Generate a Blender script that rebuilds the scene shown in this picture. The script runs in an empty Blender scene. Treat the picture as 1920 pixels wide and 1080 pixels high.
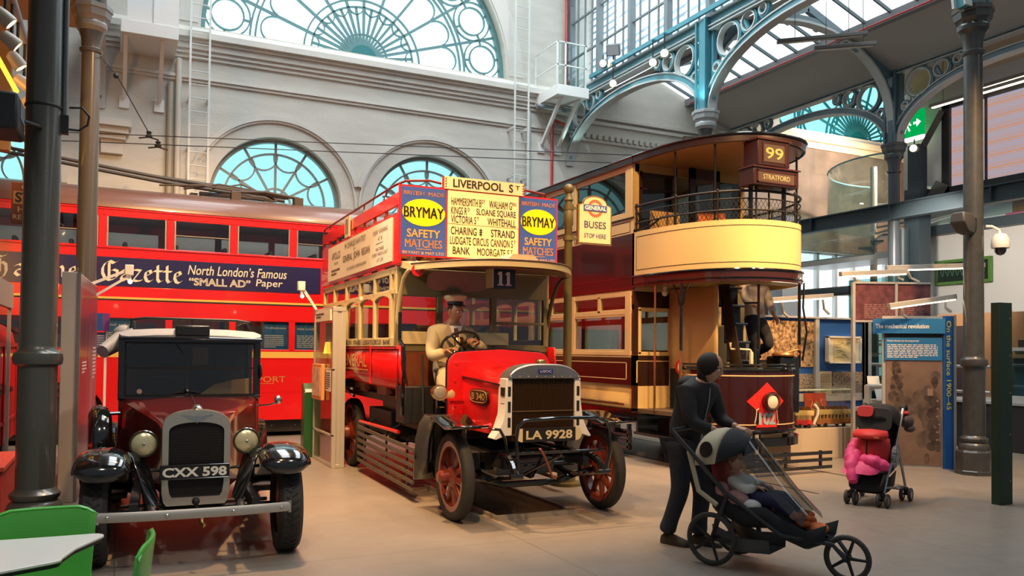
import bpy, bmesh, math, random
from mathutils import Vector, Matrix, Euler
random.seed(7)
C = bpy.context.scene.collection
SC = bpy.context.scene
PI = math.pi
def R(d): return math.radians(d)

# ------------------------------------------------------------------ camera
cam_d = bpy.data.cameras.new('camera'); cam = bpy.data.objects.new('camera', cam_d); C.objects.link(cam)
yaw, pitch, roll = R(25.7), R(1.3), R(0.6)
fw = Vector((math.sin(yaw)*math.cos(pitch), math.cos(yaw)*math.cos(pitch), math.sin(pitch)))
r0 = Vector((math.cos(yaw), -math.sin(yaw), 0)); u0 = r0.cross(fw)
rr = r0*math.cos(roll)+u0*math.sin(roll); uu = u0*math.cos(roll)-r0*math.sin(roll)
cam.matrix_world = Matrix(((rr.x, uu.x, -fw.x, 0), (rr.y, uu.y, -fw.y, 0), (rr.z, uu.z, -fw.z, 1.6), (0, 0, 0, 1)))
cam_d.sensor_width = 36; cam_d.lens = 36*1530/1920; cam_d.shift_y = 0.04285; cam_d.clip_start = 0.05; cam_d.clip_end = 200
SC.camera = cam
# ------------------------------------------------------------------ view, world
SC.view_settings.view_transform = 'Standard'; SC.view_settings.look = 'None'
SC.view_settings.exposure = 0.58; SC.view_settings.gamma = 1.0; SC.view_settings.use_curve_mapping = False
SC.cycles.use_denoising = True
SC.cycles.max_bounces = 7; SC.cycles.diffuse_bounces = 3; SC.cycles.glossy_bounces = 3; SC.cycles.transparent_max_bounces = 12
SC.cycles.sample_clamp_indirect = 4.0
SC.cycles.caustics_reflective = False; SC.cycles.caustics_refractive = False
w = bpy.data.worlds.new('world'); SC.world = w; w.use_nodes = True
w.node_tree.nodes['Background'].inputs[0].default_value = (0.80, 0.90, 1.0, 1)
w.node_tree.nodes['Background'].inputs[1].default_value = 0.14
# ------------------------------------------------------------------ lamps of the hall and added fill spots
def spot(x, y, z, tx, ty, tz, power, size=60, col=(1.0, 0.70, 0.40), rad=0.12, blend=0.6):
    d = bpy.data.lights.new('gallery_or_fill_spot', 'SPOT'); d.energy = power; d.color = col; d.spot_size = R(size)
    d.spot_blend = blend; d.shadow_soft_size = rad
    o = bpy.data.objects.new('gallery_or_fill_spot', d); C.objects.link(o); o.location = (x, y, z)
    o.rotation_euler = (Vector((tx, ty, tz))-Vector((x, y, z))).to_track_quat('-Z', 'Y').to_euler()
    return o
WARM = (1.0, 0.57, 0.24); NEUT = (1.0, 0.88, 0.74); COOL = (0.80, 0.93, 1.0)
spot(0.6, 3.2, 7.2, 3.2, 8.2, 1.5, 1350, 48, WARM)      # front and side of the open top bus
spot(5.2, 2.2, 7.6, 4.0, 8.3, 1.8, 650, 44, WARM)
spot(1.2, 7.4, 7.2, 2.7, 10.4, 1.2, 1000, 58, WARM)      # bus flank, floor between the vehicles
spot(9.6, 3.4, 7.2, 7.6, 8.8, 2.4, 1750, 46, WARM)      # tram balcony
spot(4.9, 5.2, 7.4, 6.9, 10.4, 2.0, 1300, 52, WARM)      # tram flank
spot(1.4, 9.0, 7.2, 1.6, 15.0, 2.0, 1300, 70, WARM)     # trolleybus side
spot(4.6, 10.6, 7.4, 1.6, 15.0, 2.6, 600, 70, WARM)
spot(-0.7, 7.7, 4.25, 3.2, 8.5, 2.0, 190, 40, NEUT, 0.06)  # side aisle spot on the driver
spot(-0.4, 1.6, 6.4, 0.0, 5.0, 0.7, 330, 52, NEUT)   # cafe table and taxi front
spot(2.9, 2.0, 7.0, 0.6, 7.2, 0.9, 300, 40, NEUT)       # taxi
spot(9.2, 4.6, 7.2, 9.4, 9.2, 0.4, 1300, 56, WARM)        # right floor, showcase
spot(7.8, 3.6, 7.4, 9.9, 8.0, 1.4, 420, 46, NEUT)
spot(2.0, 8.2, 7.4, 2.3, 8.8, 0.0, 1700, 62, WARM)       # floor between taxi and bus
spot(5.6, 7.6, 7.4, 5.9, 8.2, 0.0, 700, 60, WARM)       # floor between bus and tram
spot(-2.6, 8.0, 3.3, -2.6, 11.0, 5.2, 260, 130, (1.0, 0.45, 0.10))  # amber uplight in the left aisle
spot(17.8, 9.2, 3.0, 17.8, 10.6, 7.6, 1700, 140, (1.0, 0.62, 0.30))  # warm uplights of the entrance hall
spot(12.6, 8.6, 6.6, 12.4, 12.6, 0.8, 700, 80, NEUT)
spot(13.4, 10.6, 4.3, 17.5, 11.9, 3.0, 380, 85, NEUT)     # fill added to brighten the entrance hall's white wall, no fitting there
spot(18.6, 14.6, 7.6, 18.4, 17.7, 5.6, 700, 120, NEUT)     # fill added to raise the mural under the far lunette
spot(6.2, 12.6, 12.6, 10.0, 13.5, 7.6, 900, 80, COOL)     # cool fill added to brighten the arcade ironwork, no lamp up there
spot(9.72, 12.25, 6.30, 10.0, 12.5, 8.5, 14, 110, (0.62, 1.0, 0.95), 0.04)    # uplights at the springing of the arches
spot(9.78, 17.2, 6.45, 10.0, 16.6, 8.5, 6, 110, (0.62, 1.0, 0.95), 0.04)

# ------------------------------------------------------------------ materials
MATS = {}
def mat(name, col, rough=0.5, metal=0.0, coat=0.0, noise=None, bump=None, emit=0.0, spec=0.5, tr=0.0, col2=None, stretch=None):
    if name in MATS: return MATS[name]
    m = bpy.data.materials.new(name); m.use_nodes = True; nt = m.node_tree; b = nt.nodes['Principled BSDF']
    c = (*col, 1)
    b.inputs['Base Color'].default_value = c; b.inputs['Roughness'].default_value = rough; b.inputs['Metallic'].default_value = metal
    b.inputs['Coat Weight'].default_value = coat; b.inputs['Coat Roughness'].default_value = 0.06
    b.inputs['Specular IOR Level'].default_value = spec
    if emit:
        b.inputs['Emission Color'].default_value = c; b.inputs['Emission Strength'].default_value = emit
    if noise or bump:
        tc = nt.nodes.new('ShaderNodeTexCoord'); mp = nt.nodes.new('ShaderNodeMapping')
        nt.links.new(tc.outputs['Object'], mp.inputs[0])
        if stretch: mp.inputs['Scale'].default_value = stretch
    if noise:
        s, a = noise
        n = nt.nodes.new('ShaderNodeTexNoise'); n.inputs['Scale'].default_value = s; n.inputs['Detail'].default_value = 5
        nt.links.new(mp.outputs[0], n.inputs['Vector'])
        rp = nt.nodes.new('ShaderNodeValToRGB'); nt.links.new(n.outputs['Fac'], rp.inputs[0])
        d = col2 or tuple(x*(1-a) for x in col)
        rp.color_ramp.elements[0].color = (*d, 1); rp.color_ramp.elements[1].color = c
        rp.color_ramp.elements[0].position = 0.35; rp.color_ramp.elements[1].position = 0.65
        nt.links.new(rp.outputs[0], b.inputs['Base Color'])
    if bump:
        s, st = bump
        n2 = nt.nodes.new('ShaderNodeTexNoise'); n2.inputs['Scale'].default_value = s; n2.inputs['Detail'].default_value = 4
        nt.links.new(mp.outputs[0], n2.inputs['Vector'])
        bp = nt.nodes.new('ShaderNodeBump'); bp.inputs['Strength'].default_value = st; bp.inputs['Distance'].default_value = 0.02
        nt.links.new(n2.outputs['Fac'], bp.inputs['Height']); nt.links.new(bp.outputs[0], b.inputs['Normal'])
    MATS[name] = m
    return m
def glass(name, tint=(0.9, 0.95, 0.95), refl=0.08, rough=0.02):
    if name in MATS: return MATS[name]
    m = bpy.data.materials.new(name); m.use_nodes = True; nt = m.node_tree; nt.nodes.clear()
    o = nt.nodes.new('ShaderNodeOutputMaterial'); mx = nt.nodes.new('ShaderNodeMixShader')
    t = nt.nodes.new('ShaderNodeBsdfTransparent'); g = nt.nodes.new('ShaderNodeBsdfGlossy'); lw = nt.nodes.new('ShaderNodeLayerWeight')
    t.inputs[0].default_value = (*tint, 1); g.inputs['Roughness'].default_value = rough
    pw = nt.nodes.new('ShaderNodeMath'); pw.operation = 'POWER'; pw.inputs[1].default_value = 4.0
    ad = nt.nodes.new('ShaderNodeMath'); ad.operation = 'MULTIPLY_ADD'; ad.inputs[1].default_value = 0.6; ad.inputs[2].default_value = refl+.03; ad.use_clamp = True
    lw.inputs[0].default_value = .5
    nt.links.new(lw.outputs['Facing'], pw.inputs[0]); nt.links.new(pw.outputs[0], ad.inputs[0]); nt.links.new(ad.outputs[0], mx.inputs[0])
    nt.links.new(t.outputs[0], mx.inputs[1]); nt.links.new(g.outputs[0], mx.inputs[2]); nt.links.new(mx.outputs[0], o.inputs[0])
    MATS[name] = m
    return m
def glow(name, col, strength):
    if name in MATS: return MATS[name]
    m = bpy.data.materials.new(name); m.use_nodes = True; nt = m.node_tree; nt.nodes.clear()
    o = nt.nodes.new('ShaderNodeOutputMaterial'); e = nt.nodes.new('ShaderNodeEmission')
    e.inputs[0].default_value = (*col, 1); e.inputs[1].default_value = strength; nt.links.new(e.outputs[0], o.inputs[0])
    MATS[name] = m
    return m
RED = mat('bus_red', (0.80, 0.012, 0.012), 0.28, coat=0.6)
TRED = mat('trolleybus_red', (0.72, 0.012, 0.014), 0.25, coat=0.7)
DKMAR = mat('tram_dark_maroon', (0.012, 0.0045, 0.004), 0.25, coat=0.3, spec=.35)
MAROON = mat('tram_maroon', (0.030, 0.005, 0.005), 0.24, coat=0.45)
TAXIM = mat('taxi_maroon', (0.13, 0.012, 0.011), 0.15, coat=1.0)
CREAM = mat('cream_paint', (0.80, 0.58, 0.25), 0.35, coat=0.3)
BCREAM = mat('bus_cream_paint', (0.70, 0.56, 0.28), 0.4, coat=0.2)
SIGNC = mat('sign_cream', (0.74, 0.64, 0.40), 0.5)
SIGNW = mat('sign_white', (0.76, 0.70, 0.57), 0.5)
BLACK = mat('gloss_black', (0.006, 0.006, 0.007), 0.12, coat=0.9)
MBLACK = mat('matt_black', (0.012, 0.012, 0.013), 0.55)
INK = mat('ink_black', (0.012, 0.011, 0.010), 0.6)
RUBBER = mat('rubber', (0.028, 0.026, 0.024), 0.75, bump=(60, 0.1))
STEEL = mat('dull_steel', (0.42, 0.41, 0.40), 0.32, metal=0.9)
CHROME = mat('chrome', (0.62, 0.60, 0.56), 0.18, metal=1.0)
BRASS = mat('brass', (0.78, 0.55, 0.22), 0.22, metal=1.0)
ALU = mat('aluminium', (0.52, 0.50, 0.46), 0.45, metal=0.35)
WHITE = mat('white_paint', (0.82, 0.81, 0.78), 0.45, coat=0.1)
GREYL = mat('light_grey', (0.60, 0.59, 0.57), 0.5)
OLIVE = mat('olive_paint', (0.085, 0.07, 0.022), 0.5)
DGREEN = mat('dark_green', (0.012, 0.035, 0.018), 0.45)
WOOD = mat('brown_wood', (0.22, 0.075, 0.022), 0.4, noise=(6, .5), stretch=(1, 8, 1))
RUST = mat('wheel_rust_red', (0.20, 0.034, 0.015), 0.28, coat=0.5)
IRON = mat('column_iron', (0.058, 0.060, 0.058), 0.32, coat=0.35, noise=(9, .25), bump=(45, .06))
IRONB = mat('ironwork_blue_grey', (0.11, 0.175, 0.21), 0.4, coat=0.2)
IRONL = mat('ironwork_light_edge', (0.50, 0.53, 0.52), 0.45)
BEAM = mat('beam_slate', (0.045, 0.065, 0.080), 0.45)
NAVY = mat('advert_navy', (0.018, 0.018, 0.085), 0.3, coat=0.4)
BBLUE = mat('poster_blue', (0.035, 0.085, 0.36), 0.4)
YEL = mat('poster_yellow', (0.80, 0.70, 0.0), 0.4)
ORAN = mat('poster_orange', (0.85, 0.33, 0.06), 0.45)
GOLD = mat('gold_leaf', (0.72, 0.48, 0.14), 0.3, metal=0.4)
PBLUE = mat('panel_blue', (0.02, 0.10, 0.36), 0.5)
HBLUE = mat('header_blue', (0.02, 0.17, 0.42), 0.5)
PURP = mat('panel_purple', (0.11, 0.035, 0.065), 0.35, coat=0.3)
PGLASS = glass('clear_glass', (0.93, 0.96, 0.95), 0.02)
VGLASS = glass('vehicle_glass', (0.80, 0.83, 0.82), 0.05)
SGLASS = glass('sheet_glass', (0.84, 0.94, 0.94), 0.05)
LAMPW = glow('warm_tube', (1.0, 0.80, 0.52), 5.0)
BULB = glow('lamp_bulb', (1.0, 0.72, 0.38), 14.0)
LENS = mat('lamp_lens', (0.36, 0.32, 0.24), 0.12, coat=0.8)
SKYW = glow('sky_behind_lunette', (0.66, 0.97, 1.0), 1.5)
SKYC = glow('sky_behind_arched_glass', (0.36, 0.80, 0.82), 0.84)
SKYR = glow('sky_behind_roof_glass', (0.86, 0.96, 1.0), 1.10)
SKYX = glow('daylight_beyond', (0.80, 0.92, 1.0), 1.2)
# ------------------------------------------------------------------ mesh helpers
class MB:
    """collects shapes; every method appends to one vertex / face list"""
    def __init__(s, M=None): s.v = []; s.f = []; s.M = M
    def add(s, vs, fs):
        n = len(s.v)
        if s.M is not None: vs = [tuple(s.M @ Vector(p)) for p in vs]
        s.v += [tuple(p) for p in vs]; s.f += [tuple(i+n for i in f) for f in fs]; return s
    def box(s, x0, x1, y0, y1, z0, z1):
        return s.add([(x0,y0,z0),(x1,y0,z0),(x1,y1,z0),(x0,y1,z0),(x0,y0,z1),(x1,y0,z1),(x1,y1,z1),(x0,y1,z1)],
                     [(0,3,2,1),(4,5,6,7),(0,1,5,4),(1,2,6,5),(2,3,7,6),(3,0,4,7)])
    def bar(s, p, q, a, b, up=(0,0,1)):
        """rectangular bar from p to q, a wide, b high"""
        p = Vector(p); q = Vector(q); d = (q-p).normalized(); u = Vector(up)
        if abs(d.dot(u)) > .99: u = Vector((0,1,0))
        w = d.cross(u).normalized(); u = w.cross(d)
        c = [(-a/2,-b/2),(a/2,-b/2),(a/2,b/2),(-a/2,b/2)]
        return s.add([p+w*x+u*y for x, y in c]+[q+w*x+u*y for x, y in c], [(3,2,1,0),(4,5,6,7),(0,1,5,4),(1,2,6,5),(2,3,7,6),(3,0,4,7)])
    def cyl(s, p, q, r, r2=None, n=14, caps=True):
        p = Vector(p); q = Vector(q); r2 = r if r2 is None else r2
        d = (q-p).normalized(); a = d.orthogonal().normalized(); b = d.cross(a)
        vs = [p+(a*math.cos(t)+b*math.sin(t))*r for t in (2*PI*i/n for i in range(n))]
        vs += [q+(a*math.cos(t)+b*math.sin(t))*r2 for t in (2*PI*i/n for i in range(n))]
        fs = [(i,(i+1)%n,n+(i+1)%n,n+i) for i in range(n)]
        if caps: fs += [tuple(range(n-1,-1,-1)), tuple(range(n,2*n))]
        return s.add(vs, fs)
    def tube(s, pts, r, n=8, closed=False):
        pts = [Vector(p) for p in pts]; m = len(pts); rad = r if isinstance(r, (list, tuple)) else [r]*m
        vs = []; prev = None
        for i, p in enumerate(pts):
            if closed: d = pts[(i+1) % m]-pts[i-1]
            else: d = pts[min(i+1, m-1)]-pts[max(i-1, 0)]
            d = d.normalized()
            if prev is None: a = d.orthogonal().normalized()
            else:
                a = prev-d*prev.dot(d); a = a.normalized() if a.length > 1e-6 else d.orthogonal().normalized()
            prev = a; b = d.cross(a)
            vs += [p+(a*math.cos(t)+b*math.sin(t))*rad[i] for t in (2*PI*k/n for k in range(n))]
        fs = []
        for i in range(m if closed else m-1):
            j = (i+1) % m
            fs += [(i*n+k, i*n+(k+1)%n, j*n+(k+1)%n, j*n+k) for k in range(n)]
        if not closed: fs += [tuple(range(n-1,-1,-1)), tuple(range((m-1)*n, m*n))]
        return s.add(vs, fs)
    def lathe(s, prof, c=(0,0,0), axis=(0,0,1), n=24, closed=False):
        c = Vector(c); d = Vector(axis).normalized(); a = d.orthogonal().normalized(); b = d.cross(a)
        if abs(d.z) > .99: a = Vector((1,0,0)); b = d.cross(a)
        vs = [c+d*z+(a*math.cos(2*PI*k/n)+b*math.sin(2*PI*k/n))*max(r, 1e-4) for r, z in prof for k in range(n)]
        m = len(prof); fs = []
        for i in range(m if closed else m-1):
            j = (i+1) % m
            fs += [(i*n+k, i*n+(k+1)%n, j*n+(k+1)%n, j*n+k) for k in range(n)]
        if not closed: fs += [tuple(range(n-1,-1,-1)), tuple(range((m-1)*n, m*n))]
        return s.add(vs, fs)
    def sph(s, c, r, sc=(1,1,1), n=14, m=9, M=None):
        vs = []; c = Vector(c)
        for i in range(1, m):
            t = PI*i/m
            for k in range(n):
                p = Vector((math.sin(t)*math.cos(2*PI*k/n)*r*sc[0], math.sin(t)*math.sin(2*PI*k/n)*r*sc[1], math.cos(t)*r*sc[2]))
                if M is not None: p = M @ p
                vs.append(c+p)
        tp = Vector((0,0,r*sc[2])); bt = Vector((0,0,-r*sc[2]))
        if M is not None: tp = M @ tp; bt = M @ bt
        vs += [c+tp, c+bt]; T = len(vs)-2
        fs = [((i)*n+k, (i+1)*n+k, (i+1)*n+(k+1)%n, i*n+(k+1)%n) for i in range(m-2) for k in range(n)]
        fs += [(T, k, (k+1)%n) for k in range(n)]+[(T+1, (m-2)*n+(k+1)%n, (m-2)*n+k) for k in range(n)]
        return s.add(vs, fs)
    def prism(s, pts, vec):
        n = len(pts); v = Vector(vec)
        return s.add([Vector(p) for p in pts]+[Vector(p)+v for p in pts],
                     [tuple(range(n-1,-1,-1)), tuple(range(n, 2*n))]+[(i,(i+1)%n,n+(i+1)%n,n+i) for i in range(n)])
    def poly(s, pts): return s.add(pts, [tuple(range(len(pts)))])
    def loft(s, rings, closed=True, caps=True):
        n = len(rings[0]); vs = [p for r in rings for p in r]; fs = []
        for i in range(len(rings)-1):
            for k in range(n if closed else n-1):
                fs.append((i*n+k, i*n+(k+1)%n, (i+1)*n+(k+1)%n, (i+1)*n+k))
        if caps and closed: fs += [tuple(range(n-1,-1,-1)), tuple(range((len(rings)-1)*n, len(rings)*n))]
        return s.add(vs, fs)
    def sheet(s, pts, h0, h1):
        """vertical wall standing on a plan polyline, z from h0 to h1"""
        n = len(pts)
        return s.add([(x, y, h0) for x, y in pts]+[(x, y, h1) for x, y in pts], [(i, i+1, n+i+1, n+i) for i in range(n-1)])
    def wall(s, pts, h0, h1, t):
        """curved wall of thickness t on a plan polyline (inner offset to the left of travel)"""
        n = len(pts); off = []
        for i in range(n):
            a = Vector(pts[max(i-1,0)]); b = Vector(pts[min(i+1,n-1)]); d = (b-a).normalized()
            off.append((pts[i][0]-d.y*t, pts[i][1]+d.x*t))
        rings = [[(pts[i][0],pts[i][1],h0),(pts[i][0],pts[i][1],h1),(off[i][0],off[i][1],h1),(off[i][0],off[i][1],h0)] for i in range(n)]
        return s.loft(rings)
    def arcband(s, c, u, v, r0, r1, a0, a1, t, n=32):
        """flat ring sector with thickness t along u x v"""
        c = Vector(c); u = Vector(u); v = Vector(v); w = u.cross(v).normalized()*t; rings = []
        full = abs(a1-a0) >= 2*PI-1e-4
        for i in range(n+1 if not full else n):
            a = a0+(a1-a0)*i/n; d = u*math.cos(a)+v*math.sin(a)
            rings.append([c+d*r0, c+d*r1, c+d*r1+w, c+d*r0+w])
        if full: rings.append(rings[0])
        return s.loft(rings, caps=not full)
    def disc(s, c, u, v, r, t, n=32, r2=None):
        c = Vector(c); u = Vector(u); v = Vector(v); r2 = r2 or r
        return s.prism([c+u*r*math.cos(2*PI*i/n)+v*r2*math.sin(2*PI*i/n) for i in range(n)], u.cross(v).normalized()*t)
    def build(s, name, m, parent=None, bev=0.0, smooth=38, sub=0, solid=0, seg=2):
        me = bpy.data.meshes.new(name); me.from_pydata(s.v, [], s.f)
        bm = bmesh.new(); bm.from_mesh(me)
        if not solid: bmesh.ops.recalc_face_normals(bm, faces=bm.faces)
        bm.to_mesh(me); bm.free()
        if smooth:
            me.polygons.foreach_set('use_smooth', [True]*len(me.polygons))
            me.set_sharp_from_angle(angle=R(smooth))
        me.materials.append(m)
        o = bpy.data.objects.new(name, me); C.objects.link(o)
        if parent is not None: o.parent = parent
        if solid:
            d = o.modifiers.new('solid', 'SOLIDIFY'); d.thickness = solid; d.offset = 0
        if bev:
            d = o.modifiers.new('bevel', 'BEVEL'); d.width = bev; d.segments = seg; d.limit_method = 'ANGLE'; d.angle_limit = R(35)
        if sub:
            d = o.modifiers.new('sub', 'SUBSURF'); d.levels = sub; d.render_levels = sub
        return o
def thing(name, label, cat, loc=(0,0,0), rz=0.0, group=None):
    o = bpy.data.objects.new(name, None); C.objects.link(o); o.location = loc; o.rotation_euler = (0,0,R(rz)); o.empty_display_size = .1
    o['label'] = label; o['category'] = cat
    if group: o['group'] = group
    return o
def tag(o, label, cat, group=None):
    o['label'] = label; o['category'] = cat
    if group: o['group'] = group
    return o
def struct(o): o['kind'] = 'structure'; return o
def at(o, loc, rz=0):
    o.location = loc; o.rotation_euler = (0,0,R(rz)); return o
def dup(root, loc, rz=None, label=None):
    r = root.copy(); C.objects.link(r); r.location = loc
    if rz is not None: r.rotation_euler = (0,0,R(rz))
    if label: r['label'] = label
    for ch in list(root.children):
        c = ch.copy(); C.objects.link(c); c.parent = r
        for g in list(ch.children):
            d = g.copy(); C.objects.link(d); d.parent = c
    return r
_T = {}
def glyphs(s, bold=0.0, outline=False, space=1.0):
    k = (s, bold, outline, space)
    if k not in _T:
        cu = bpy.data.curves.new('lettering', 'FONT'); cu.body = s; cu.size = 1; cu.offset = bold; cu.resolution_u = 3
        cu.space_character = space
        if outline: cu.fill_mode = 'NONE'; cu.bevel_depth = .028; cu.bevel_resolution = 0
        ob = bpy.data.objects.new('lettering', cu)
        me = bpy.data.meshes.new_from_object(ob)
        vs = [tuple(v.co) for v in me.vertices]; fs = [tuple(p.vertices) for p in me.polygons]
        bpy.data.objects.remove(ob); bpy.data.meshes.remove(me)
        _T[k] = (vs, fs)
    return _T[k]
def letter(mb, s, o, u, v, wd, ht, bold=0.0, shear=0.0, lift=0.003, outline=False, space=1.0):
    """write s into the box with lower-left corner o, unit reading direction u, unit up v; wd x ht in metres"""
    fat = 0
    if bold > 0 and 'M' in s: fat, bold = bold, 0.0      # heavier M by drawing it twice, a hair apart
    vs, fs = glyphs(s, bold, outline, space)
    if fat:
        n0 = len(vs); vs = [(p[0]+d, p[1], p[2]) for d in (-fat, 0, fat) for p in vs]; fs = [tuple(i+k*n0 for i in f) for k in range(3) for f in fs]
    x0 = min(p[0] for p in vs); x1 = max(p[0] for p in vs); y0 = min(p[1] for p in vs); y1 = max(p[1] for p in vs)
    o = Vector(o); u = Vector(u); v = Vector(v); n = u.cross(v).normalized()
    out = []
    for p in vs:
        b = (p[1]-y0)/(y1-y0); a = (p[0]-x0)/(x1-x0)
        out.append(o+u*(a*wd+shear*b*ht)+v*(b*ht)+n*(lift+(p[2]*0.05 if outline else 0)))
    mb.add(out, fs)
def text(parent, s, o, u, v, wd, ht, m, name='lettering', **k):
    mb = MB(); letter(mb, s, o, u, v, wd, ht, **k); return mb.build(name, m, parent, smooth=0)
def wordlines(mb, o, u, v, wd, ht, rows, lift=.003, fill=.55, seed=1):
    """rows of word-length dashes for print too small to read"""
    rn = random.Random(seed); o = Vector(o); u = Vector(u); v = Vector(v); n = u.cross(v).normalized()*lift
    for i in range(rows):
        y = ht*(1-(i+.5)/rows); x = 0; end = wd*(1 if i < rows-1 else .6); h = ht/rows*fill/2
        while x < end:
            l = min(end-x, wd*rn.uniform(.04, .13))
            if l > wd*.015: mb.poly([o+u*x+v*(y-h)+n, o+u*(x+l)+v*(y-h)+n, o+u*(x+l)+v*(y+h)+n, o+u*x+v*(y+h)+n])
            x += l+wd*.018
def nib(mb, strokes, o, u, v, sc, pen=(.075, .075), lift=.003, ox=0):
    """broad-pen lettering: strokes are polylines in em units"""
    o = Vector(o); u = Vector(u); v = Vector(v); n = u.cross(v).normalized()*lift; px, py = pen[0]/2, pen[1]/2
    for k, st in enumerate(strokes):
        nn = n*(1+.04*k)
        for (a, b), (c, d) in zip(st[:-1], st[1:]):
            q = [(a-px, b-py), (a+px, b+py), (c+px, d+py), (c-px, d-py)]
            mb.poly([o+u*((x+ox)*sc)+v*(y*sc)+nn for x, y in q])
def arcpts(cx, cy, r, a0, a1, n=10, ry=None):
    ry = ry or r
    return [(cx+r*math.cos(R(a0+(a1-a0)*i/n)), cy+ry*math.sin(R(a0+(a1-a0)*i/n))) for i in range(n+1)]
# ================================================================== SETTING
WALLM = mat('painted_brick', (0.66, 0.63, 0.56), 0.7, noise=(1.3, .10), bump=(14, .25), stretch=(1, 1, 4))
MOULD = mat('plaster_moulding', (0.69, 0.66, 0.60), 0.65, noise=(2, .08))
CEILG = mat('ceiling_grey', (0.46, 0.455, 0.445), 0.8)
CEILW = mat('ceiling_warm', (0.62, 0.48, 0.30), 0.8)
AMBERC = mat('ceiling_dark_ochre', (0.34, 0.20, 0.09), 0.7)
WINBAR = mat('window_bar_glow_teal', (0.11, 0.24, 0.25), 0.5)  # teal of the bars is sky glow put into their colour
def floor_mat():
    m = bpy.data.materials.new('resin_floor'); m.use_nodes = True; nt = m.node_tree; b = nt.nodes['Principled BSDF']
    tc = nt.nodes.new('ShaderNodeTexCoord'); n = nt.nodes.new('ShaderNodeTexNoise'); n.inputs['Scale'].default_value = 2.2; n.inputs['Detail'].default_value = 8
    nt.links.new(tc.outputs['Object'], n.inputs['Vector'])
    rp = nt.nodes.new('ShaderNodeValToRGB'); rp.color_ramp.elements[0].color = (0.235, 0.20, 0.165, 1); rp.color_ramp.elements[1].color = (0.262, 0.225, 0.187, 1)
    rp.color_ramp.elements[0].position = .35; rp.color_ramp.elements[1].position = .68
    nt.links.new(n.outputs['Fac'], rp.inputs[0])
    br = nt.nodes.new('ShaderNodeTexBrick'); br.offset = 0; br.inputs['Scale'].default_value = 1.0; br.inputs['Mortar Size'].default_value = .004
    br.inputs['Brick Width'].default_value = 3.1; br.inputs['Row Height'].default_value = 3.1; br.inputs['Mortar Smooth'].default_value = .3
    nt.links.new(tc.outputs['Object'], br.inputs['Vector'])
    mx = nt.nodes.new('ShaderNodeMix'); mx.data_type = 'RGBA'; nt.links.new(br.outputs['Fac'], mx.inputs['Factor'])
    nt.links.new(rp.outputs[0], mx.inputs['A']); mx.inputs['B'].default_value = (0.10, 0.09, 0.08, 1)
    nt.links.new(mx.outputs['Result'], b.inputs['Base Color'])
    n2 = nt.nodes.new('ShaderNodeTexNoise'); n2.inputs['Scale'].default_value = 7; n2.inputs['Detail'].default_value = 6
    nt.links.new(tc.outputs['Object'], n2.inputs['Vector'])
    mr = nt.nodes.new('ShaderNodeMapRange'); mr.inputs['To Min'].default_value = .28; mr.inputs['To Max'].default_value = .46
    nt.links.new(n2.outputs['Fac'], mr.inputs[0]); nt.links.new(mr.outputs[0], b.inputs['Roughness'])
    return m
struct(MB().box(-9, 30, -4, 18.3, -.2, 0).build('floor', floor_mat(), smooth=0))

def holed(name, outline, holes, y, depth, m):
    """wall in the plane Y=y with outline and holes as (x, z) loops; reveals run back by depth"""
    bm = bmesh.new(); edges = []; loops = []
    for lp in [outline]+holes:
        vs = [bm.verts.new((x, y, z)) for x, z in lp]; loops.append(vs)
        edges += [bm.edges.new((vs[i], vs[(i+1) % len(vs)])) for i in range(len(vs))]
    bmesh.ops.triangle_fill(bm, use_beauty=True, use_dissolve=False, edges=edges)
    for vs in loops[1:]:
        b = [bm.verts.new((v.co.x, y+depth, v.co.z)) for v in vs]
        for i in range(len(vs)):
            j = (i+1) % len(vs); bm.faces.new((vs[i], vs[j], b[j], b[i]))
    bmesh.ops.recalc_face_normals(bm, faces=bm.faces)
    me = bpy.data.meshes.new(name); bm.to_mesh(me); bm.free(); me.materials.append(m)
    o = bpy.data.objects.new(name, me); C.objects.link(o); return struct(o)
def archloop(cx, z0, r, base, n=40):
    return [(cx-r, base)]+[(cx+r*math.cos(PI-PI*i/n), z0+r*math.sin(PI-PI*i/n)) for i in range(n+1)]+[(cx+r, base)]
YW = 17.7
LUN = [(4.85, 8.15), (20.45, 8.15)]; LR = 3.47
ARW = [(2.96, 4.70), (6.40, 4.70), (-2.75, 4.70)]; AR = 1.37
holes = [[(cx+LR*math.cos(PI*i/56), cz+LR*math.sin(PI*i/56)) for i in range(57)] for cx, cz in LUN]
holes += [archloop(cx, cz, AR, 4.57) for cx, cz in ARW]
BIGW = (17.3, 21.6, 0.9, 4.6)
holes.append([(BIGW[0], BIGW[2]), (BIGW[1], BIGW[2]), (BIGW[1], BIGW[3]), (BIGW[0], BIGW[3])])
holed('wall_back', [(-9, 0), (30, 0), (30, 13.2), (-9, 13.2)], holes, YW, .38, WALLM)

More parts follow.
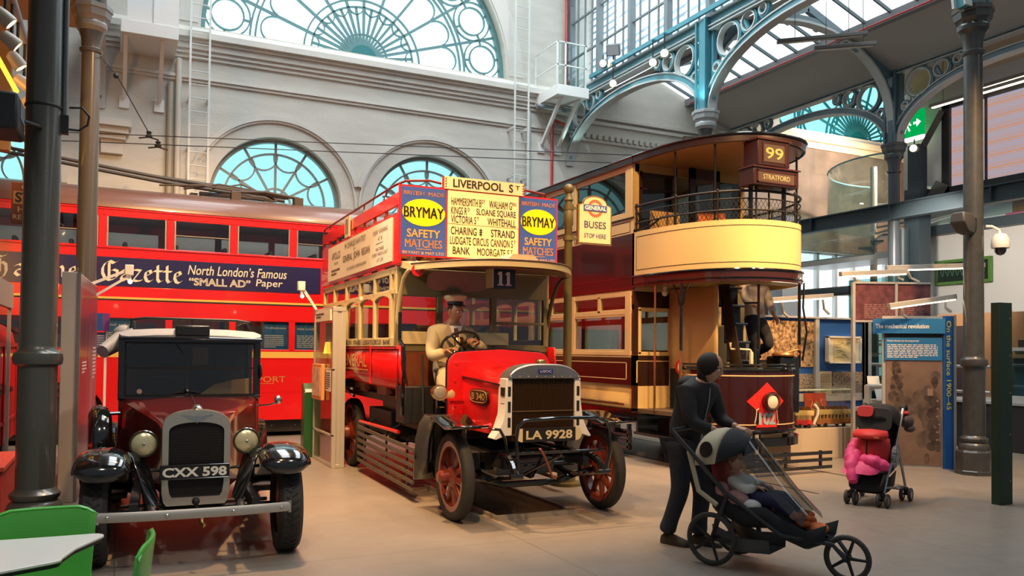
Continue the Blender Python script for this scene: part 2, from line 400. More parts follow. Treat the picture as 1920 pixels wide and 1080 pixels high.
U, V = (1, 0, 0), (0, 0, 1)
def lunette(n, cx, cz, lbl, skym, barm):
    w_ = thing('window_%d' % n, lbl, 'window', (cx, YW, cz)); w_['kind'] = 'structure'
    MB().prism([(LR*1.0*math.cos(PI*i/48), .34, LR*math.sin(PI*i/48)) for i in range(49)], (0, .02, 0)).build('pane', skym, w_, smooth=0)
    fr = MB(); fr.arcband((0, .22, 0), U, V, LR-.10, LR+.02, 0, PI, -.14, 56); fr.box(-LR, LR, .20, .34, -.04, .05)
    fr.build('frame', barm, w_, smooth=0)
    b = MB(); y = .26; t = -.06
    def ring(r, wd=.03, a0=0, a1=PI, c=(0, 0), nn=40): b.arcband((c[0], y, c[1]), U, V, r-wd/2, r+wd/2, a0, a1, t, nn)
    ring(.33, .06, nn=20); ring(.56, .03, nn=24); ring(1.17, .035); ring(1.33, .035); ring(2.36, .04); ring(2.47, .04)
    for k in range(11):
        a = PI*k/10; r1 = LR-.08
        if 0 < k < 10: b.bar((.33*math.cos(a), y+.03, .33*math.sin(a)), (r1*math.cos(a), y+.03, r1*math.sin(a)), .06, .05, (0, 1, 0))
        if k < 10:
            am = PI*(k+.5)/10; d = (math.cos(am), math.sin(am))
            b.bar((.56*d[0], y+.03, .56*d[1]), (1.17*d[0], y+.03, 1.17*d[1]), .06, .025, (0, 1, 0))
            b.bar((.33*d[0], y+.03, .33*d[1]), (.56*d[0], y+.03, .56*d[1]), .06, .04, (0, 1, 0))
            ring(.46, .03, 0, 2*PI, (2.96*d[0], 2.96*d[1]), 26); ring(.33, .035, 0, 2*PI, (2.96*d[0], 2.96*d[1]), 22)
            for q in range(4):
                e = am+q*PI/2; b.bar((2.96*d[0]+.33*math.cos(e), y+.03, 2.96*d[1]+.33*math.sin(e)), (2.96*d[0]+.46*math.cos(e), y+.03, 2.96*d[1]+.46*math.sin(e)), .05, .03, (0, 1, 0))
            # rounded petal head and inner scallop of each light
            hw = 1.98*math.sin(PI/20)*.93; ring(hw, .03, am-PI/2, am+PI/2, (1.98*d[0], 1.98*d[1]), 16)
            ring(.17, .025, am+PI/2, am+3*PI/2, (1.18*d[0], 1.18*d[1]), 10)
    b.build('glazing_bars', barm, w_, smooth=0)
    MB().disc((0, y-.01, 0), U, V, .31, -.05, 20).build('hub_panel', mat('hub_teal', (0.0, .16, .17), .4), w_, smooth=0)
    return w_
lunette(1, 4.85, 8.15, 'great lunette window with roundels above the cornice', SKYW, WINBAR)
FARSKY = glow('sky_behind_far_lunette', (0.30, 0.86, 0.95), 1.0)
lunette(2, 20.45, 8.15, 'far lunette window seen through the iron arch behind the tram', FARSKY, mat('far_bar_glow_teal', (.02, .20, .24), .5))  # far bars carry the window's glow as a deeper teal colour
def archwin(n, cx, cz, lbl):
    w_ = thing('window_%d' % n, lbl, 'window', (cx, YW, cz)); w_['kind'] = 'structure'
    MB().prism([(AR*math.cos(PI*i/40), .34, AR*math.sin(PI*i/40)) for i in range(41)]+[(-AR, .34, -.13), (AR, .34, -.13)], (0, .02, 0)).build('pane', SKYC, w_, smooth=0)
    fr = MB(); fr.arcband((0, .20, 0), U, V, AR-.075, AR+.02, 0, PI, -.14, 44); fr.box(-AR, AR, .2, .34, -.14, -.07)
    for s in (-1, 1): fr.box(s*AR-.05, s*AR+.05, .2, .34, -.13, 0)
    fr.build('frame', mat('window_frame_grey', (.24, .28, .28), .5), w_, smooth=0)
    b = MB(); y = .25; t = -.06
    def ring(r, wd, a0, a1, c=(0, 0), nn=30): b.arcband((c[0], y, c[1]), U, V, r-wd/2, r+wd/2, a0, a1, t, nn)
    ring(.32, .04, 0, PI); ring(1.06, .04, 0, PI); ring(.2, .03, 0, PI, nn=16)
    for k in range(7):
        a = PI*k/6
        b.bar((.2*math.cos(a), y+.03, .2*math.sin(a)), ((AR-.04)*math.cos(a), y+.03, (AR-.04)*math.sin(a)), .05, .04, (0, 1, 0))
        if k < 6:
            am = PI*(k+.5)/6; ring(.30, .03, am+PI/2+.05, am+3*PI/2-.05, (1.03*math.cos(am), 1.03*math.sin(am)), 14)
    b.build('glazing_bars', mat('window_frame_grey', (.24, .28, .28), .5), w_, smooth=0)
for n, (c, lb) in enumerate(zip(ARW, ('arched window above the red trolleybus roof', 'arched window behind the open top bus rail', 'arched window in the side aisle behind the cable banded column'))):
    archwin(3+n, c[0], c[1], lb)
# tall bright window beyond the tram
w_ = thing('window_6', 'tall bright window beyond the tram staircase', 'window', (0, YW, 0)); w_['kind'] = 'structure'
x0, x1, z0, z1 = BIGW
MB().box(x0, x1, .34, .36, z0, z1).build('pane', SKYX, w_, smooth=0)
fr = MB()
for x in (x0, x0+1.4, x0+2.15, x0+2.9, x1): fr.box(x-.05, x+.05, .2, .33, z0, z1)
for z in (z0, 1.9, 3.4, z1): fr.box(x0, x1, .2, .33, z-.04, z+.04)
fr.build('frame', mat('window_frame_pale', (.62, .64, .64), .5), w_, smooth=0)
# mouldings
def trim(n, mb, m=MOULD): return struct(mb.build('trim_%d' % n, m, smooth=30))
t = MB(); X0, X1 = -.43, 10.02
for zz, ww, p in ((7.46, 7.54, .06), (7.54, 7.62, .12), (7.62, 7.74, .18), (7.74, 7.80, .25), (7.80, 7.92, .34)): t.box(X0, X1, YW-p, YW+.01, zz, ww)
t.prism([(X0, YW-.34, 7.92), (X0, YW+.01, 8.13), (X0, YW+.01, 7.9)], (X1-X0, 0, 0)); trim(1, t)
t = MB().box(X0, X1, YW-.05, YW+.01, 6.98, 7.04).box(X0, X1, YW-.09, YW+.01, 7.04, 7.10); trim(2, t)
t = MB()
for k, (cx, cz) in enumerate(ARW): t.arcband((cx, YW-.05-.007*k, cz), U, V, 1.66, 1.703, 0, PI, -.06-.007*k, 44).arcband((cx, YW-.08-.007*k, cz), U, V, 1.703, 1.80+.0*k, .27 if k == 0 else 0, PI-.27 if k == 1 else PI, -.09-.007*k, 44)
trim(3, t)
t = MB().box(-9, 8.6, YW-.14, YW+.01, 4.40, 4.52).box(-9, 8.6, YW-.08, YW+.01, 4.30, 4.40); trim(4, t)
t = MB().arcband((4.85, YW-.02, 8.15), U, V, LR+.05, LR+.42, .02, PI-.02, -.05, 60); trim(5, t)
t = MB().box(10.06, 15.2, YW-.10, YW+.01, 7.50, 7.58).box(10.06, 15.2, YW-.06, YW+.01, 7.36, 7.44)
for k in range(26):
    t.box(10.5+k*.18, 10.6+k*.18, YW-.09, YW+.01, 6.98, 7.10)
t.box(10.06, 15.2, YW-.05, YW+.01, 6.90, 6.97); trim(6, t)
t = MB().box(15.3, 26, YW-.22, YW+.01, 7.78, 7.96).box(15.3, 26, YW-.12, YW+.01, 7.60, 7.78)
trim(7, t, mat('cream_plaster', (.70, .60, .42), .6))
t = MB()
for zz, ww, p in ((5.35, 5.62, .12), (5.62, 5.72, .20), (5.72, 5.84, .28), (5.84, 5.98, .36)): t.box(-.32-p*.6, -.08+p*.6, YW-p, YW+.01, zz, ww)
trim(8, t)
# mural / drape area under the far lunette
struct(MB().box(15.4, 17.25, YW-.05, YW+.01, 0, 7.6).box(17.25, 26, YW-.05, YW+.01, 4.62, 7.6).build('wall_far', mat('mural_brown', (.30, .215, .16), .6, noise=(1.1, .45)), smooth=0))
# nave clerestory on the arcade, x = 10.05
w_ = thing('window_7', 'clerestory glazing with louvres above the iron arcade beam', 'window', (10.05, 0, 8.0)); w_['kind'] = 'structure'
MB().box(.62, .64, 4, 17.6, 0, 4.2).build('pane', glow('daylight_clerestory', (.78, .92, 1.0), 1.5), w_, smooth=0)
b = MB(); bars = MB(); sl = MB()
for k in range(11):
    y = 17.62-k*1.33; bars.box(-.07, .07, y-.06, y+.06, 0, 4.3)
    for j in (1, 2, 3):
        yy = y-j*.3325; bars.box(-.02, .02, yy-.015, yy+.015, 0, 4.3)
for z in (.02, .85, 1.75, 2.65, 3.5): bars.box(-.025, .025, 4, 17.6, z-.02, z+.02)
for k in (1, 2): # round-headed lights beside the gable wall
    bars.arcband((-.02, 17.25-.66*(k-1), 1.9+.3*k), (0, -1, 0), V, .26, .30, 0, PI, .04, 14)
bars.build('glazing_bars', mat('clerestory_bar', (.16, .19, .20), .5), w_, smooth=0)
rn = random.Random(3)
for k in range(24):
    z = .1+k*.17
    for j in range(10):
        y = 17.5-j*1.33
        if rn.random() < .35 or k in (5, 6, 12): continue
        sl.add([(.42, y, z), (.42, y-1.2, z), (.52, y-1.2, z+.14), (.52, y, z+.14)], [(0, 1, 2, 3)])
sl.build('louvres', mat('louvre_blue_grey', (.26, .40, .52), .35), w_, smooth=0)
# nave roof with skylights
c = MB()
for xa, xb in ((-.6, 1.2), (3.6, 6.1), (8.5, 10.7)): c.box(xa, xb, -3, 18.1, 13.0, 13.1)
for y in (-3, 0.8, 4.6, 8.4, 12.2, 16.0): c.box(1.2, 8.5, y-.15, y+.15, 12.95, 13.1)
c.box(-.6, 10.7, -3, 4.5, 13.0, 13.1)
struct(c.build('ceiling', CEILG, smooth=0))
w_ = thing('window_8', 'roof glazing over the central nave', 'window', (0, 0, 13.05)); w_['kind'] = 'structure'
for i, (xa, xb) in enumerate(((1.2, 3.6), (6.1, 8.5))): MB().box(xa, xb, 4.6, 18, 0, .02).build('pane', glow('nave_skylight', (.86, .95, 1.0), 6.0), w_, smooth=0)
# right aisle roof: grey soffits, glazing to the ridge
c = MB()
def slope(xa, xb, za, zb, t_=.08, y0=-3, y1=YW): return [(xa, y0, za), (xb, y0, zb), (xb, y0, zb+t_), (xa, y0, za+t_)]
for s in ((15.08, 13.70, 7.79, 8.32), (10.20, 11.50, 7.83, 8.32)): c.prism(slope(*s), (0, YW+3, 0))
struct(c.build('ceiling_right', CEILG, smooth=0))
w_ = thing('window_9', 'sloping roof glazing over the aisle beyond the arcade', 'window', (0, 0, 0)); w_['kind'] = 'structure'
MB().prism(slope(13.70, 12.6, 8.42, 8.83, .02), (0, YW+3, 0)).prism(slope(11.50, 12.6, 8.42, 8.83, .02), (0, YW+3, 0)).build('pane', SKYR, w_, smooth=0)
b = MB()
for k in range(32):
    y = 17.4-k*.62
    for a in ((13.70, 8.36), (11.50, 8.36)): b.bar((a[0], y, a[1]), (12.6, y, 8.76), .035, .07)
b.build('glazing_bars', mat('roof_bar', (.10, .15, .17), .5), w_, smooth=0)
b = MB().box(13.62, 13.78, -3, YW, 8.22, 8.40).box(11.42, 11.58, -3, YW, 8.22, 8.40).build('gutter', mat('gutter_grey', (.20, .21, .22), .5), w_, smooth=0)
# entrance hall ceiling, side walls, left aisle ceiling
struct(MB().box(15.36, 27, -3, 13.9, 8.05, 8.15).build('ceiling_far', CEILW, smooth=0))
struct(MB().box(17.5, 17.7, 2, 14.0, 0, 8.05).build('wall_right', mat('white_wall', (.72, .70, .68), .7), smooth=0))
c = MB().prism([(-.55, 4, 6.3), (-9, 4, 6.3), (-9, 4, 6.5), (-.55, 4, 6.5)], (0, 9.6, 0)).box(-9, -1.45, 13.4, 13.6, 4.35, 6.3)
struct(c.build('ceiling_left', AMBERC, smooth=0))
struct(MB().box(-9, -8.8, -3, YW, 0, 8).build('wall_left', WALLM, smooth=0))
# rails let into the floor
c = MB()
for x in (7.22, 8.62):
    c.box(x-.02, x+.02, 6.9, 17.5, -.001, .003)
struct(c.build('trim_9', mat('rail_groove', (.035, .032, .03), .5), smooth=0))
# ================================================================== IRON COLUMNS, ARCHES, MEZZANINE
def column(x, y, lbl, cap=6.0, top=7.95, m=None, capm=None, stm=None):
    m = m or IRON
    t = thing('iron_column', lbl, 'column', (x, y, 0), 0, 'cast iron columns of the hall')
    k = cap-6.0
    p = [(.135, .44), (.135, 1.44), (.165, 1.46), (.172, 1.50), (.165, 1.54), (.14, 1.56), (.128, 1.60), (.117, 5.55+k), (.14, 5.57+k), (.145, 5.61+k), (.12, 5.63+k), (.125, 5.75+k), (.16, 5.86+k)]
    MB().lathe(p, n=28).build('shaft', m, t)
    MB().lathe([(.235, 0), (.235, .05), (.225, .06), (.225, .30), (.20, .33)], n=8).build('pedestal', m, t, smooth=20)
    MB().lathe([(.19, .32), (.195, .36), (.175, .41), (.15, .43), (.17, .45), (.175, .48), (.15, .50), (.135, .52)], n=28).build('base_moulding', m, t)
    c = MB().lathe([(.15, 5.84+k), (.195, 5.90+k), (.20, 5.95+k), (.185, 5.99+k)], n=24).lathe([(.20, 5.98+k), (.215, 6.02+k), (.235, 6.04+k), (.25, 6.13+k), (.265, 6.14+k), (.265, 6.20+k), (.20, 6.22+k)], n=8)
    c.build('capital', capm or m, t, smooth=25)
    s = MB().box(-.10, .10, -.10, .10, 6.2+k, top)
    for a in (-1, 1):
        s.box(a*.10-.012, a*.10+.012, -.06, .06, 6.2+k, top); s.box(-.06, .06, a*.10-.02, a*.10+.02, 6.2+k, top)
        for b in (-1, 1): s.box(a*.13-.02, a*.13+.02, b*.13-.02, b*.13+.02, 6.2+k, top)
    s.build('stanchion', stm or IRONB, t, smooth=0)
    return t
CAPM = mat('capital_stone_grey', (.22, .215, .205), .4, coat=.2)
colA = column(-.555, 7.18, 'thick grey iron column with a black cable band and conduit', m=mat('column_olive_grey', (.070, .068, .055), .3, coat=.45, bump=(45, .06)))
column(-.42, 12.38, 'slim grey iron column with octagonal capital in front of the trolleybus', m=mat('column_bronze_grey', (.07, .066, .063), .22, coat=.6), capm=CAPM, stm=CAPM)
TEAL = mat('ironwork_teal', (.06, .24, .30), .35, coat=.3)
column(10.02, 12.38, 'iron column whose capital shows just above the tram roof', capm=mat('capital_pale', (.40, .42, .42), .4), stm=TEAL)
column(15.22, 12.42, 'iron column rising past the slate mezzanine beam', m=mat('column_blue_grey', (.085, .10, .115), .35, coat=.3))
column(10.42, 7.24, 'grey iron column carrying a loudspeaker and a white dome camera', cap=6.12)
def arch(name_lbl, p, q, zs=6.22, rise=1.12, zb=7.72, zt=7.97, m=None, group='iron arches of the arcades', th=.10):
    """arched iron girder between two columns p and q (plan points)"""
    m = m or IRONB
    p = Vector((*p, 0)); q = Vector((*q, 0)); L = (q-p).length; u = (q-p).normalized(); n = Vector((0,0,1)).cross(u)
    t = thing('iron_arch', name_lbl, 'arch', p, 0, group); h = L/2-.01; N = 28
    def pt(d, z, o=0): return u*d+Vector((0,0,z))+n*o
    def ez(d): 
        e = max(0, 1-abs((d-L/2)/h)**2.2); return zs+rise*e**.5
    ds = [L/2-h*math.cos(PI*i/N) for i in range(N+1)]
    def rib(lo, hi, w, mm, nm):
        rings = []
        for i, d in enumerate(ds):
            a = PI*i/N; z = ez(d); nx = -math.cos(a); nz = math.sin(a)*.9+.1
            rings.append([pt(d+nx*lo, z+nz*lo, -w), pt(d+nx*hi, z+nz*hi, -w), pt(d+nx*hi, z+nz*hi, w), pt(d+nx*lo, z+nz*lo, w)])
        MB().loft(rings).build(nm, mm, t, smooth=30)
    rib(0, .035, th, IRONL, 'rib_flange'); rib(.035, .15, th*.45, m, 'rib'); rib(.15, .175, th*.7, IRONL, 'rib_fillet')
    b = MB(); b.bar(pt(0, (zb+zt)/2), pt(L, (zb+zt)/2), th*1.0, zt-zb); b.build('beam', m, t, smooth=0)
    f = MB()
    for z in (zb, zb+.07, zt): f.bar(pt(0, z), pt(L, z), th*2.1, .022)
    f.build('beam_fillet', IRONL, t, smooth=0)
    for flip in (0, 1):
        s = MB(); e = MB(); sg = 1 if u.cross(Vector((0,0,1))).dot(n) > 0 else -1
        for d, z, r in ((.50, 7.39, .29), (1.03, 7.53, .17), (1.40, 7.61, .09), (.17, 6.96, .085)):
            dd = L-d if flip else d
            s.arcband(pt(dd, z, -th*.4), u, (0,0,1), r, r+.05, 0, 2*PI, th*.8*sg, 26)
            e.arcband(pt(dd, z, -th*.62), u, (0,0,1), r-.012, r+.012, 0, 2*PI, th*1.24*sg, 26)
        for (d1, z1), (d2, z2) in (((.04, 6.4), (.04, 7.72)), ((.86, 7.66), (1.0, 7.40)), ((.06, 7.04), (.44, 7.0)), ((1.28, 7.7), (1.36, 7.46))):
            a, c = (L-d1, L-d2) if flip else (d1, d2)
            s.bar(pt(a, z1), pt(c, z2), th*.7, .05)
        so = s.build('spandrel', m, t, smooth=30); e.build('ring_fillet', IRONL, so, smooth=30)
    return t
TEAL = mat('ironwork_teal', (.06, .24, .30), .35, coat=.3)
arch('iron arch with ringed spandrels from the gable wall to the column over the tram', (10.05, 12.53), (10.05, 17.66), m=TEAL)
arch('iron arch springing over the front of the tram towards the viewer', (10.05, 7.2), (10.05, 12.23), m=TEAL)
arch('iron arch edge-on above the slim column before the trolleybus', (-.43, 12.53), (-.43, 17.66))
arch('iron arch framing the far lunette window', (15.22, 12.57), (15.22, 17.66))
arch('iron arch springing from the mezzanine column over the striped screen', (15.22, 7.2), (15.22, 12.27))
# arched rib and rafters of the right aisle roof
t = thing('roof_truss', 'curved iron truss under the glazed aisle roof', 'truss', (0, 12.42, 0))
rg = []; rg2 = []
for i in range(25):
    a = PI*i/24; x = 12.65-2.48*math.cos(a); z = 6.25+2.12*math.sin(a)**.75; nx = -math.cos(a); nz = math.sin(a)
    rg.append([(x, -.10, z), (x+nx*.05, -.10, z+nz*.05), (x+nx*.05, .10, z+nz*.05), (x, .10, z)])
    rg2.append([(x+nx*.05, -.04, z+nz*.05), (x+nx*.17, -.04, z+nz*.17), (x+nx*.17, .04, z+nz*.17), (x+nx*.05, .04, z+nz*.05)])
MB().loft(rg).build('rib_flange', IRONL, t, smooth=30); MB().loft(rg2).build('rib', IRONB, t, smooth=30)
MB().bar((10.1, 0, 7.72), (12.65, 0, 8.72), .1, .16).bar((15.22, 0, 7.70), (12.65, 0, 8.72), .1, .16).build('rafter', IRONB, t, smooth=0)
s = MB()
for x, z, r in ((12.25, 8.46, .07), (13.05, 8.46, .07)): s.arcband((x, .05, z), U, V, r, r+.05, 0, 2*PI, -.1, 22)
s.build('ring', IRONL, t, smooth=30)
# suspended light troughs in the aisle roof
for i, (a, b, lb) in enumerate((((11.35, 11.9, 7.62), (12.75, 11.0, 7.72), 'long dark light trough hung below the aisle skylight'), ((12.1, 11.7, 7.55), (13.1, 11.1, 7.62), 'short light trough with a rounded end below the aisle skylight'))):
    t = thing('light_trough', lb, 'light fitting', (a[0], a[1], a[2])); d = Vector(b)-Vector(a)
    MB().bar((0,0,0), d, .12, .07).build('housing', mat('trough_grey', (.16, .155, .15), .4), t, bev=.01)
    MB().bar(d*.05+Vector((0,0,-.04)), d*.95+Vector((0,0,-.04)), .07, .02).build('diffuser', mat('trough_diffuser', (.5, .45, .36), .4), t)
    MB().cyl(d*.2, d*.2+Vector((0,0,.9)), .006, n=6).cyl(d*.8, d*.8+Vector((0,0,.9)), .006, n=6).build('suspension_rod', MBLACK, t)
# mezzanine steel
t = thing('mezzanine_beam', 'slate blue steel beam crossing behind the tram and the speaker column', 'beam', (14.9, 0, 0))
MB().box(-.10, .10, 1.5, 17.6, 4.49, 4.52).box(-.10, .10, 1.5, 17.6, 4.80, 4.83).box(-.015, .015, 1.5, 17.6, 4.52, 4.80).build('beam_profile', BEAM, t)
b = MB()
for y in (5, 7.6, 9.95, 12.2, 14.4): b.box(-.10, -.015, y-.01, y+.01, 4.52, 4.80)
b.build('stiffener', BEAM, t)
t = thing('steel_post', 'square dark steel post beside the mezzanine column', 'post', (16.1, 12.52, 0))
MB().box(-.19, .19, -.19, .19, 0, 5.3).box(-.14, .14, -.14, .14, 5.3, 6.3).build('shaft', BEAM, t)
MB().bar((.05, -.1, 6.25), (.26, -.42, 7.0), .12, .12).build('brace', mat('brace_grey', (.07, .065, .06), .5), t); MB().bar((.1, -.2, 4.9), (.26, -.42, 5.4), .12, .28).build('brace', mat('brace_grey', (.07, .065, .06), .5), t)
MB().cyl((-.35, .1, 0), (-.35, .1, 4.4), .14).build('side_tube', BEAM, t)
t = thing('upstairs_screen', 'large lilac striped screen in a dark frame on the upper floor', 'screen', (16.5, 0, 0))
f = MB().box(-.12, .12, 11.95, 12.13, 4.9, 7.25).box(-.12, .12, 8.0, 12.1, 7.05, 7.25).box(-.12, .12, 8.0, 12.1, 5.1, 5.3).box(-.06, .0, 11.12, 11.17, 5.3, 7.05)
f.build('frame', mat('screen_frame', (.022, .022, .026), .5), t)
MB().box(-.03, .03, 8.0, 11.95, 5.3, 7.05).build('display', glow('screen_lilac', (.46, .45, .56), .55), t, smooth=0)
b = MB()
for i in range(44):
    z = 5.34+i*.0385; hgt = (.012, .006, .010, .005, .022, .007, .012)[(i*5) % 7]; b.box(-.036, -.031, 8.0, 11.95, z, z+hgt)
b.build('stripes', glow('screen_orange', (.80, .30, .10), .55), t, smooth=0)
for i, (y0, y1, x, z, lb) in enumerate(((9.4, 11.3, 16.05, 7.14, 'upper of the two bright tube lights over the striped screen'), (9.2, 12.0, 15.85, 6.98, 'lower tube light over the striped screen'))):
    t = thing('tube_light', lb, 'light', (x, y0, z))
    MB().box(-.05, .05, 0, y1-y0, 0, .07).build('housing', mat('tube_housing', (.33, .30, .28), .5), t)
    MB().box(-.03, .03, .05, y1-y0-.05, -.02, -.001).build('tube', LAMPW, t)
    MB().cyl((0, .3, .07), (0, .3, .98), .006, n=6).cyl((0, y1-y0-.3, .07), (0, y1-y0-.3, .98), .006, n=6).build('suspension_rod', MBLACK, t)
EXG = glow('exit_green', (.0, .30, .06), .9)
t = thing('exit_sign', 'green running man exit sign with a white edge', 'sign', (17.2, 13.55, 6.86))
MB().box(-.03, .03, -.36, .36, 0, .62).build('panel', EXG, t); MB().box(-.03, .03, -.36, .36, -.10, 0).build('lit_edge', glow('exit_edge', (1, .95, .8), 1.3), t)
e = MB(); pn = lambda pts: e.poly([(-.034, -(a-.36), b) for a, b in pts])
pn([(.14, .12), (.14, .52), (.17, .52), (.17, .12)]); pn([(.14, .49), (.14, .52), (.36, .52), (.36, .49)]); pn([(.33, .36), (.33, .52), (.36, .52), (.36, .36)])
e.disc((-.034, .09, .44), (0, -1, 0), V, .035, .002, 12)
pn([(.24, .40), (.30, .40), (.31, .27), (.23, .27)]); pn([(.24, .28), (.28, .28), (.22, .12), (.18, .12)]); pn([(.27, .28), (.31, .28), (.37, .16), (.33, .14)]); pn([(.30, .38), (.40, .30), (.38, .27), (.29, .34)])
pn([(.45, .29), (.45, .35), (.56, .35), (.56, .29)]); pn([(.54, .22), (.54, .42), (.66, .32)])
e.build('pictogram', glow('exit_white', (1, 1, .95), 1.2), t, smooth=0)
MB().cyl((0, 0, .62), (0, 0, 1.2), .01, n=6).build('hanger', MBLACK, t)
# mezzanine edge, balustrades, curved glass stair
struct(MB().box(17.25, 17.5, 2, 14.0, 4.42, 4.64).build('trim_10', BEAM, smooth=0))
struct(MB().box(17.0, 18.2, 13.9, 17.2, 3.98, 4.14).build('trim_11', WHITE, smooth=0))
def sheetthing(name, lbl, cat, mb, m, loc=(0, 0, 0), rail=None, railm=None):
    t = thing(name, lbl, cat, loc); mb.build('glass_pane', m, t, smooth=40, solid=.012)
    if rail: MB().tube(rail, .022).build('handrail', railm or mat('teal_rail', (.25, .55, .55), .3), t)
    return t
sheetthing('glass_balustrade', 'glass balustrade below the slate beam behind the tram', 'balustrade', MB().poly([(14.95, 12.7, 3.80), (14.95, 17.4, 3.80), (14.95, 17.4, 4.5), (14.95, 12.7, 4.5)]), SGLASS)
sheetthing('glass_balustrade', 'glass balustrade of the upper floor in front of the white wall', 'balustrade', MB().poly([(17.2, 3, 4.66), (17.2, 13.6, 4.66), (17.2, 13.6, 5.6), (17.2, 3, 5.6)]), SGLASS)
m = MB(); rail = []; ring0 = []; ring1 = []
for i in range(17):
    a = R(250-i*13); x = 18.1+1.15*math.cos(a)*1.0; y = 15.4+1.15*math.sin(a); zz = 6.75-i*.03
    ring0.append((x, y, 5.2-.02*i)); ring1.append((x, y, zz)); rail.append((x, y, zz))
m.loft([ring0, ring1], closed=False, caps=False)
sheetthing('glass_stair_rail', 'curved glass balustrade of the spiral stair beyond the tram roof', 'balustrade', m, SGLASS, rail=rail, railm=mat('teal_rail', (.25, .55, .55), .3))
st = thing('spiral_stair', 'dark spiral stair treads inside the curved glass', 'stairs', (18.1, 15.4, 0))
for i in range(9):
    a = R(200+i*16); b_ = MB(); z = 4.3+i*.16
    b_.prism([(.1*math.cos(a), .1*math.sin(a), z), (1.05*math.cos(a), 1.05*math.sin(a), z), (1.05*math.cos(a+.3), 1.05*math.sin(a+.3), z), (.1*math.cos(a+.3), .1*math.sin(a+.3), z)], (0, 0, .05)).build('tread', mat('tread_grey', (.20, .22, .22), .5), st)
MB().cyl((0, 0, 0), (0, 0, 6.6), .09).build('newel', mat('newel_white', (.6, .6, .58), .4), st)
t = thing('handrail_beam', 'slate tube crossing in front of the tall bright window', 'beam', (15.5, 0, 0))
MB().cyl((0, 12.6, 3.10), (0, 17.6, 3.10), .11).build('tube', BEAM, t)
# upstairs model in a glass case, painting with green frame
t = thing('townscape_model', 'model townscape behind the upstairs glass balustrade', 'model', (17.35, 10.2, 4.66))
b = MB(); rn = random.Random(4)
for i in range(14):
    h = rn.uniform(.25, .55); b.box(-.08, .08, -.9+i*.13, -.78+i*.13, 0, h)
b.build('buildings', mat('model_brick', (.36, .17, .08), .6), t); MB().box(-.1, .1, -1.05, 1.05, -.02, .02).build('base', mat('model_base', (.45, .1, .2), .6), t)
t = thing('framed_sign', 'green tile framed dark decorative panel on the white wall', 'picture', (17.46, 12.39, 3.24))
f = MB()
for y0, y1, z0, z1 in ((-.70, .70, 0, .07), (-.70, .70, .51, .58), (-.70, -.62, .07, .51), (.62, .70, .07, .51)): f.box(-.04, .03, y0, y1, z0, z1)
f.build('frame', mat('frame_green', (.09, .22, .035), .3, coat=.5), t, bev=.008)
MB().box(-.02, .03, -.62, .62, .07, .51).build('panel', mat('frame_dark', (.012, .022, .018), .3), t)
s = MB(); rn = random.Random(9)
for i in range(9):
    y = -.5+i*.125; s.tube([(-.026, y+.05*math.cos(a)*(1-a/9), .28+.13*math.sin(a)*(1-a/12)) for a in [k*.55 for k in range(13)]], .006, 5)
s.build('scrollwork', mat('scroll_green', (.10, .26, .14), .5), t)
# ================================================================== OPEN TOP BUS
def spoked_wheel(par, c, r, w_, n, side, m, tyre=.075, hub=.11, sp=.034, name='wheel'):
    x, y, z = c; ax = (1, 0, 0)
    b = MB(); ri = r-tyre
    b.lathe([(ri-.055, -w_*.42), (ri, -w_*.45), (ri, w_*.45), (ri-.055, w_*.42)], c, ax, 36, closed=True)
    for k in range(n):
        a = 2*PI*k/n+.2; d = Vector((0, math.cos(a), math.sin(a)))
        p = Vector(c)+d*hub*.7; q = Vector(c)+d*(ri-.03)
        b.cyl(p, q, sp*1.15, sp*.72, 8)
    s = side
    b.lathe([(hub, -.05*s), (hub*1.05, .01*s), (hub*.8, .05*s), (hub*.62, .07*s), (hub*.55, .15*s), (hub*.35, .17*s)], c, ax, 20)
    wo = b.build(name, m, par)
    MB().lathe([(ri-.004, -w_*.5), (ri+tyre*.6, -w_*.56), (r-.012, -w_*.46), (r, -w_*.3), (r, w_*.3), (r-.012, w_*.46), (ri+tyre*.6, w_*.56), (ri-.004, w_*.5)], c, ax, 44, closed=True).build('tyre', RUBBER, wo)
    return wo
U, V = (1, 0, 0), (0, 0, 1); SU = (0, -1, 0)     # reading directions: front faces and near side
bus = thing('open_top_bus', 'red open top double deck bus with matches posters and a driver at the wheel', 'bus', (3.67, 7.17, 0), -1.0)
B_ = bus
# chassis
b = MB()
for s in (-1, 1):
    b.box(s*.42-.03, s*.42+.03, -.35, 5.3, .50, .63)
for y in (.3, 1.2, 2.4, 3.6, 4.8): b.box(-.42, .42, y-.03, y+.03, .52, .60)
b.build('chassis_frame', BLACK, B_)
b = MB()
b.tube([(-.72, 0, .40), (-.5, 0, .36), (-.3, 0, .30), (.3, 0, .30), (.5, 0, .36), (.72, 0, .40)], .032, 8)
b.build('front_axle', BLACK, B_)
for s in (-1, 1):
    b = MB()
    for k in range(4):
        L = .62-.11*k; b.loft([[(s*.45-.028, L*t_, .47-k*.013-.10*(1-t_*t_)*.8), (s*.45+.028, L*t_, .47-k*.013-.10*(1-t_*t_)*.8), (s*.45+.028, L*t_, .458-k*.013-.10*(1-t_*t_)*.8), (s*.45-.028, L*t_, .458-k*.013-.10*(1-t_*t_)*.8)] for t_ in (-1, -.75, -.5, -.25, 0, .25, .5, .75, 1)])
    b.tube([(s*.45, -.62, .48), (s*.45, -.56, .56), (s*.43, -.40, .62), (s*.42, -.2, .60)], .035, 8)
    b.cyl((s*.45-.06, -.63, .475), (s*.45+.06, -.63, .475), .025, n=10)
    b.build('leaf_spring', BLACK, B_)
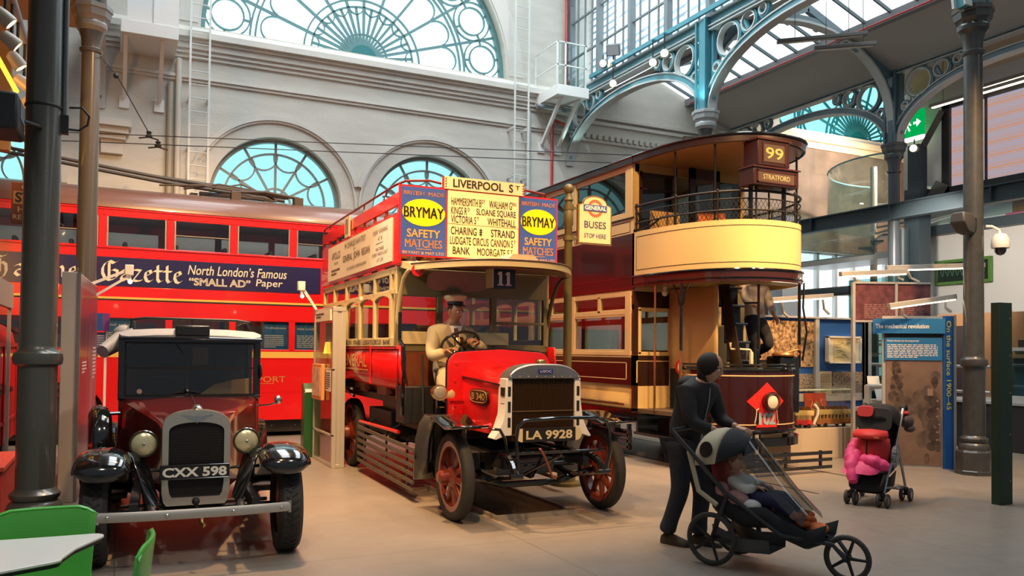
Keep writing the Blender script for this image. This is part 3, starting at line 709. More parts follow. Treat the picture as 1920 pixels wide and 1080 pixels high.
b = MB().cyl((-.46, -.50, .66), (.52, -.50, .66), .014, n=8).cyl((-.40, -.1, .50), (.42, -.1, .50), .016, n=8).bar((-.05, -.35, .62), (.02, .0, .36), .02, .02)
b.cyl((.12, -.42, .62), (-.12, -.1, .40), .018, n=8)
b.build('steering_rods', BLACK, B_)
MB().tube([(-.16, -.52, .70), (-.1, -.50, .62), (.02, -.42, .42), (.06, -.42, .40)], .011, 6).build('starting_handle', mat('rusty_red_iron', (.30, .07, .03), .5), B_)
MB().box(-.30, .34, .15, 1.5, .36, .52).build('engine_tray', mat('tray_grey', (.16, .17, .18), .45), B_, bev=.02)
b = MB()
for x in (-.5, -.36, .4, .55): b.box(x-.05, x+.05, .2, .75, .42, .60)
b.cyl((-.55, .5, .45), (-.55, 1.3, .45), .05, n=10).cyl((.2, .4, .3), (.2, 3.9, .42), .03, n=10).box(-.25, .25, 3.75, 4.1, .30, .62).cyl((-.75, 3.93, .46), (.75, 3.93, .46), .06, n=12)
b.box(-.32, .32, 1.5, 2.2, .30, .66).box(-.36, .10, 2.3, 3.2, .42, .70).box(.40, .75, 2.0, 3.2, .40, .80).box(-.75, -.40, 2.3, 3.3, .55, .85).cyl((-.4, 3.4, .5), (.4, 3.4, .5), .07, n=12)
b.build('running_gear', MBLACK, B_, bev=.01)
for s in (-1, 1):
    spoked_wheel(B_, (s*.80, 0, .41), .41, .105, 10, s, RUST)
    spoked_wheel(B_, (s*.80, 3.93, .46), .46, .13, 10, s, RUST, hub=.15)
# front mudguards
for s in (-1, 1):
    prof = [(.72, .28), (.70, .50), (.66, .70), (.55, .86), (.38, .965), (.16, .965), (-.02, .91), (-.18, .875), (-.34, .89), (-.40, .91)]
    x0, x1 = (-.97, -.62) if s < 0 else (.62, .97)
    b = MB(); b.loft([[(x0, y, z), (x1, y, z)] for y, z in prof], closed=False)
    b.build('mudguard', BLACK, B_, solid=.014)
    if s < 0:
        MB().prism([(-.62, y, z) for y, z in prof[:6]]+[(-.62, .15, .60), (-.62, .50, .28)], (-.012, 0, 0)).build('mudguard_valance', BLACK, B_)
# radiator
rd = MB().box(-.33, .33, -.24, -.12, .74, 1.345).build('radiator_core', mat('radiator_black', (.012, .010, .008), .5), B_)
b = MB()
for k in range(46): x = -.325+k*.01444; b.box(x-.0028, x+.0028, -.262, -.24, .75, 1.34)
b.build('radiator_fins', mat('fin_bronze', (.10, .055, .025), .4, metal=.6), rd)
MB().box(-.33, .33, -.27, -.262, 1.02, 1.032).box(-.33, .33, -.268, -.262, .80, .81).build('radiator_bar', mat('fin_bronze2', (.22, .13, .06), .4, metal=.6), rd)
b = MB(); prof = [(-.385, 1.335)]+[(x, 1.36+.115*(1-abs(x/.385)**3.5)) for x in [(-1+i/10)*.37 for i in range(21)]]+[(.385, 1.335)]
b.prism([(x, -.30, z) for x, z in prof], (0, .22, 0))
tank = b.build('radiator_tank', mat('polished_alloy', (.36, .36, .37), .32, metal=.85), B_, bev=.012)
MB().lathe([(.05, 1.47), (.05, 1.50), (.04, 1.515)], (0, -.19, 0), n=14).build('filler_cap', BRASS, tank)
b = MB()
for k in range(9): b.sph((-.36+k*.09, -.302, 1.352), .009, n=8, m=5)
b.build('rivet', STEEL, tank)
MB().box(-.075, .075, -.312, -.30, 1.385, 1.425).build('badge', mat('badge_blue', (.02, .04, .30), .3), tank)
text(tank, 'LGOC', (-.06, -.312, 1.393), U, V, .12, .024, SIGNW)
for s in (-1, 1):
    b = MB()
    pts = [(.335, 1.335), (.395, 1.335), (.40, 1.12), (.425, .95), (.475, .84), (.52, .775), (.50, .765), (.40, .80), (.335, .80)]
    b.prism([(s*x, -.28, z) for x, z in pts], (0, .16, 0)).build('radiator_pillar', WHITE, B_, bev=.006)
    b = MB()
    for z0, z1 in ((.88, .97), (1.02, 1.12), (1.17, 1.26)):
        b.box(s*.367-.014, s*.367+.014, -.284, -.275, z0, z1) if True else None
    for z0, z1 in ((.90, .97), (1.03, 1.10), (1.17, 1.25)): b.box(s*.40-.004, s*.40+.004, -.25, -.16, z0, z1)
    b.build('pillar_slots', INK, B_)
    MB().prism([(s*x, -.12, z) for x, z in ((.33, 1.30), (.39, 1.30), (.40, 1.0), (.47, .80), (.33, .80))], (0, .03, 0)).build('radiator_side', WHITE, B_)
b = MB().box(-.27, .29, -.375, -.36, .745, .875)
for s, c in ((-1, -.27), (1, .29)): pass
np_ = b.build('number_plate', MBLACK, B_)
b = MB()
for s, c in ((-1, -.27), (1, .29)): b.prism([(c+s*.068*math.cos(R(a)), -.378, .81+.063*math.sin(R(a))) for a in range(-90, 91, 18)], (0, .012, 0))
b.build('plate_end', SIGNC, np_)
text(np_, 'LA 9928', (-.235, -.375, .768), U, V, .49, .085, SIGNC, bold=.03)
# bonnet and dash
b = MB(); rings = []
for y, hw, zt in ((-.12, .375, 1.43), (.3, .385, 1.45), (.78, .42, 1.48)):
    rings.append([(-hw, y, .78), (-hw-.01, y, 1.0), (-hw, y, zt-.16), (-hw+.04, y, zt-.07), (-hw*.6, y, zt-.01), (0, y, zt+.01), (hw*.6, y, zt-.01), (hw-.04, y, zt-.07), (hw, y, zt-.16), (hw+.01, y, 1.0), (hw, y, .78)])
bon = MB().loft(rings).build('bonnet', RED, B_)
MB().bar((-.385, -.12, 1.27), (-.43, .78, 1.32), .02, .016).build('bonnet_bead', mat('dark_bead', (.05, .01, .01), .4), bon)
b = MB().prism([(-.398, .36+.235*math.copysign(abs(math.cos(t_))**.5, math.cos(t_)), 1.135+.075*math.copysign(abs(math.sin(t_))**.7, math.sin(t_))) for t_ in [2*PI*i/28 for i in range(28)]], (-.02, 0, 0))
bp = b.build('fleet_plate', mat('plate_dark', (.03, .012, .010), .35), bon)
MB().tube([(-.42, .36+.215*math.copysign(abs(math.cos(t_))**.5, math.cos(t_)), 1.135+.06*math.copysign(abs(math.sin(t_))**.7, math.sin(t_))) for t_ in [2*PI*i/28 for i in range(28)]], .004, 5, True).build('plate_rim', GOLD, bp)
text(bp, 'B 340', (-.419, .53, 1.10), SU, V, .34, .07, GOLD, bold=.01)
b = MB()
for y in (.50, .08): b.cyl((-.40, y, .86), (-.46, y, .86), .035, .02, 12).sph((-.46, y, .86), .022, n=10, m=6)
b.build('bonnet_catch', RED, bon)
dash = [(-.60, .92), (-.60, 1.42)]+arcpts(-.45, 1.43, .15, 180, 90, 6)+[(0, 1.61)]+arcpts(.45, 1.43, .15, 90, 0, 6)+[(.60, .92)]
da = MB().prism([(x, .76, z) for x, z in dash], (0, .05, 0)).build('dash_board', RED, B_, bev=.006)
MB().tube([(x, .785, z) for x, z in dash], .014, 6).build('dash_beading', BLACK, da)
b = MB()
for x, z in ((-.52, 1.02), (-.52, 1.28), (-.5, 1.46), (.52, 1.3)): b.cyl((x, .75, z), (x, .765, z), .016, n=8)
b.bar((-.58, .74, 1.08), (-.42, .74, 1.08), .02, .02); b.build('dash_bolts', RED, da)
sl = MB().lathe([(.03, .12), (.075, .09), (.085, .0), (.08, -.02)], (-.72, .66, 1.16), (0, 1, 0), 20).build('side_lamp', BRASS, B_)
MB().lathe([(.07, 0), (.06, -.012), (.02, -.02)], (-.72, .645, 1.16), (0, 1, 0), 20).build('lens', LENS, sl)
MB().tube([(-.72, .72, 1.08), (-.70, .78, 1.0), (-.60, .80, 1.0)], .012, 6).build('lamp_bracket', BLACK, sl)
MB().tube([(-.42, -.60, .52), (-.44, -.60, .80), (-.42, -.60, .92), (-.36, -.60, .97), (.0, -.60, .985), (.40, -.60, .98), (.50, -.60, .94), (.535, -.60, .86), (.54, -.60, .66), (.48, -.62, .48)], .017, 8).build('front_guard_rail', BLACK, B_)
MB().tube([(-.60, -.42, .885), (-.54, -.46, .88), (-.50, -.48, .80), (-.48, -.50, .66)], .014, 8).build('guard_stay', BLACK, B_)
# cab floor, seat, steering
MB().box(-.62, .62, .8, 1.5, .66, .74).build('cab_floor', mat('cab_wood', (.11, .045, .018), .5), B_)
MB().box(-.93, -.60, 1.18, 1.5, .80, 1.20).box(-.60, .6, 1.3, 1.5, .74, 1.12).build('cab_side_box', MBLACK, B_, bev=.01)
MB().box(-.55, .55, 1.02, 1.46, 1.12, 1.20).build('driver_seat', mat('seat_leather', (.05, .02, .012), .5), B_, bev=.03)
swc = Vector((-.365, 1.02, 1.665)); ax = Vector((0, .62, .78)).normalized(); e1 = Vector((1, 0, 0)); e2 = ax.cross(e1)
sw = MB().tube([swc+(e1*math.cos(2*PI*i/28)+e2*math.sin(2*PI*i/28))*.205 for i in range(28)], .016, 8, True).build('steering_wheel', mat('wheel_rim_black', (.02, .012, .009), .25, coat=.6), B_)
b = MB()
for k in range(4): a = PI/4+k*PI/2; b.cyl(swc-ax*.02, swc+(e1*math.cos(a)+e2*math.sin(a))*.2, .012, .010, 8)
b.cyl(swc-ax*.75, swc, .022, n=10); b.build('steering_column', MBLACK, sw)
MB().cyl(swc-ax*.03, swc+ax*.05, .05, .058, 18, caps=False).cyl(swc-ax*.03, swc+ax*.02, .046, n=16).cyl(swc+Vector((-.07, -.03, -.10)), swc+Vector((-.02, -.01, -.03)), .02, .04, 12).build('horn_brass', BRASS, sw)
b = MB().cyl((-.66, .92, .74), (-.66, .95, 1.36), .011, n=8).sph((-.66, .95, 1.38), .026, n=10, m=7).cyl((-.78, .98, .74), (-.78, 1.05, 1.55), .012, n=8)
b.build('hand_lever', MBLACK, B_)
# lower saloon: floor, sides, pillars, windows
MB().box(-.80, .80, 1.5, 5.35, .97, 1.05).build('saloon_floor', MBLACK, B_)
def flank(s, nm):
    x = s*.93
    b = MB(); b.loft([[(x, y, 1.64), (x+s*.018, y, 1.45), (x, y, 1.30), (x-s*.05, y, 1.20), (x-s*.10, y, 1.15)] for y in (1.30, 5.35)], closed=False)
    o = b.build(nm, RED, B_, solid=.02); return o
fl = flank(-1, 'side_panel'); flank(1, 'side_panel')
b = MB()
for y0, y1 in ((1.36, 2.46), (2.54, 4.30), (4.36, 5.3)):
    for ya, yb, za, zb in ((y0, y1, 1.60, 1.606), (y0, y1, 1.255, 1.262), (y0, y0+.008, 1.255, 1.6), (y1-.008, y1, 1.255, 1.6)): b.box(-.962, -.94, ya, yb, za, zb)
b.build('panel_lining', mat('lining_dark', (.12, .01, .008), .4), fl)
for y in (2.5, 4.33): MB().box(-.965, -.945, y-.012, y+.012, 1.18, 1.64).build('panel_bead', RED, fl)
text(fl, 'GENERAL', (-.957, 4.12, 1.375), SU, V, 1.45, .16, GOLD, bold=.01)
MB().box(-.958, -.95, 2.66, 4.12, 1.335, 1.345).build('underline', GOLD, fl)
for s in (-1, 1):
    x0, x1 = (-.95, -.90) if s < 0 else (.90, .95)
    b = MB().box(x0, x1, 1.5, 5.35, 1.63, 1.73).box(x0, x1, 1.5, 5.35, 2.22, 2.27).box(x0, x1, 1.5, 5.35, 2.44, 2.52)
    for y in (1.53, 1.72, 2.42, 3.14, 3.88, 4.62, 5.32): b.box(x0, x1, y-.035, y+.035, 1.63, 2.5)
    for ya, yb in ((1.755, 2.385), (2.455, 3.105), (3.175, 3.845), (3.915, 4.585), (4.655, 5.285)):   # arched window heads
        pts = [(x0, ya, 2.23)]+[(x0, ya+(yb-ya)*i/10, 2.165+.05*math.sin(PI*i/10)**.6) for i in range(11)]+[(x0, yb, 2.23)]
        b.prism(pts, (.05, 0, 0))
    fr = b.build('window_framing', BCREAM, B_, bev=.004)
    MB().box(s*.922-.002, s*.922+.002, 1.75, 5.3, 1.73, 2.44).build('window_glass', VGLASS, fr, smooth=0)
    if s < 0: text(fr, 'KINGS ROAD \u00b7 VICTORIA ST\u1d3a \u00b7 STRAND \u00b7 LUDGATE CIRCUS \u00b7 BANK'.replace('\u1d3a', 'N'), (-.95, 4.9, 1.652), SU, V, 3.2, .055, INK, bold=.01)
MB().box(-.93, .93, 1.5, 5.35, 2.45, 2.52).build('deck_floor', mat('deck_dark', (.10, .075, .035), .6), B_)
for y in (2.2, 3.2, 4.2):
    for x0, x1 in ((-.85, -.35), (.35, .85)): MB().box(x0, x1, y, y+.4, 1.05, 1.45).box(x0, x1, y+.34, y+.40, 1.45, 1.92).build('saloon_seat', mat('seat_moquette', (.20, .05, .025), .7), B_, bev=.02)
# front bulkhead behind the driver
OLV = mat('bulkhead_olive', (.20, .17, .075), .45)
b = MB().box(-.93, .93, 1.46, 1.52, 2.20, 2.50)
for x in (-.92, -.44, .22, .90): b.box(x-.035, x+.035, 1.46, 1.52, 1.62, 2.22)
b.box(-.93, .93, 1.46, 1.52, 1.58, 1.66); b.box(.22, .90, 1.46, 1.52, 1.90, 1.93)
b.build('bulkhead_frame', OLV, B_, bev=.005)
MB().box(-.93, .93, 1.465, 1.515, 1.05, 1.58).build('bulkhead_panel', mat('bulkhead_brown', (.20, .055, .018), .4, coat=.3), B_)
MB().box(-.90, .40, 1.440, 1.462, 1.66, 1.80).build('bulkhead_ledge', BCREAM, B_)
for xa, xb in ((-.885, -.475), (-.405, .185), (.255, .865)): MB().box(xa, xb, 1.488, 1.492, 1.66, 2.2).build('bulkhead_glass', VGLASS, B_, smooth=0)
MB().prism([(-.37+.35*math.copysign(abs(math.cos(t_))**.45, math.cos(t_)), 1.10-.05*math.sin(t_), 2.345+.105*math.copysign(abs(math.sin(t_))**.55, math.sin(t_))) for t_ in [2*PI*i/32 for i in range(32)]], (0, .012, 0)).build('canopy_window', mat('smoked_glass', (.17, .14, .115), .35), B_)
# canopy with curved front edge
N = 24; out = []
for i in range(N+1):
    t_ = -1+2*i/N; out.append((.95*t_, .16+.80*abs(t_)**2.6))
rings = []
for x, y in out: z = 2.485-.01*(abs(x)/.95)**2; rings.append([(x, y, z-.045), (x, y, z+.02), (x, y+.03, z+.032), (x*.97, 1.45, z+.10), (x*.97, 1.45, z+.03)])
cn = MB().loft(rings).build('canopy', BCREAM, B_, smooth=50)
MB().tube([(x, y-.004, 2.485-.01*(abs(x)/.95)**2+.022) for x, y in out], .009, 6).build('canopy_bead', mat('bead_brown', (.12, .05, .02), .4), cn)
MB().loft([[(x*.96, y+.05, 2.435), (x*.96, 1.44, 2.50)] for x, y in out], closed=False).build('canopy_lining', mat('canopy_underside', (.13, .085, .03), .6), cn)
MB().prism([(-.10, .42, 2.52), (.30, .42, 2.52), (.22, .42, 2.60), (-.02, .42, 2.60)], (0, .3, .01)).build('lamp_cowl', mat('cowl_grey', (.42, .36, .26), .5), cn)
for s, m_ in ((-1, BCREAM), (1, mat('dark_bracket', (.10, .075, .03), .45))):
    pts = [(s*.93, .96, 2.455), (s*.935, 1.12, 2.43), (s*.935, 1.25, 2.37), (s*.935, 1.36, 2.22), (s*.935, 1.46, 2.0), (s*.935, 1.50, 1.75)]
    MB().tube(pts, [.016, .02, .024, .026, .024, .02], 8).build('canopy_bracket', m_, B_)
MB().tube([(-.955, 1.30, 2.0), (-.965, 1.27, 1.80), (-.965, 1.27, 1.70), (-.965, 1.12, 1.62), (-.965, 1.10, 1.5), (-.965, 1.14, 1.05), (-.95, 1.2, .9)], .02, 8).build('grab_rail', BLACK, B_)
bx = MB().box(-.16, .09, .60, .78, 2.255, 2.455).build('route_box', mat('blind_navy', (.01, .012, .03), .35), B_)
MB().prism([(-.16, .60, 2.255), (-.16, .60, 2.455), (-.16, .78, 2.455), (-.16, .78, 2.255)], (-.012, 0, 0)).build('box_side', BCREAM, bx)
b = MB()
for x in (-.10, -.01):
    b.box(x, x+.034, .592, .597, 2.28, 2.425).box(x-.018, x+.052, .592, .597, 2.28, 2.293).poly([(x, .592, 2.425), (x-.018, .592, 2.405), (x-.018, .592, 2.39), (x, .592, 2.395)])
b.build('route_number', SIGNW, bx)
rs = MB().disc((-.885, .93, 2.43), U, V, .068, .02, 24).build('hanging_disc', RED, B_)
MB().cyl((-.885, .93, 2.49), (-.885, .96, 2.53), .006, n=6).disc((-.885, .908, 2.435), U, V, .02, .004, 14).build('disc_hook', CHROME, rs)
# upper deck boards
XU = .955
for s in (-1, 1):
    x0, x1 = (-XU-.02, -XU+.02) if s < 0 else (XU-.02, XU+.02)
    o = MB().box(x0, x1, 1.36, 5.35, 2.54, 3.10).build('side_board', RED, B_)
    MB().box(x0, x1, 1.36, 5.35, 3.185, 3.32).build('top_board', RED, B_)
    for y in (1.40, 1.9, 2.4, 2.9, 3.4, 3.9, 4.4, 4.9, 5.3): MB().box(x0+.012, x1-.005, y-.03, y+.03, 2.54, 3.31).build('board_post', mat('post_red_dark', (.42, .03, .015), .4), B_)
    rl = [(s*XU, 5.35, 3.0), (s*XU, 5.36, 3.36), (s*XU, 5.3, 3.42), (s*XU, 1.75, 3.43), (s*XU*.98, 1.58, 3.44), (s*XU*.90, 1.46, 3.47), (s*.60, 1.42, 3.49), (s*.46, 1.42, 3.47)]
    rr_ = MB().tube(rl, .014, 8).build('top_rail', mat('rail_maroon', (.14, .022, .018), .35, coat=.4), B_)
    for y in (1.9, 2.9, 3.9, 4.9): MB().tube([(s*XU, y, 3.43), (s*XU, y+.04, 3.36), (s*XU, y, 3.30)], .010, 6).build('rail_bracket', mat('rail_maroon', (.14, .022, .018), .35, coat=.4), rr_)
    if s < 0:
        ad = MB().box(-XU-.034, -XU-.02, 1.56, 4.86, 2.58, 3.07).build('advert_board', SIGNW, B_)
        b = MB(); L = lambda st, y, z, wd, ht, bo=0: letter(b, st, (-XU-.034, y, z), SU, V, wd, ht, bold=bo)
        L('APOLLO', 4.60, 2.87, .52, .10); L('THEATRE', 4.45, 2.79, .25, .035)
        L('Mr CHARLES HAWTREY', 3.80, 2.95, 1.12, .075); L('IN', 3.30, 2.89, .08, .03); L('GENERAL  JOHN  REGAN', 3.90, 2.75, 1.42, .115, .01); L('BY GEORGE A BIRMINGHAM', 3.65, 2.65, 1.0, .04)
        L('EVERY EVENING', 2.33, 2.95, .62, .05); L('AT 8', 2.12, 2.87, .18, .045); L('MATINEE', 2.20, 2.75, .34, .04); L('EVERY WED & SAT', 2.36, 2.69, .66, .04); L('AT 2-30', 2.15, 2.62, .26, .04)
        b.box(-XU-.036, -XU-.034, 1.90, 2.2, 2.835, 2.84)
        wordlines(b, (-XU-.034, 4.62, 2.64), SU, V, .55, .10, 2)
        b.build('lettering', mat('advert_ink_brown', (.10, .055, .03), .6), ad, smooth=0)
        rp_ = MB().box(-XU-.045, -XU-.03, 3.52, 3.78, 3.10, 3.38).build('route_plate', SIGNC, B_)
        b = MB()
        for y in (3.71, 3.64): b.box(-XU-.049, -XU-.046, y-.028, y, 3.14, 3.34)
        b.build('route_number', INK, rp_)
for y in (2.0, 2.75, 3.5, 4.25, 5.0):
    for x0, x1 in ((-.85, -.15), (.15, .85)):
        b = MB().box(x0, x1, y, y+.35, 2.84, 2.88)
        for k in range(5): b.box(x0+k*(x1-x0-.05)/4, x0+k*(x1-x0-.05)/4+.05, y+.34, y+.37, 2.88, 3.2)
        for xx in (x0+.05, x1-.05): b.box(xx-.015, xx+.015, y+.1, y+.3, 2.52, 2.84)
        b.build('deck_seat', WOOD, B_)
YF = 1.33
fb = MB().box(-.975, .975, YF, YF+.03, 2.56, 3.34).box(-.47, .53, YF, YF+.04, 3.33, 3.47).build('front_board', RED, B_)
def poster(x0, x1):
    o = MB().box(x0, x1, YF-.012, YF, 2.575, 3.32).build('poster', BBLUE, B_); w_ = x1-x0; y = YF-.012
    MB().disc(((x0+x1)/2, y-.003, 3.044), U, V, w_*.475, -.002, 40, .15).build('yellow_oval', YEL, o)
    b = MB(); L = lambda st, x, z, wd, ht, bo=.0: letter(b, st, (x0+w_*x, y, z), U, V, w_*wd, ht, bold=bo)
    L('BRITISH  MADE', .05, 3.23, .90, .046, .008); L('SAFETY', .13, 2.768, .74, .09, .015); L('MATCHES', .09, 2.657, .82, .09, .012); L('BRYANT & MAY LTD', .04, 2.584, .92, .03)
    b.box(x0+w_*.34, x0+w_*.68, y-.004, y, 2.638, 2.642)
    b.build('lettering', ORAN, o, smooth=0)
    text(o, 'BRYMAY', (x0+w_*.055, y, 2.985), U, V, w_*.89, .118, INK, bold=.026, lift=.007)
poster(-.955, -.435); poster(.475, .955)
rb = MB().box(-.415, .455, YF-.014, YF, 2.575, 2.944).box(-.415, .455, YF-.016, YF, 2.95, 3.32).build('route_board', mat('route_cream', (.84, .74, .42), .5), B_)
b = MB(); y = YF-.016
rows = [(3.158, .088, [('HAMMERSMITH B', .04, .42), ('DY', .465, .05), ('WALHAM G', .57, .33), ('RN', .905, .055)]), (3.055, .086, [('KINGS R', .04, .22), ('D', .27, .03), ('SLOANE SQUARE', .39, .57)]),
        (2.958, .086, [('VICTORIA S', .04, .35), ('T', .40, .03), ('WHITEHALL', .55, .41)]), (2.828, .09, [('CHARING', .04, .36), ('STRAND', .60, .35)]), (2.717, .09, [('LUDGATE CIRCUS', .03, .54), ('CANNON S', .60, .32), ('T', .93, .03)]), (2.608, .086, [('BANK', .07, .24), ('MOORGATE S', .41, .46), ('T', .89, .03)])]
for z, h, ws in rows:
    for st, x, wd in ws:
        sup = len(st) < 3
        letter(b, st, (-.415+.87*x, y, z+(h*.5 if sup else 0)), U, V, .87*wd, h*(.5 if sup else 1), bold=.014)
for z in (2.848, 2.873, 2.898): b.box(-.035 if z != 2.89 else -.045, -.0 if z != 2.89 else .01, y-.004, y-.002, z-.006, z+.006)
b.box(-.022, -.012, y-.004, y-.002, 2.83, 2.918)
b.build('lettering', INK, rb, smooth=0)
db = MB().box(-.455, .515, YF-.02, YF, 3.335, 3.475).build('destination_board', SIGNC, B_)
b = MB(); letter(b, 'LIVERPOOL  S', (-.36, YF-.02, 3.358), U, V, .74, .095, bold=.025); letter(b, 'T', (.41, YF-.02, 3.395), U, V, .055, .05, bold=.02)
for x in (-.45, .50):
    for k in range(4): b.box(x, x+.012, YF-.023, YF-.02, 3.35+k*.03, 3.365+k*.03)
b.build('lettering', INK, db, smooth=0)
for o in (fb, rb, db)+tuple(c for c in B_.children if c.name.startswith('poster')): o.location.z = .062
# side guard slats, brake bar, sign panel under the body
for sx in (-1, 1):
    for k in range(6):
        z = .60-k*.085
        MB().prism([(sx*.885, .95, z-.068), (sx*.885, 2.2, z-.055), (sx*.885, 3.3, z-.03), (sx*.885, 3.3, z+.012), (sx*.885, 2.2, z-.012), (sx*.885, .95, z-.03)], (sx*.02, 0, 0)).build('guard_slat', mat('slat_brown_grey', (.11, .085, .062), .6), B_)
MB().cyl((-.88, 3.25, .66), (-.88, 1.55, .68), .022, n=10).build('red_bar', RED, B_)
for y in (3.0, 2.0, 1.2): MB().tube([(-.88, y, .12), (-.89, y, .62), (-.7, y, .74), (-.45, y, .62)], .014, 6).build('guard_bracket', BLACK, B_)
tp = MB().prism([(-.70, 1.35, 1.12), (-.70, 2.9, 1.12), (-.66, 2.9, .70), (-.66, 1.35, .70)], (.02, 0, 0)).build('valance_panel', mat('valance_brown', (.035, .018, .010), .4), B_)
b = MB(); wordlines(b, (-.70, 2.2, .86), SU, V, .75, .2, 3); b.build('lettering', GOLD, tp, smooth=0)
MB().tube([(-.62, 4.35, .98), (-.9, 4.3, 1.0), (-.93, 3.9, 1.06), (-.93, 3.4, .98)], .02, 6).box(-.95, -.6, 3.4, 4.6, 1.06, 1.09).build('rear_mudguard', BLACK, B_)
# drip tray under the engine
t = thing('drip_tray', 'low steel rimmed black drip tray on the floor under the open top bus', 'tray', (3.66, 8.0, 0))
MB().box(-.40, .40, -.98, 1.0, .001, .02).build('oil_sheet', mat('oily_black', (.012, .011, .010), .22, coat=.2), t)
MB().box(-.43, .43, -1.02, -.98, 0, .045).box(-.43, -.40, -.98, 1.02, 0, .035).box(.40, .43, -.98, 1.02, 0, .035).build('rim', mat('tray_rim', (.36, .33, .29), .4, metal=.4), t)
# ================================================================== TRAM
tram = thing('double_deck_tram', 'maroon and cream double deck tram with curved balcony end', 'tram', (7.91, 10.1, 0))
T_ = tram
def dcurve(a, b, n=2.5, N=48, y0=0.0, t0=-1.0, t1=1.0):
    """plan curve of the tram end, from the near side round the front to the far side"""
    out = []
    for i in range(N+1):
        th = PI/2*(t0+(t1-t0)*i/N)           # -90 .. 90 degrees
        sx, cx = math.sin(th), math.cos(th)
        out.append((a*math.copysign(abs(sx)**(2/n), sx), y0-b*abs(cx)**(2/n)))
    return out
class Along:
    """maps arc length along a plan curve (0 = middle) and height to a point"""
    def __init__(s, pts):
        s.p = [Vector((*q, 0)) for q in pts]; s.l = [0]
        for a, b in zip(s.p[:-1], s.p[1:]): s.l.append(s.l[-1]+(b-a).length)
        mid = min(range(len(pts)), key=lambda i: abs(pts[i][0])); m0 = s.l[mid]; s.l = [x-m0 for x in s.l]
    def at(s, d, z, off=0):
        k = 0
        while k < len(s.l)-2 and s.l[k+1] < d: k += 1
        a, b = s.p[k], s.p[k+1]; f_ = (d-s.l[k])/(s.l[k+1]-s.l[k]); t = (b-a).normalized()
        return a+(b-a)*f_+Vector((t.y, -t.x, 0))*off+Vector((0, 0, z))
BALC = dcurve(1.05, 1.85); DASH = dcurve(1.0, 1.745)
AB = Along(BALC); AD = Along(DASH)
LT = 6.6
# underframe and truck
b = MB().box(-.95, .95, -.1, LT, .62, .72); b.box(-.75, .75, -1.4, -.1, .66, .74)
b.build('underframe', BLACK, T_)
for s in (-1, 1):
    b = MB().box(s*.82-.03, s*.82+.03, .4, 5.6, .28, .40).box(s*.82-.02, s*.82+.02, .3, 5.7, .50, .58)
    for y in (.8, 1.5, 2.2, 4.0, 4.6, 5.3): b.box(s*.86-.07, s*.86+.05, y-.11, y+.11, .26, .56)
    for y in (1.15, 1.85, 4.3, 4.95): b.cyl((s*.84, y, .40), (s*.84, y, .60), .05, n=10)
    b.build('truck_frame', BLACK, T_, bev=.008)
    for y in (1.5, 4.6): MB().lathe([(.05, -.05), (.36, -.05), (.38, .0), (.36, .05), (.30, .03), (.05, .03)], (s*.70, y, .40), (1, 0, 0), 28).build('wheel', mat('wheel_iron', (.05, .042, .04), .5), T_)
b = MB()
for k in range(3): b.box(-.98, -.93, .2, 2.8, .14+k*.09, .18+k*.09)
for y in (.25, 1.5, 2.75): b.box(-.98, -.92, y-.02, y+.02, .12, .6)
b.build('side_lifeguard', BLACK, T_)
MB().box(-1.12, -.72, -1.05, -.12, .40, .44).box(-1.1, -.75, -1.0, -.95, .40, .70).box(-1.1, -.75, -.2, -.15, .40, .70).build('entrance_step', BLACK, T_)
# lower body
MB().box(-.88, .88, 0, LT, .70, .78).build('saloon_floor', MBLACK, T_)
b = MB().loft([[(-.99, y, 1.11), (-.98, y, .98), (-.95, y, .84), (-.90, y, .70)] for y in (.10, LT)], closed=False)
rk = b.build('rocker_panel', CREAM, T_, solid=.02)
b = MB()
for ya, yb, za, zb in ((.2, 2.6, .775, .782), (2.6, 2.608, .775, 1.05), (.2, .208, .775, 1.05)): b.add([(-.993, ya, zb), (-.993, yb, zb), (-.955, yb, za) if zb < 1 else (-.955, yb, za), (-.955, ya, za)], [(0, 1, 2, 3)])
b.build('rocker_lining', INK, rk)
b = MB(); letter(b, 'West Ham Corporation Tramways   General Manager', (-.977, 2.4, .80), SU, V, 1.9, .035); b.build('lettering', INK, rk, smooth=0)
wp = MB().box(-1.05, -1.0, 0.06, LT, 1.10, 1.54).build('waist_panel', DKMAR, T_)
b = MB()
def lined(mb, x, y0, y1, z0, z1, w_=.012, th=.006):
    for ya, yb, za, zb in ((y0, y1, z1-w_, z1), (y0, y1, z0, z0+w_), (y0, y0+w_, z0, z1), (y1-w_, y1, z0, z1)): mb.box(x-th, x, ya, yb, za, zb)
lined(b, -1.05, .18, 1.85, 1.18, 1.44); lined(b, -1.05, 1.98, 3.6, 1.18, 1.44); lined(b, -1.05, 3.72, 5.3, 1.18, 1.44)
b.box(-1.056, -1.05, .06, LT, 1.515, 1.53)
b.build('gold_lining', mat('lining_cream', (.75, .55, .28), .4), wp)
MB().box(1.0, 1.05, 0, LT, .72, 1.54).build('waist_panel', MAROON, T_)
PIL = [.15, 1.82, 3.36, 4.90, 6.45]
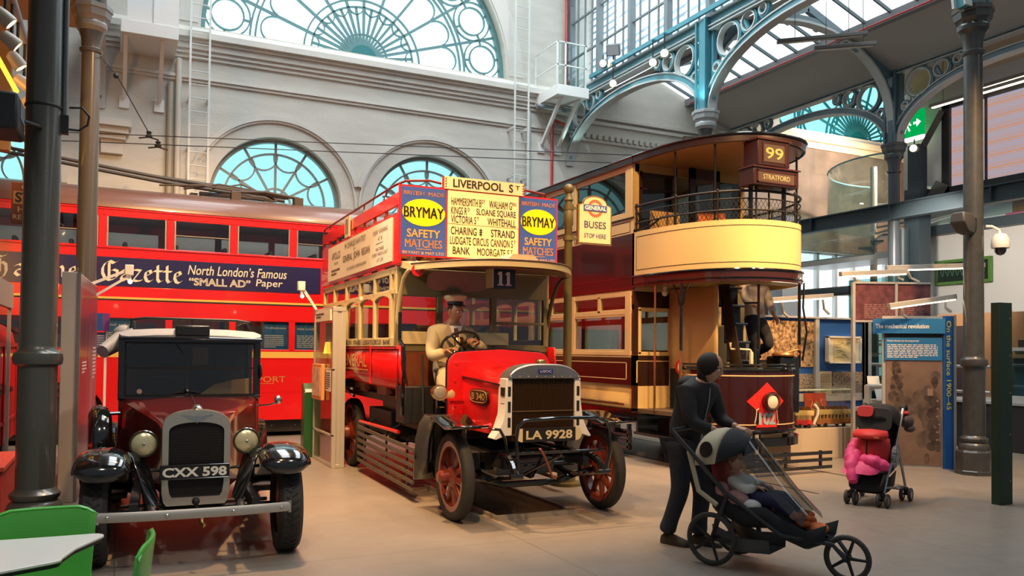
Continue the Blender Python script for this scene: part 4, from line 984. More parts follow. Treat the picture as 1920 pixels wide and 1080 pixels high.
for s in (-1, 1):
    x0, x1 = (-1.05, -.99) if s < 0 else (.99, 1.05)
    b = MB().box(x0, x1, .055, LT, 1.54, 1.60).box(x0, x1, .055, LT, 2.16, 2.24).box(x0, x1, .055, LT, 2.43, 2.52)
    for y in PIL: b.box(x0-.01*(s < 0), x1+.01*(s > 0), y-.075, y+.075, 1.54, 2.5)
    for ya, yb in zip(PIL[:-1], PIL[1:]):
        b.box(x0, x1, (ya+yb)/2-.04, (ya+yb)/2+.04, 2.2, 2.46)
        for za, zb in ((1.60, 1.63), (2.13, 2.16)): b.box(x0+.005, x1-.005, ya, yb, za, zb)
    fr = b.build('window_framing', CREAM, T_, bev=.006)
    MB().box(s*1.02-.002, s*1.02+.002, .1, LT, 1.58, 2.45).build('window_glass', VGLASS, fr, smooth=0)
b = MB().box(-.6, .6, 6.5, 6.6, .72, 2.5); b.build('rear_bulkhead', MAROON, T_)
for s in (-1, 1):
    MB().box(s*.95-.25*(s > 0), s*.95+.25*(s < 0), .4, 6.2, .78, 1.2).box(s*.97-.03, s*.97+.03, .4, 6.2, 1.2, 1.52).build('bench', mat('bench_red_brown', (.20, .05, .025), .5), T_)
# front bulkhead (faces the platform)
b = MB().box(-1.05, 1.05, .002, .05, 2.22, 2.497)
for xa, xb in ((-1.05, -.97), (-.36, -.22), (.30, .42), (.95, 1.05)): b.box(xa, xb, 0, .05, .72, 2.3)
b.box(-1.05, -.25, 0, .05, 1.10, 1.54); b.box(.35, 1.05, 0, .05, .72, 1.54); b.box(-1.05, -.25, 0, .05, .70, .76)
bh = b.build('front_bulkhead', mat('bulkhead_dark', (.035, .014, .010), .3, coat=.5), T_)
b = MB()
for xa, xb, za, zb in ((-.97, -.36, 1.54, 1.60), (-.97, -.36, 2.20, 2.26), (-.97, -.92, 1.56, 2.24), (-.41, -.36, 1.56, 2.24)): b.box(xa, xb, -.012, .04, za, zb)
b.build('window_frame', CREAM, bh, bev=.006)
MB().box(-.97, -.36, .02, .024, 1.56, 2.24).build('window_glass', VGLASS, bh, smooth=0)
MB().box(-.97, -.36, -.008, .01, .76, 1.09).build('lower_panel', CREAM, bh)
b = MB()
for xa, xb, za, zb in ((-1.0, -.98, 1.14, 1.46), (-.99, -.3, 1.455, 1.467)): b.box(xa, xb, -.006, 0, za, zb)
b.tube([(-1.0, -.006, 1.44), (-.99, -.006, 1.46), (-.96, -.006, 1.465)], .006, 6); b.build('gold_lining', mat('lining_cream', (.75, .55, .28), .4), bh)
dr = MB().box(-.22, -.17, .01, .05, .78, 2.22).box(.25, .30, .01, .05, .78, 2.22).box(-.22, .30, .01, .05, .78, 1.50).box(-.22, .30, .01, .05, 2.14, 2.22).build('saloon_door', mat('door_brown', (.10, .03, .012), .35, coat=.4), T_)
MB().box(-.17, .25, .028, .032, 1.5, 2.14).build('door_glass', VGLASS, dr, smooth=0)
MB().box(-.60, -.18, -.30, -.285, .78, 1.36).build('gate_panel', MBLACK, T_)
sg = MB().disc((-.40, -.31, 1.38), U, V, .118, -.012, 30).build('no_entry_sign', mat('sign_red', (.70, .02, .02), .4), T_)
MB().disc((-.40, -.323, 1.38), U, V, .092, -.002, 30).build('sign_face', mat('sign_face_white', (.85, .85, .83), .4), sg)
b = MB(); o = (-.40, -.326, 1.38); P2 = lambda pts: b.poly([(o[0]+x, o[1], o[2]+z) for x, z in pts])
b.disc((o[0], o[1], o[2]+.062), U, V, .014, -.001, 12); P2([(-.02, .045), (.02, .045), (.016, -.01), (-.016, -.01)]); P2([(-.016, -.01), (0, -.01), (-.022, -.075), (-.036, -.075)]); P2([(.0, -.01), (.016, -.01), (.034, -.075), (.02, -.075)]); P2([(-.02, .045), (-.012, .03), (-.04, -.01), (-.046, -.004)]); P2([(.02, .045), (.012, .03), (.038, -.01), (.046, -.004)])
b.build('walking_figure', INK, sg, smooth=0)
MB().bar((o[0]-.066, o[1]-.002, o[2]+.066), (o[0]+.066, o[1]-.002, o[2]-.066), .002, .02).build('sign_slash', mat('sign_red', (.70, .02, .02), .4), sg)
# platform, dash
MB().prism([(x*.97, y*.97, .70) for x, y in DASH], (0, 0, .06)).build('platform_floor', mat('platform_boards', (.10, .065, .04), .6), T_)
DP = [p for p in DASH if not (p[0] < 0 and p[1] > -1.02)]
ds = MB().wall(DP, .55, 1.37, .035).build('dash_panel', MAROON, T_, smooth=50)
ADP = AD
def ribbon(al, s0, s1, z0, z1, off, m, nm, par, n=24):
    b = MB(); b.loft([[al.at(s0+(s1-s0)*i/n, z0, off), al.at(s0+(s1-s0)*i/n, z1, off)] for i in range(n+1)], closed=False, caps=False)
    return b.build(nm, m, par, smooth=60)
smin, smax = -1.30, 2.55
LIN = mat('lining_cream', (.75, .55, .28), .4)
ribbon(AD, smin+.05, smax-.1, 1.285, 1.302, .004, LIN, 'lining_upper', ds, 40)
ribbon(AD, smin+.05, -.27, .635, .650, .004, LIN, 'lining_lower', ds); ribbon(AD, .13, smax-.1, .635, .650, .004, LIN, 'lining_lower', ds)
MB().tube([AD.at(smin+(smax-smin)*i/40, 1.385, .0) for i in range(41)], .028, 8).build('dash_rail', BLACK, ds)
MB().tube([AD.at(smin+(smax-smin)*i/40, 1.44, .0) for i in range(41)], .014, 8).build('dash_cap', BLACK, ds)
MB().tube([AD.at(smin+(smax-smin)*i/40, .545, .0) for i in range(41)], .03, 8).build('dash_sill', BLACK, ds)
# diamond, number, lamp on the dash (s = arc length from the middle)
S0 = -.10
def patch(al, poly, z0, off, m, nm, par, n=10):
    """poly: convex outline in (s, z); filled as horizontal strips bent round the dash"""
    zs_ = sorted(set([p[1] for p in poly])); lo, hi = zs_[0], zs_[-1]; zz = sorted(set(zs_+[lo+(hi-lo)*i/16 for i in range(17)])); rows = []
    for z in zz:
        xs = []
        for (a, b_), (c, d) in zip(poly, poly[1:]+poly[:1]):
            if min(b_, d)-1e-6 <= z <= max(b_, d)+1e-6: xs += [a, c] if abs(b_-d) < 1e-6 else [a+(c-a)*(z-b_)/(d-b_)]
        l, r = min(xs), max(xs); rows.append([al.at(l+(r-l)*i/n, z0+z, off) for i in range(n+1)])
    return MB().loft(rows, closed=False, caps=False).build(nm, m, par, smooth=60)
DRED = mat('diamond_red', (.80, .025, .02), .35, coat=.3)
patch(AD, [(S0, .255), (S0+.30, 0), (S0, -.255), (S0-.30, 0)], .955, .005, DRED, 'red_diamond', ds)
patch(AD, [(S0-.02, .10), (S0+.15, .10), (S0+.17, -.11), (S0-.17, -.11)], .72, .007, DRED, 'number_ground', ds)
b = MB()
for sgn in (-1, 1): b.tube([AD.at(S0+sgn*x, z, .012) for x, z in ((.13, .86), (.165, .84), (.165, .80), (.175, .72), (.19, .67), (.17, .642), (.22, .642))], .007, 6)
b.build('number_scroll', LIN, ds)
for off_, m_, nm in ((.010, GOLD, 'number_shadow'), (.013, mat('number_blue', (.30, .46, .58), .4), 'lettering')):
    vs, fs = glyphs('102', .035); x0 = min(p[0] for p in vs); x1 = max(p[0] for p in vs); y0 = min(p[1] for p in vs); y1 = max(p[1] for p in vs); b = MB()
    dx, dz = (.012, -.008) if off_ < .012 else (0, 0)
    b.add([AD.at(S0-.13+dx+.26*(p[0]-x0)/(x1-x0), .645+dz+.165*(p[1]-y0)/(y1-y0), off_) for p in vs], fs); b.build(nm, m_, ds, smooth=0)
c = AD.at(S0+.03, .955, 0); ax_ = (AD.at(S0+.03, .955, 1)-c).normalized()
hl = MB().lathe([(.06, -.02), (.115, .0), (.13, .05), (.13, .085), (.105, .095), (.098, .07)], c, ax_, 28).build('head_lamp', MAROON, ds)
MB().lathe([(.10, .07), (.09, .085), (.05, .098), (.01, .102)], c, ax_, 24).build('lens', mat('lamp_glass_pale', (.70, .68, .52), .1, coat=1.0), hl)
MB().lathe([(.105, .080), (.112, .097), (.10, .102), (.098, .08)], c, ax_, 28, closed=True).build('lens_ring', mat('lens_ring_dark', (.10, .04, .02), .25, coat=.6), hl)
# bumper and lifeguard
bp = dcurve(1.03, 1.82); MB().wall([p for p in bp if p[1] < -1.0], .36, .47, .06).build('bumper', BLACK, T_, smooth=50)
b = MB()
for z in (.08, .18, .27): b.box(-.85, .80, -2.02, -1.98, z-.022, z+.022)
for x in (-.7, .0, .62): b.box(x-.015, x+.015, -2.0, -1.97, .06, .30)
b.build('lifeguard', BLACK, T_)
# staircase and platform fittings
STB = mat('stair_black', (.012, .012, .014), .35, coat=.4)
for k in range(7):
    z = .98+k*.26; y = -1.34+k*.06
    MB().box(-.20, .14, y, y+.16, z-.03, z).box(-.20, .14, y+.15, y+.16, z, z+.23).build('stair_tread', STB, T_)
    MB().box(-.20, .14, y-.005, y+.015, z-.012, z+.004).build('tread_nosing', STEEL, T_)
for y, z in ((-1.18, 1.245), (-.98, 1.50)): MB().box(.30, .78, y, y+.42, z-.04, z).build('stair_tread', STB, T_)
for x in (-.23,): MB().bar((x, -1.44, .85), (x, -1.02, 2.56), .03, .20).build('stair_stringer', mat('stringer_brown', (.014, .006, .005), .35, coat=.4), T_)
b = MB(); b.loft([[(-.44+.06*math.sin(PI*i/10), -1.15+1.1*i/10, .95), (-.44+.06*math.sin(PI*i/10), -1.15+1.1*i/10, 2.54)] for i in range(11)], closed=False)
b.build('stair_screen', CREAM, T_, smooth=60, solid=.015)
MB().box(-.42, .95, -.16, -.14, .78, 2.52).build('platform_back_panel', CREAM, T_)
b = MB().tube([(.12, -1.34, 1.0), (.12, -1.34, 2.6)], .018, 8).tube([(.74, -1.48, 1.4), (.74, -1.48, 2.6)], .022, 8).tube([(.76, -1.52, 1.5), (.80, -1.56, 1.9), (.77, -1.52, 2.25), (.86, -1.45, 2.6)], .014, 8).tube([(.12, -1.34, 2.3), (-.02, -1.2, 2.3)], .014, 8)
b.build('platform_pole', BLACK, T_)
cb = MB().box(.38, .72, -1.52, -1.20, .76, 1.56).build('controller', BLACK, T_, bev=.03)
MB().lathe([(.15, 0), (.155, .02), (.14, .045), (.05, .055)], (.50, -1.42, 1.56), n=20).cyl((.5, -1.42, 1.6), (.72, -1.5, 1.66), .012, n=8).cyl((.72, -1.5, 1.64), (.72, -1.5, 1.72), .018, n=8).build('controller_top', mat('controller_brass', (.45, .20, .07), .3, metal=.6), cb)
MB().tube([(-.02, -1.35, 1.42), (-.02, -1.35, 1.60), (-.03, -1.34, 1.64), (-.18, -1.30, 1.65), (-.30, -1.26, 1.65), (-.31, -1.26, 1.70), (-.31, -1.26, 1.74)], [.03, .03, .018, .014, .012, .014, .02], 8).build('brake_handle', mat('brake_cream', (.70, .60, .42), .35), T_)
MB().cyl((-.97, -.42, .74), (-.97, -.42, 2.55), .016, n=10).build('brass_grab_pole', BRASS, T_)
MB().cyl((-.95, -1.0, .95), (-.95, -1.0, 1.62), .026, n=10).tube([(-.95, -1.0, 1.33), (-.85, -1.1, 1.33)], .012, 6).build('brass_grab_pole', BRASS, T_)
b = MB().cyl((-.95, -1.0, 1.62), (-.95, -1.0, 2.56), .022, n=10)
for s in (-1, 1): b.tube([(-.95, -1.0, 2.2), (-.95, -1.0+s*.06, 2.3), (-.95, -1.0+s*.07, 2.4), (-.95, -1.0+s*.18, 2.54)], .012, 6)
b.build('canopy_pillar', BLACK, T_)
bl = MB().cyl((-.75, -.35, 2.50), (-.75, -.35, 2.55), .03, n=10).sph((-.75, -.35, 2.46), .045, (1, 1, 1.1), 12, 8).build('ceiling_lamp', mat('frosted_bulb', (.75, .72, .62), .2), T_)
# upper deck: floor ring, fascia, balcony
MB().box(-1.03, 1.03, 0, LT, 2.50, 2.58).build('deck_floor', mat('deck_ceiling_cream', (.55, .42, .22), .5), T_)
BP = [(x*.985, y*.985) for x, y in BALC]
MB().prism([(x, y, 2.56) for x, y in BP if x <= .08]+[(.08, 0, 2.56)], (0, 0, .05)).prism([(.08, -1.80, 2.56)]+[(x, y, 2.56) for x, y in BP if x > .08 and y < -1.35]+[(.92, -1.30, 2.56), (.08, -1.30, 2.56)], (0, 0, .05)).build('balcony_floor', mat('balcony_underside', (.30, .19, .075), .5), T_)
fa = MB().wall([(x*1.012, y*1.012) for x, y in BALC], 2.55, 2.70, .05).build('balcony_fascia', mat('fascia_maroon', (.05, .012, .010), .25, coat=.7), T_, smooth=50)
MB().tube([(x*1.014, y*1.014, 2.71) for x, y in BALC], .018, 8).tube([(x*1.016, y*1.016, 2.60) for x, y in BALC], .008, 6).build('fascia_bead', BLACK, fa)
bc = MB().wall(BALC, 2.73, 3.37, .03).build('balcony_panel', CREAM, T_, smooth=50)
SL = AB.l[0]; SR = AB.l[-1]
for z in (2.80, 3.29): ribbon(AB, SL+.06, SR-.06, z, z+.008, .004, INK, 'panel_lining', bc, 48)
ribbon(AB, SL+.055, SL+.063, 2.80, 3.298, .004, INK, 'panel_lining', bc, 2)
# wire mesh and rails
MS = mat('mesh_black', (.012, .011, .010), .45)
b = MB(); n = 78; L = SR-SL; dz = .28; z0 = 3.37
for i in range(n):
    for dirn in (1, -1):
        s0 = SL+L*i/n; s1 = s0+dirn*.17
        if not (SL < s1 < SR): continue
        b.loft([[AB.at(s0+(s1-s0)*k/3, z0+dz*k/3-.006, -.01), AB.at(s0+(s1-s0)*k/3, z0+dz*k/3+.008, -.01)] for k in range(4)], closed=False, caps=False)
b.build('wire_mesh', MS, bc, smooth=0)
b = MB()
for z, r in ((3.65, .009), (3.50, .012), (3.75, .018)): b.tube([AB.at(SL+.01+(L-.02)*i/48, z, -.01) for i in range(49)], r, 7)
for s in (SL+.04, SL+.9, SL+1.55, -.35, .35, 1.0, 1.75, SR-.04): b.tube([AB.at(s, 3.36, -.01), AB.at(s, 3.77, -.01)], .012, 7).sph(AB.at(s, 3.77, -.01), .024, n=8, m=6)
b.tube([AB.at(SL+.05, 3.40, -.03), AB.at(SL+.35, 3.43, -.05), AB.at(SL+.55, 3.52, -.06), AB.at(SL+1.0, 3.52, -.06)], .016, 7)
b.build('balcony_rail', MS, bc)
for s in (SL+.86, SL+1.5, .95, 1.8): MB().tube([AB.at(s, 3.36, -.03), AB.at(s, 4.46, -.03)], .016, 8).build('roof_post', BLACK, T_)
for s in (-.42, .12): MB().tube([AB.at(s, 3.36, -.03), AB.at(s, 3.80, -.03)], .03, 10).build('sign_post', BLACK, T_)
# upper saloon
MB().box(1.0, 1.05, .02, LT, 2.57, 3.36).build('upper_panel', MAROON, T_); us = MB().box(-1.05, -1.0, .02, LT, 2.57, 3.36).build('upper_panel', MAROON, T_)
MB().box(-1.062, -1.04, .0, LT, 2.53, 2.57).box(-1.056, -1.04, 0, LT, 2.70, 2.72).build('belt_bead', BLACK, us)
MB().box(1.0, 1.055, .02, LT, 3.36, 3.60).build('cream_band', CREAM, T_); cbp = MB().box(-1.055, -1.0, .02, LT, 3.36, 3.60).build('cream_band', CREAM, T_)
b = MB(); lined(b, -1.055, .10, 1.75, 3.385, 3.55, .008, .004); lined(b, -1.055, 1.85, 3.3, 3.385, 3.55, .008, .004); lined(b, -1.055, 3.4, 4.85, 3.385, 3.55, .008, .004)
b.box(-1.075, -1.05, 0, LT, 3.585, 3.605); b.build('band_lining', INK, cbp)
for s in (-1, 1):
    x0, x1 = (-1.05, -.99) if s < 0 else (.99, 1.05)
    b = MB().box(x0, x1, .055, LT, 3.60, 3.66).box(x0, x1, .055, LT, 4.36, 4.46)
    for y in PIL: b.box(x0-.01*(s < 0), x1+.01*(s > 0), y-.09, y+.09, 3.6, 4.42)
    for ya, yb in zip(PIL[:-1], PIL[1:]):
        for za, zb in ((3.66, 3.70), (4.32, 4.36)): b.box(x0+.005, x1-.005, ya, yb, za, zb)
    fr = b.build('upper_window_framing', CREAM, T_, bev=.006)
    MB().box(s*1.02-.002, s*1.02+.002, .1, LT, 3.64, 4.40).build('window_glass', glass('upper_glass', (.45, .50, .50), .06), fr, smooth=0)
b = MB().box(-1.045, 1.045, 0, .05, 4.28, 4.50).box(-1.045, 1.045, .002, .048, 3.36, 3.42)
for xa, xb in ((-1.05, -.97), (-.34, -.28), (.40, .46), (.97, 1.05)): b.box(xa, xb, 0, .05, 2.58, 4.4)
b.box(-1.05, -.3, 0, .05, 2.58, 3.42).box(.4, 1.05, 0, .05, 2.58, 3.42)
ub = b.build('upper_bulkhead', mat('bulkhead_ochre', (.52, .33, .11), .4), T_)
for xa, xb in ((-.97, -.34), (.46, .97)): MB().box(xa, xb, .02, .024, 3.42, 4.28).build('bulkhead_glass', glass('upper_glass', (.45, .50, .50), .06), ub, smooth=0)
b = MB().box(-.96, -.92, -.01, .04, 3.42, 4.30).box(-.97, -.34, -.01, .04, 4.24, 4.28).box(-.97, -.34, -.01, .04, 4.02, 4.05); b.build('sash', mat('sash_dark', (.03, .014, .008), .35), ub)
ud = MB().box(-.26, -.16, -.30, -.26, 2.62, 4.36).box(.20, .30, -.30, -.26, 2.62, 4.36).box(-.26, .30, -.30, -.26, 4.20, 4.36).box(-.26, .30, -.30, -.26, 2.62, 3.50).build('upper_door', mat('door_dark', (.045, .018, .010), .35, coat=.4), T_)
MB().box(-.16, .20, -.282, -.278, 3.5, 4.2).build('door_glass', VGLASS, ud, smooth=0)
MB().box(-.30, .20, -.56, -.50, 2.62, 3.68).build('seat_back', mat('seat_orange_wood', (.50, .14, .03), .4), T_, bev=.02)
MB().box(-.95, -.45, -.30, -.25, 2.62, 3.66).build('seat_back', mat('seat_yellow_wood', (.62, .38, .12), .4), T_)
for s in (-1, 1):
    for y in (1.0, 2.0, 3.0, 4.0, 5.0): MB().box(s*.95-.45*(s > 0), s*.95+.45*(s < 0), y, y+.45, 2.95, 3.02).box(s*.95-.45*(s > 0), s*.95+.45*(s < 0), y+.4, y+.46, 3.02, 3.5).build('deck_seat', WOOD, T_)
# roof
RO = [(x*1.03, y*1.03) for x, y in BALC]
out = [(1.08, LT)]+[(x, y) for x, y in reversed(RO)]+[(-1.08, LT)]
def roofz(x, y): return 4.50+.20*(1-min(1, (abs(x)/1.08))**2.2)*(1 if y > 0 else max(0, 1-(abs(y)/1.91)**2.6))
rings = []
for f_ in (1.0, .96, .85, .65, .4, .15):
    rings.append([(x*f_, y*f_ if y < 0 else y, 4.50+.20*(1-f_**2.4)) for x, y in out])
rings = [[(x, y, 4.42) for x, y in out]]+rings
b = MB().loft(rings, closed=True, caps=True); rf = b.build('roof', mat('roof_dark', (.018, .014, .014), .45), T_, smooth=50)
MB().wall(RO, 4.40, 4.485, -.012).box(-1.10, -1.075, 0, LT, 4.40, 4.485).build('roof_rim', mat('rim_maroon', (.022, .007, .006), .35, coat=.4), rf, smooth=50)
MB().tube([(x*1.012, y*1.012, 4.50) for x, y in RO], .018, 7).cyl((-1.095, 0, 4.50), (-1.095, LT, 4.50), .018, n=8).build('gutter', BLACK, rf)
MB().prism([(x*.97, y*.97 if y < 0 else y, 4.415) for x, y in out], (0, 0, -.015)).build('roof_lining', mat('lining_ochre', (.42, .26, .09), .45), rf)
b = MB()
for x, y in ((-.55, -.5), (.35, -.9)): b.tube([(x, y, 4.66), (x, y, 4.74), (x+.34, y-.12, 4.74), (x+.34, y-.12, 4.64)], .012, 6)
for k in range(4): b.box(-.1+k*.1, -.05+k*.1, -1.5, -.6, 4.60, 4.64)
b.build('roof_rack', BLACK, rf)
# destination boxes
bx = MB().box(-.56, .22, -1.98, -1.70, 3.79, 4.02).build('destination_box', mat('box_maroon', (.032, .008, .007), .3, coat=.5), T_, bev=.008)
MB().box(-.48, .14, -1.986, -1.98, 3.835, 3.965).build('blind', mat('blind_brown', (.08, .055, .04), .35), bx)
b = MB().box(-.58, .24, -2.0, -1.69, 4.015, 4.035).box(-.50, -.48, -1.992, -1.98, 3.82, 3.98).box(.14, .16, -1.992, -1.98, 3.82, 3.98).box(-.50, .16, -1.992, -1.98, 3.965, 3.98).box(-.50, .16, -1.992, -1.98, 3.82, 3.835); b.build('box_trim', mat('box_trim', (.06, .014, .011), .3, coat=.5), bx)
text(bx, 'STRATFORD', (-.40, -1.986, 3.868), U, V, .46, .065, mat('blind_cream', (.50, .40, .22), .5), bold=.005)
b2 = MB().box(-.46, .09, -1.95, -1.68, 4.06, 4.40).build('route_box', mat('box_maroon', (.032, .008, .007), .3, coat=.5), T_, bev=.008)
MB().box(-.36, .0, -1.956, -1.95, 4.11, 4.34).build('blind', mat('blind_brown', (.08, .055, .04), .35), b2)
MB().box(-.48, .11, -1.97, -1.67, 4.395, 4.42).box(-.38, -.36, -1.962, -1.95, 4.09, 4.36).box(.0, .02, -1.962, -1.95, 4.09, 4.36).build('box_trim', mat('box_trim', (.06, .014, .011), .3, coat=.5), b2)
text(b2, '99', (-.33, -1.956, 4.15), U, V, .30, .15, mat('route_yellow', (.55, .40, .11), .5), bold=.01)
# ================================================================== TAXI
taxi = thing('vintage_taxi', 'dark maroon vintage taxi with black wings and grey fabric roof', 'taxi', (.545, 6.65, 0), -2.4)
X_ = taxi
for s in (-1, 1):
    for y, nm in ((0.06, 'wheel'), (2.75, 'wheel')):
        c = (s*.68, y, .36)
        wo = MB().lathe([(.05, -.07), (.235, -.06), (.25, -.075), (.25, .075), (.235, .06), (.12, .03), (.05, .05)], c, (s, 0, 0), 28).build(nm, mat('wheel_maroon', (.035, .006, .006), .3, coat=.5), X_)
        b = MB().lathe([(.245, -.075), (.29, -.092), (.335, -.085), (.36, -.06), (.362, 0), (.36, .06), (.335, .085), (.29, .092), (.245, .075)], c, (1, 0, 0), 48, closed=True)
        ty = b.build('tyre', RUBBER, wo)
        b = MB()
        for k in range(40):
            a = 2*PI*k/40
            for x0, x1, da in ((-.045, 0, .08), (0, .045, -.08)):
                p = Vector((c[0]+x0, c[1]+.363*math.cos(a), c[2]+.363*math.sin(a))); q = Vector((c[0]+x1, c[1]+.363*math.cos(a+da), c[2]+.363*math.sin(a+da)))
                b.bar(p, q, .012, .010, (0, math.cos(a), math.sin(a)))
        b.build('tread', mat('tread_black', (.014, .013, .012), .8), ty, smooth=0)
        MB().lathe([(.07, .05), (.06, .085), (.02, .095)], c, (s, 0, 0), 18).build('hub_cap', STEEL, wo)
b = MB().cyl((-.60, .06, .36), (.60, .06, .36), .028, n=10).bar((-.42, -.22, .42), (-.42, 3.2, .46), .06, .10).bar((.42, -.22, .42), (.42, 3.2, .46), .06, .10).cyl((-.60, 2.75, .36), (.60, 2.75, .36), .05, n=10).cyl((-.55, .22, .38), (.55, .22, .38), .014, n=8).box(-.25, .25, .3, 1.2, .30, .60)
for s in (-1, 1): b.tube([(s*.30, -.34, .40), (s*.31, -.22, .44), (s*.33, .06, .40), (s*.36, .5, .46)], .028, 8).tube([(s*.30, -.30, .44), (s*.30, -.38, .40)], .03, 8)
b.build('chassis', MBLACK, X_)
# bumper
b = MB(); rings = []
for i in range(17):
    t_ = -1+i/8; x = .645*t_; y = -.44+.05*abs(t_)**3; rings.append([(x, y, .385), (x, y-.012, .405), (x, y-.012, .435), (x, y, .455), (x, y+.01, .42)])
bm_ = MB().loft(rings).build('bumper', mat('bumper_steel', (.44, .42, .39), .42, metal=.4), X_)
b = MB()
for x in (-.58, -.20, .24, .58): b.sph((x, -.452+.05*abs(x/.645)**3, .42), .013, n=10, m=6)
for s in (-1, 1): b.cyl((s*.645, -.385, .375), (s*.645, -.385, .465), .014, n=8)
b.build('bumper_bolt', CHROME, bm_)
for s in (-1, 1): MB().tube([(s*.30, -.43, .42), (s*.30, -.30, .43)], .022, 8).build('bumper_bracket', MBLACK, X_)
MB().tube([(.03, -.30, .36), (.03, -.33, .33), (.05, -.36, .31)], .013, 8).build('drain_tap', BRASS, X_)
# radiator shell
def shell(hw, zb, zs, zt, n=14, e=2.3):
    p = [(-hw*.86, zb), (-hw*.95, zb+.03), (-hw, zb+.10), (-hw, zs)]
    p += [(-hw*math.copysign(abs(math.cos(a))**(2/e), math.cos(a)), zs+(zt-zs)*abs(math.sin(a))**(2/e)) for a in [PI*i/n for i in range(1, n)]]
    return p+[(hw, zs), (hw, zb+.10), (hw*.95, zb+.03), (hw*.86, zb)]
o_ = shell(.242, .415, 1.00, 1.125); i_ = shell(.195, .475, .965, 1.035)
rings = []
for (ax, az), (bx_, bz) in zip(o_+o_[:1], i_+i_[:1]): rings.append([(ax, .06, az), (ax, -.05, az), (ax*.985, -.075, az), (bx_, -.075, bz), (bx_*.99, -.045, bz)])
GUN = mat('gunmetal_chrome', (.66, .59, .50), .24, metal=.8)
rs = MB().loft(rings, caps=False).build('radiator_shell', GUN, X_, smooth=50)
MB().prism([(x, -.045, z) for x, z in i_], (0, .08, 0)).build('radiator_core', mat('core_black', (.006, .006, .006), .6), rs)
b = MB()
for k in range(26):
    z = .50+k*.0205; b.box(-.19, .19, -.049, -.046, z, z+.004)
for k in range(27): x = -.188+k*.0144; b.box(x-.0015, x+.0015, -.050, -.046, .48, 1.03)
b.build('radiator_mesh', mat('core_mesh', (.03, .022, .016), .4, metal=.5), rs)
b = MB().lathe([(.035, 1.12), (.04, 1.135), (.03, 1.15), (.022, 1.155), (.025, 1.165)], (0, -.01, 0), n=16)
for s in (-1, 1):
    b.prism([(0, -.082, 1.07), (s*.09, -.082, 1.094), (s*.115, -.082, 1.092), (s*.06, -.082, 1.066), (0, -.082, 1.03)], (0, .012, 0))
b.prism([(-.012, -.085, 1.09), (.012, -.085, 1.09), (.0, -.085, 1.02)], (0, .01, 0)); b.build('winged_badge', CHROME, rs)
MB().sph((0, -.10, .445), .028, n=12, m=8).cyl((0, -.1, .44), (.01, -.1, .39), .014, n=8).build('crank_boss', MBLACK, rs)
pl = MB().box(-.255, .235, -.10, -.088, .612, .722).build('number_plate', MBLACK, X_, bev=.006)
b = MB().tube([(-.25, -.102, .617), (.23, -.102, .617), (.23, -.102, .717), (-.25, -.102, .717)], .005, 6, True); b.build('plate_rim', BLACK, pl)
text(pl, 'CXX 598', (-.235, -.10, .63), U, V, .45, .073, mat('plate_white', (.85, .80, .68), .5), bold=.035)
# bonnet and scuttle
rings = []
for y, hw, zt, zs in ((.05, .235, 1.105, .96), (.35, .275, 1.125, 1.00), (.75, .38, 1.145, 1.04), (1.12, .50, 1.155, 1.09), (1.36, .575, 1.155, 1.12)):
    rings.append([(-hw, y, .48), (-hw, y, zs), (-hw*.94, y, zs+.03), (-hw*.5, y, zt-.012), (0, y, zt), (hw*.5, y, zt-.012), (hw*.94, y, zs+.03), (hw, y, zs), (hw, y, .48)])
bo = MB().loft(rings).build('bonnet', TAXIM, X_, smooth=25)
MB().tube([(0, .05, 1.112), (0, .75, 1.150), (0, 1.3, 1.16)], .006, 6).build('bonnet_hinge', mat('hinge_dark', (.05, .02, .02), .3), bo)
for s in (-1, 1):
    ys = Vector((s*.365, .02, .875))
    la = MB().lathe([(.02, .16), (.06, .13), (.092, .05), (.099, .0), (.099, -.012), (.090, -.018), (.088, 0)], ys, (0, 1, 0), 28).build('headlamp', BLACK, X_)
    MB().lathe([(.091, -.006), (.07, -.022), (.035, -.03), (.002, -.034)], ys, (0, 1, 0), 26).build('lens', mat('taxi_lens', (.80, .70, .40), .22, metal=.55, coat=.8), la)
    MB().lathe([(.089, -.012), (.097, -.022), (.103, -.010), (.098, .0)], ys, (0, 1, 0), 28, closed=True).build('lens_rim', mat('dark_chrome', (.16, .15, .15), .2, metal=.9), la)
    MB().sph(ys+Vector((0, -.034, 0)), .012, n=8, m=6).build('bulb', CHROME, la)
    MB().tube([ys+Vector((0, .05, -.09)), ys+Vector((0, .05, -.2)), (s*.22, .08, .66)], .013, 8).cyl((s*.30, .06, .665), (s*.47, .06, .67), .013, n=8).build('lamp_bracket', MBLACK, la)
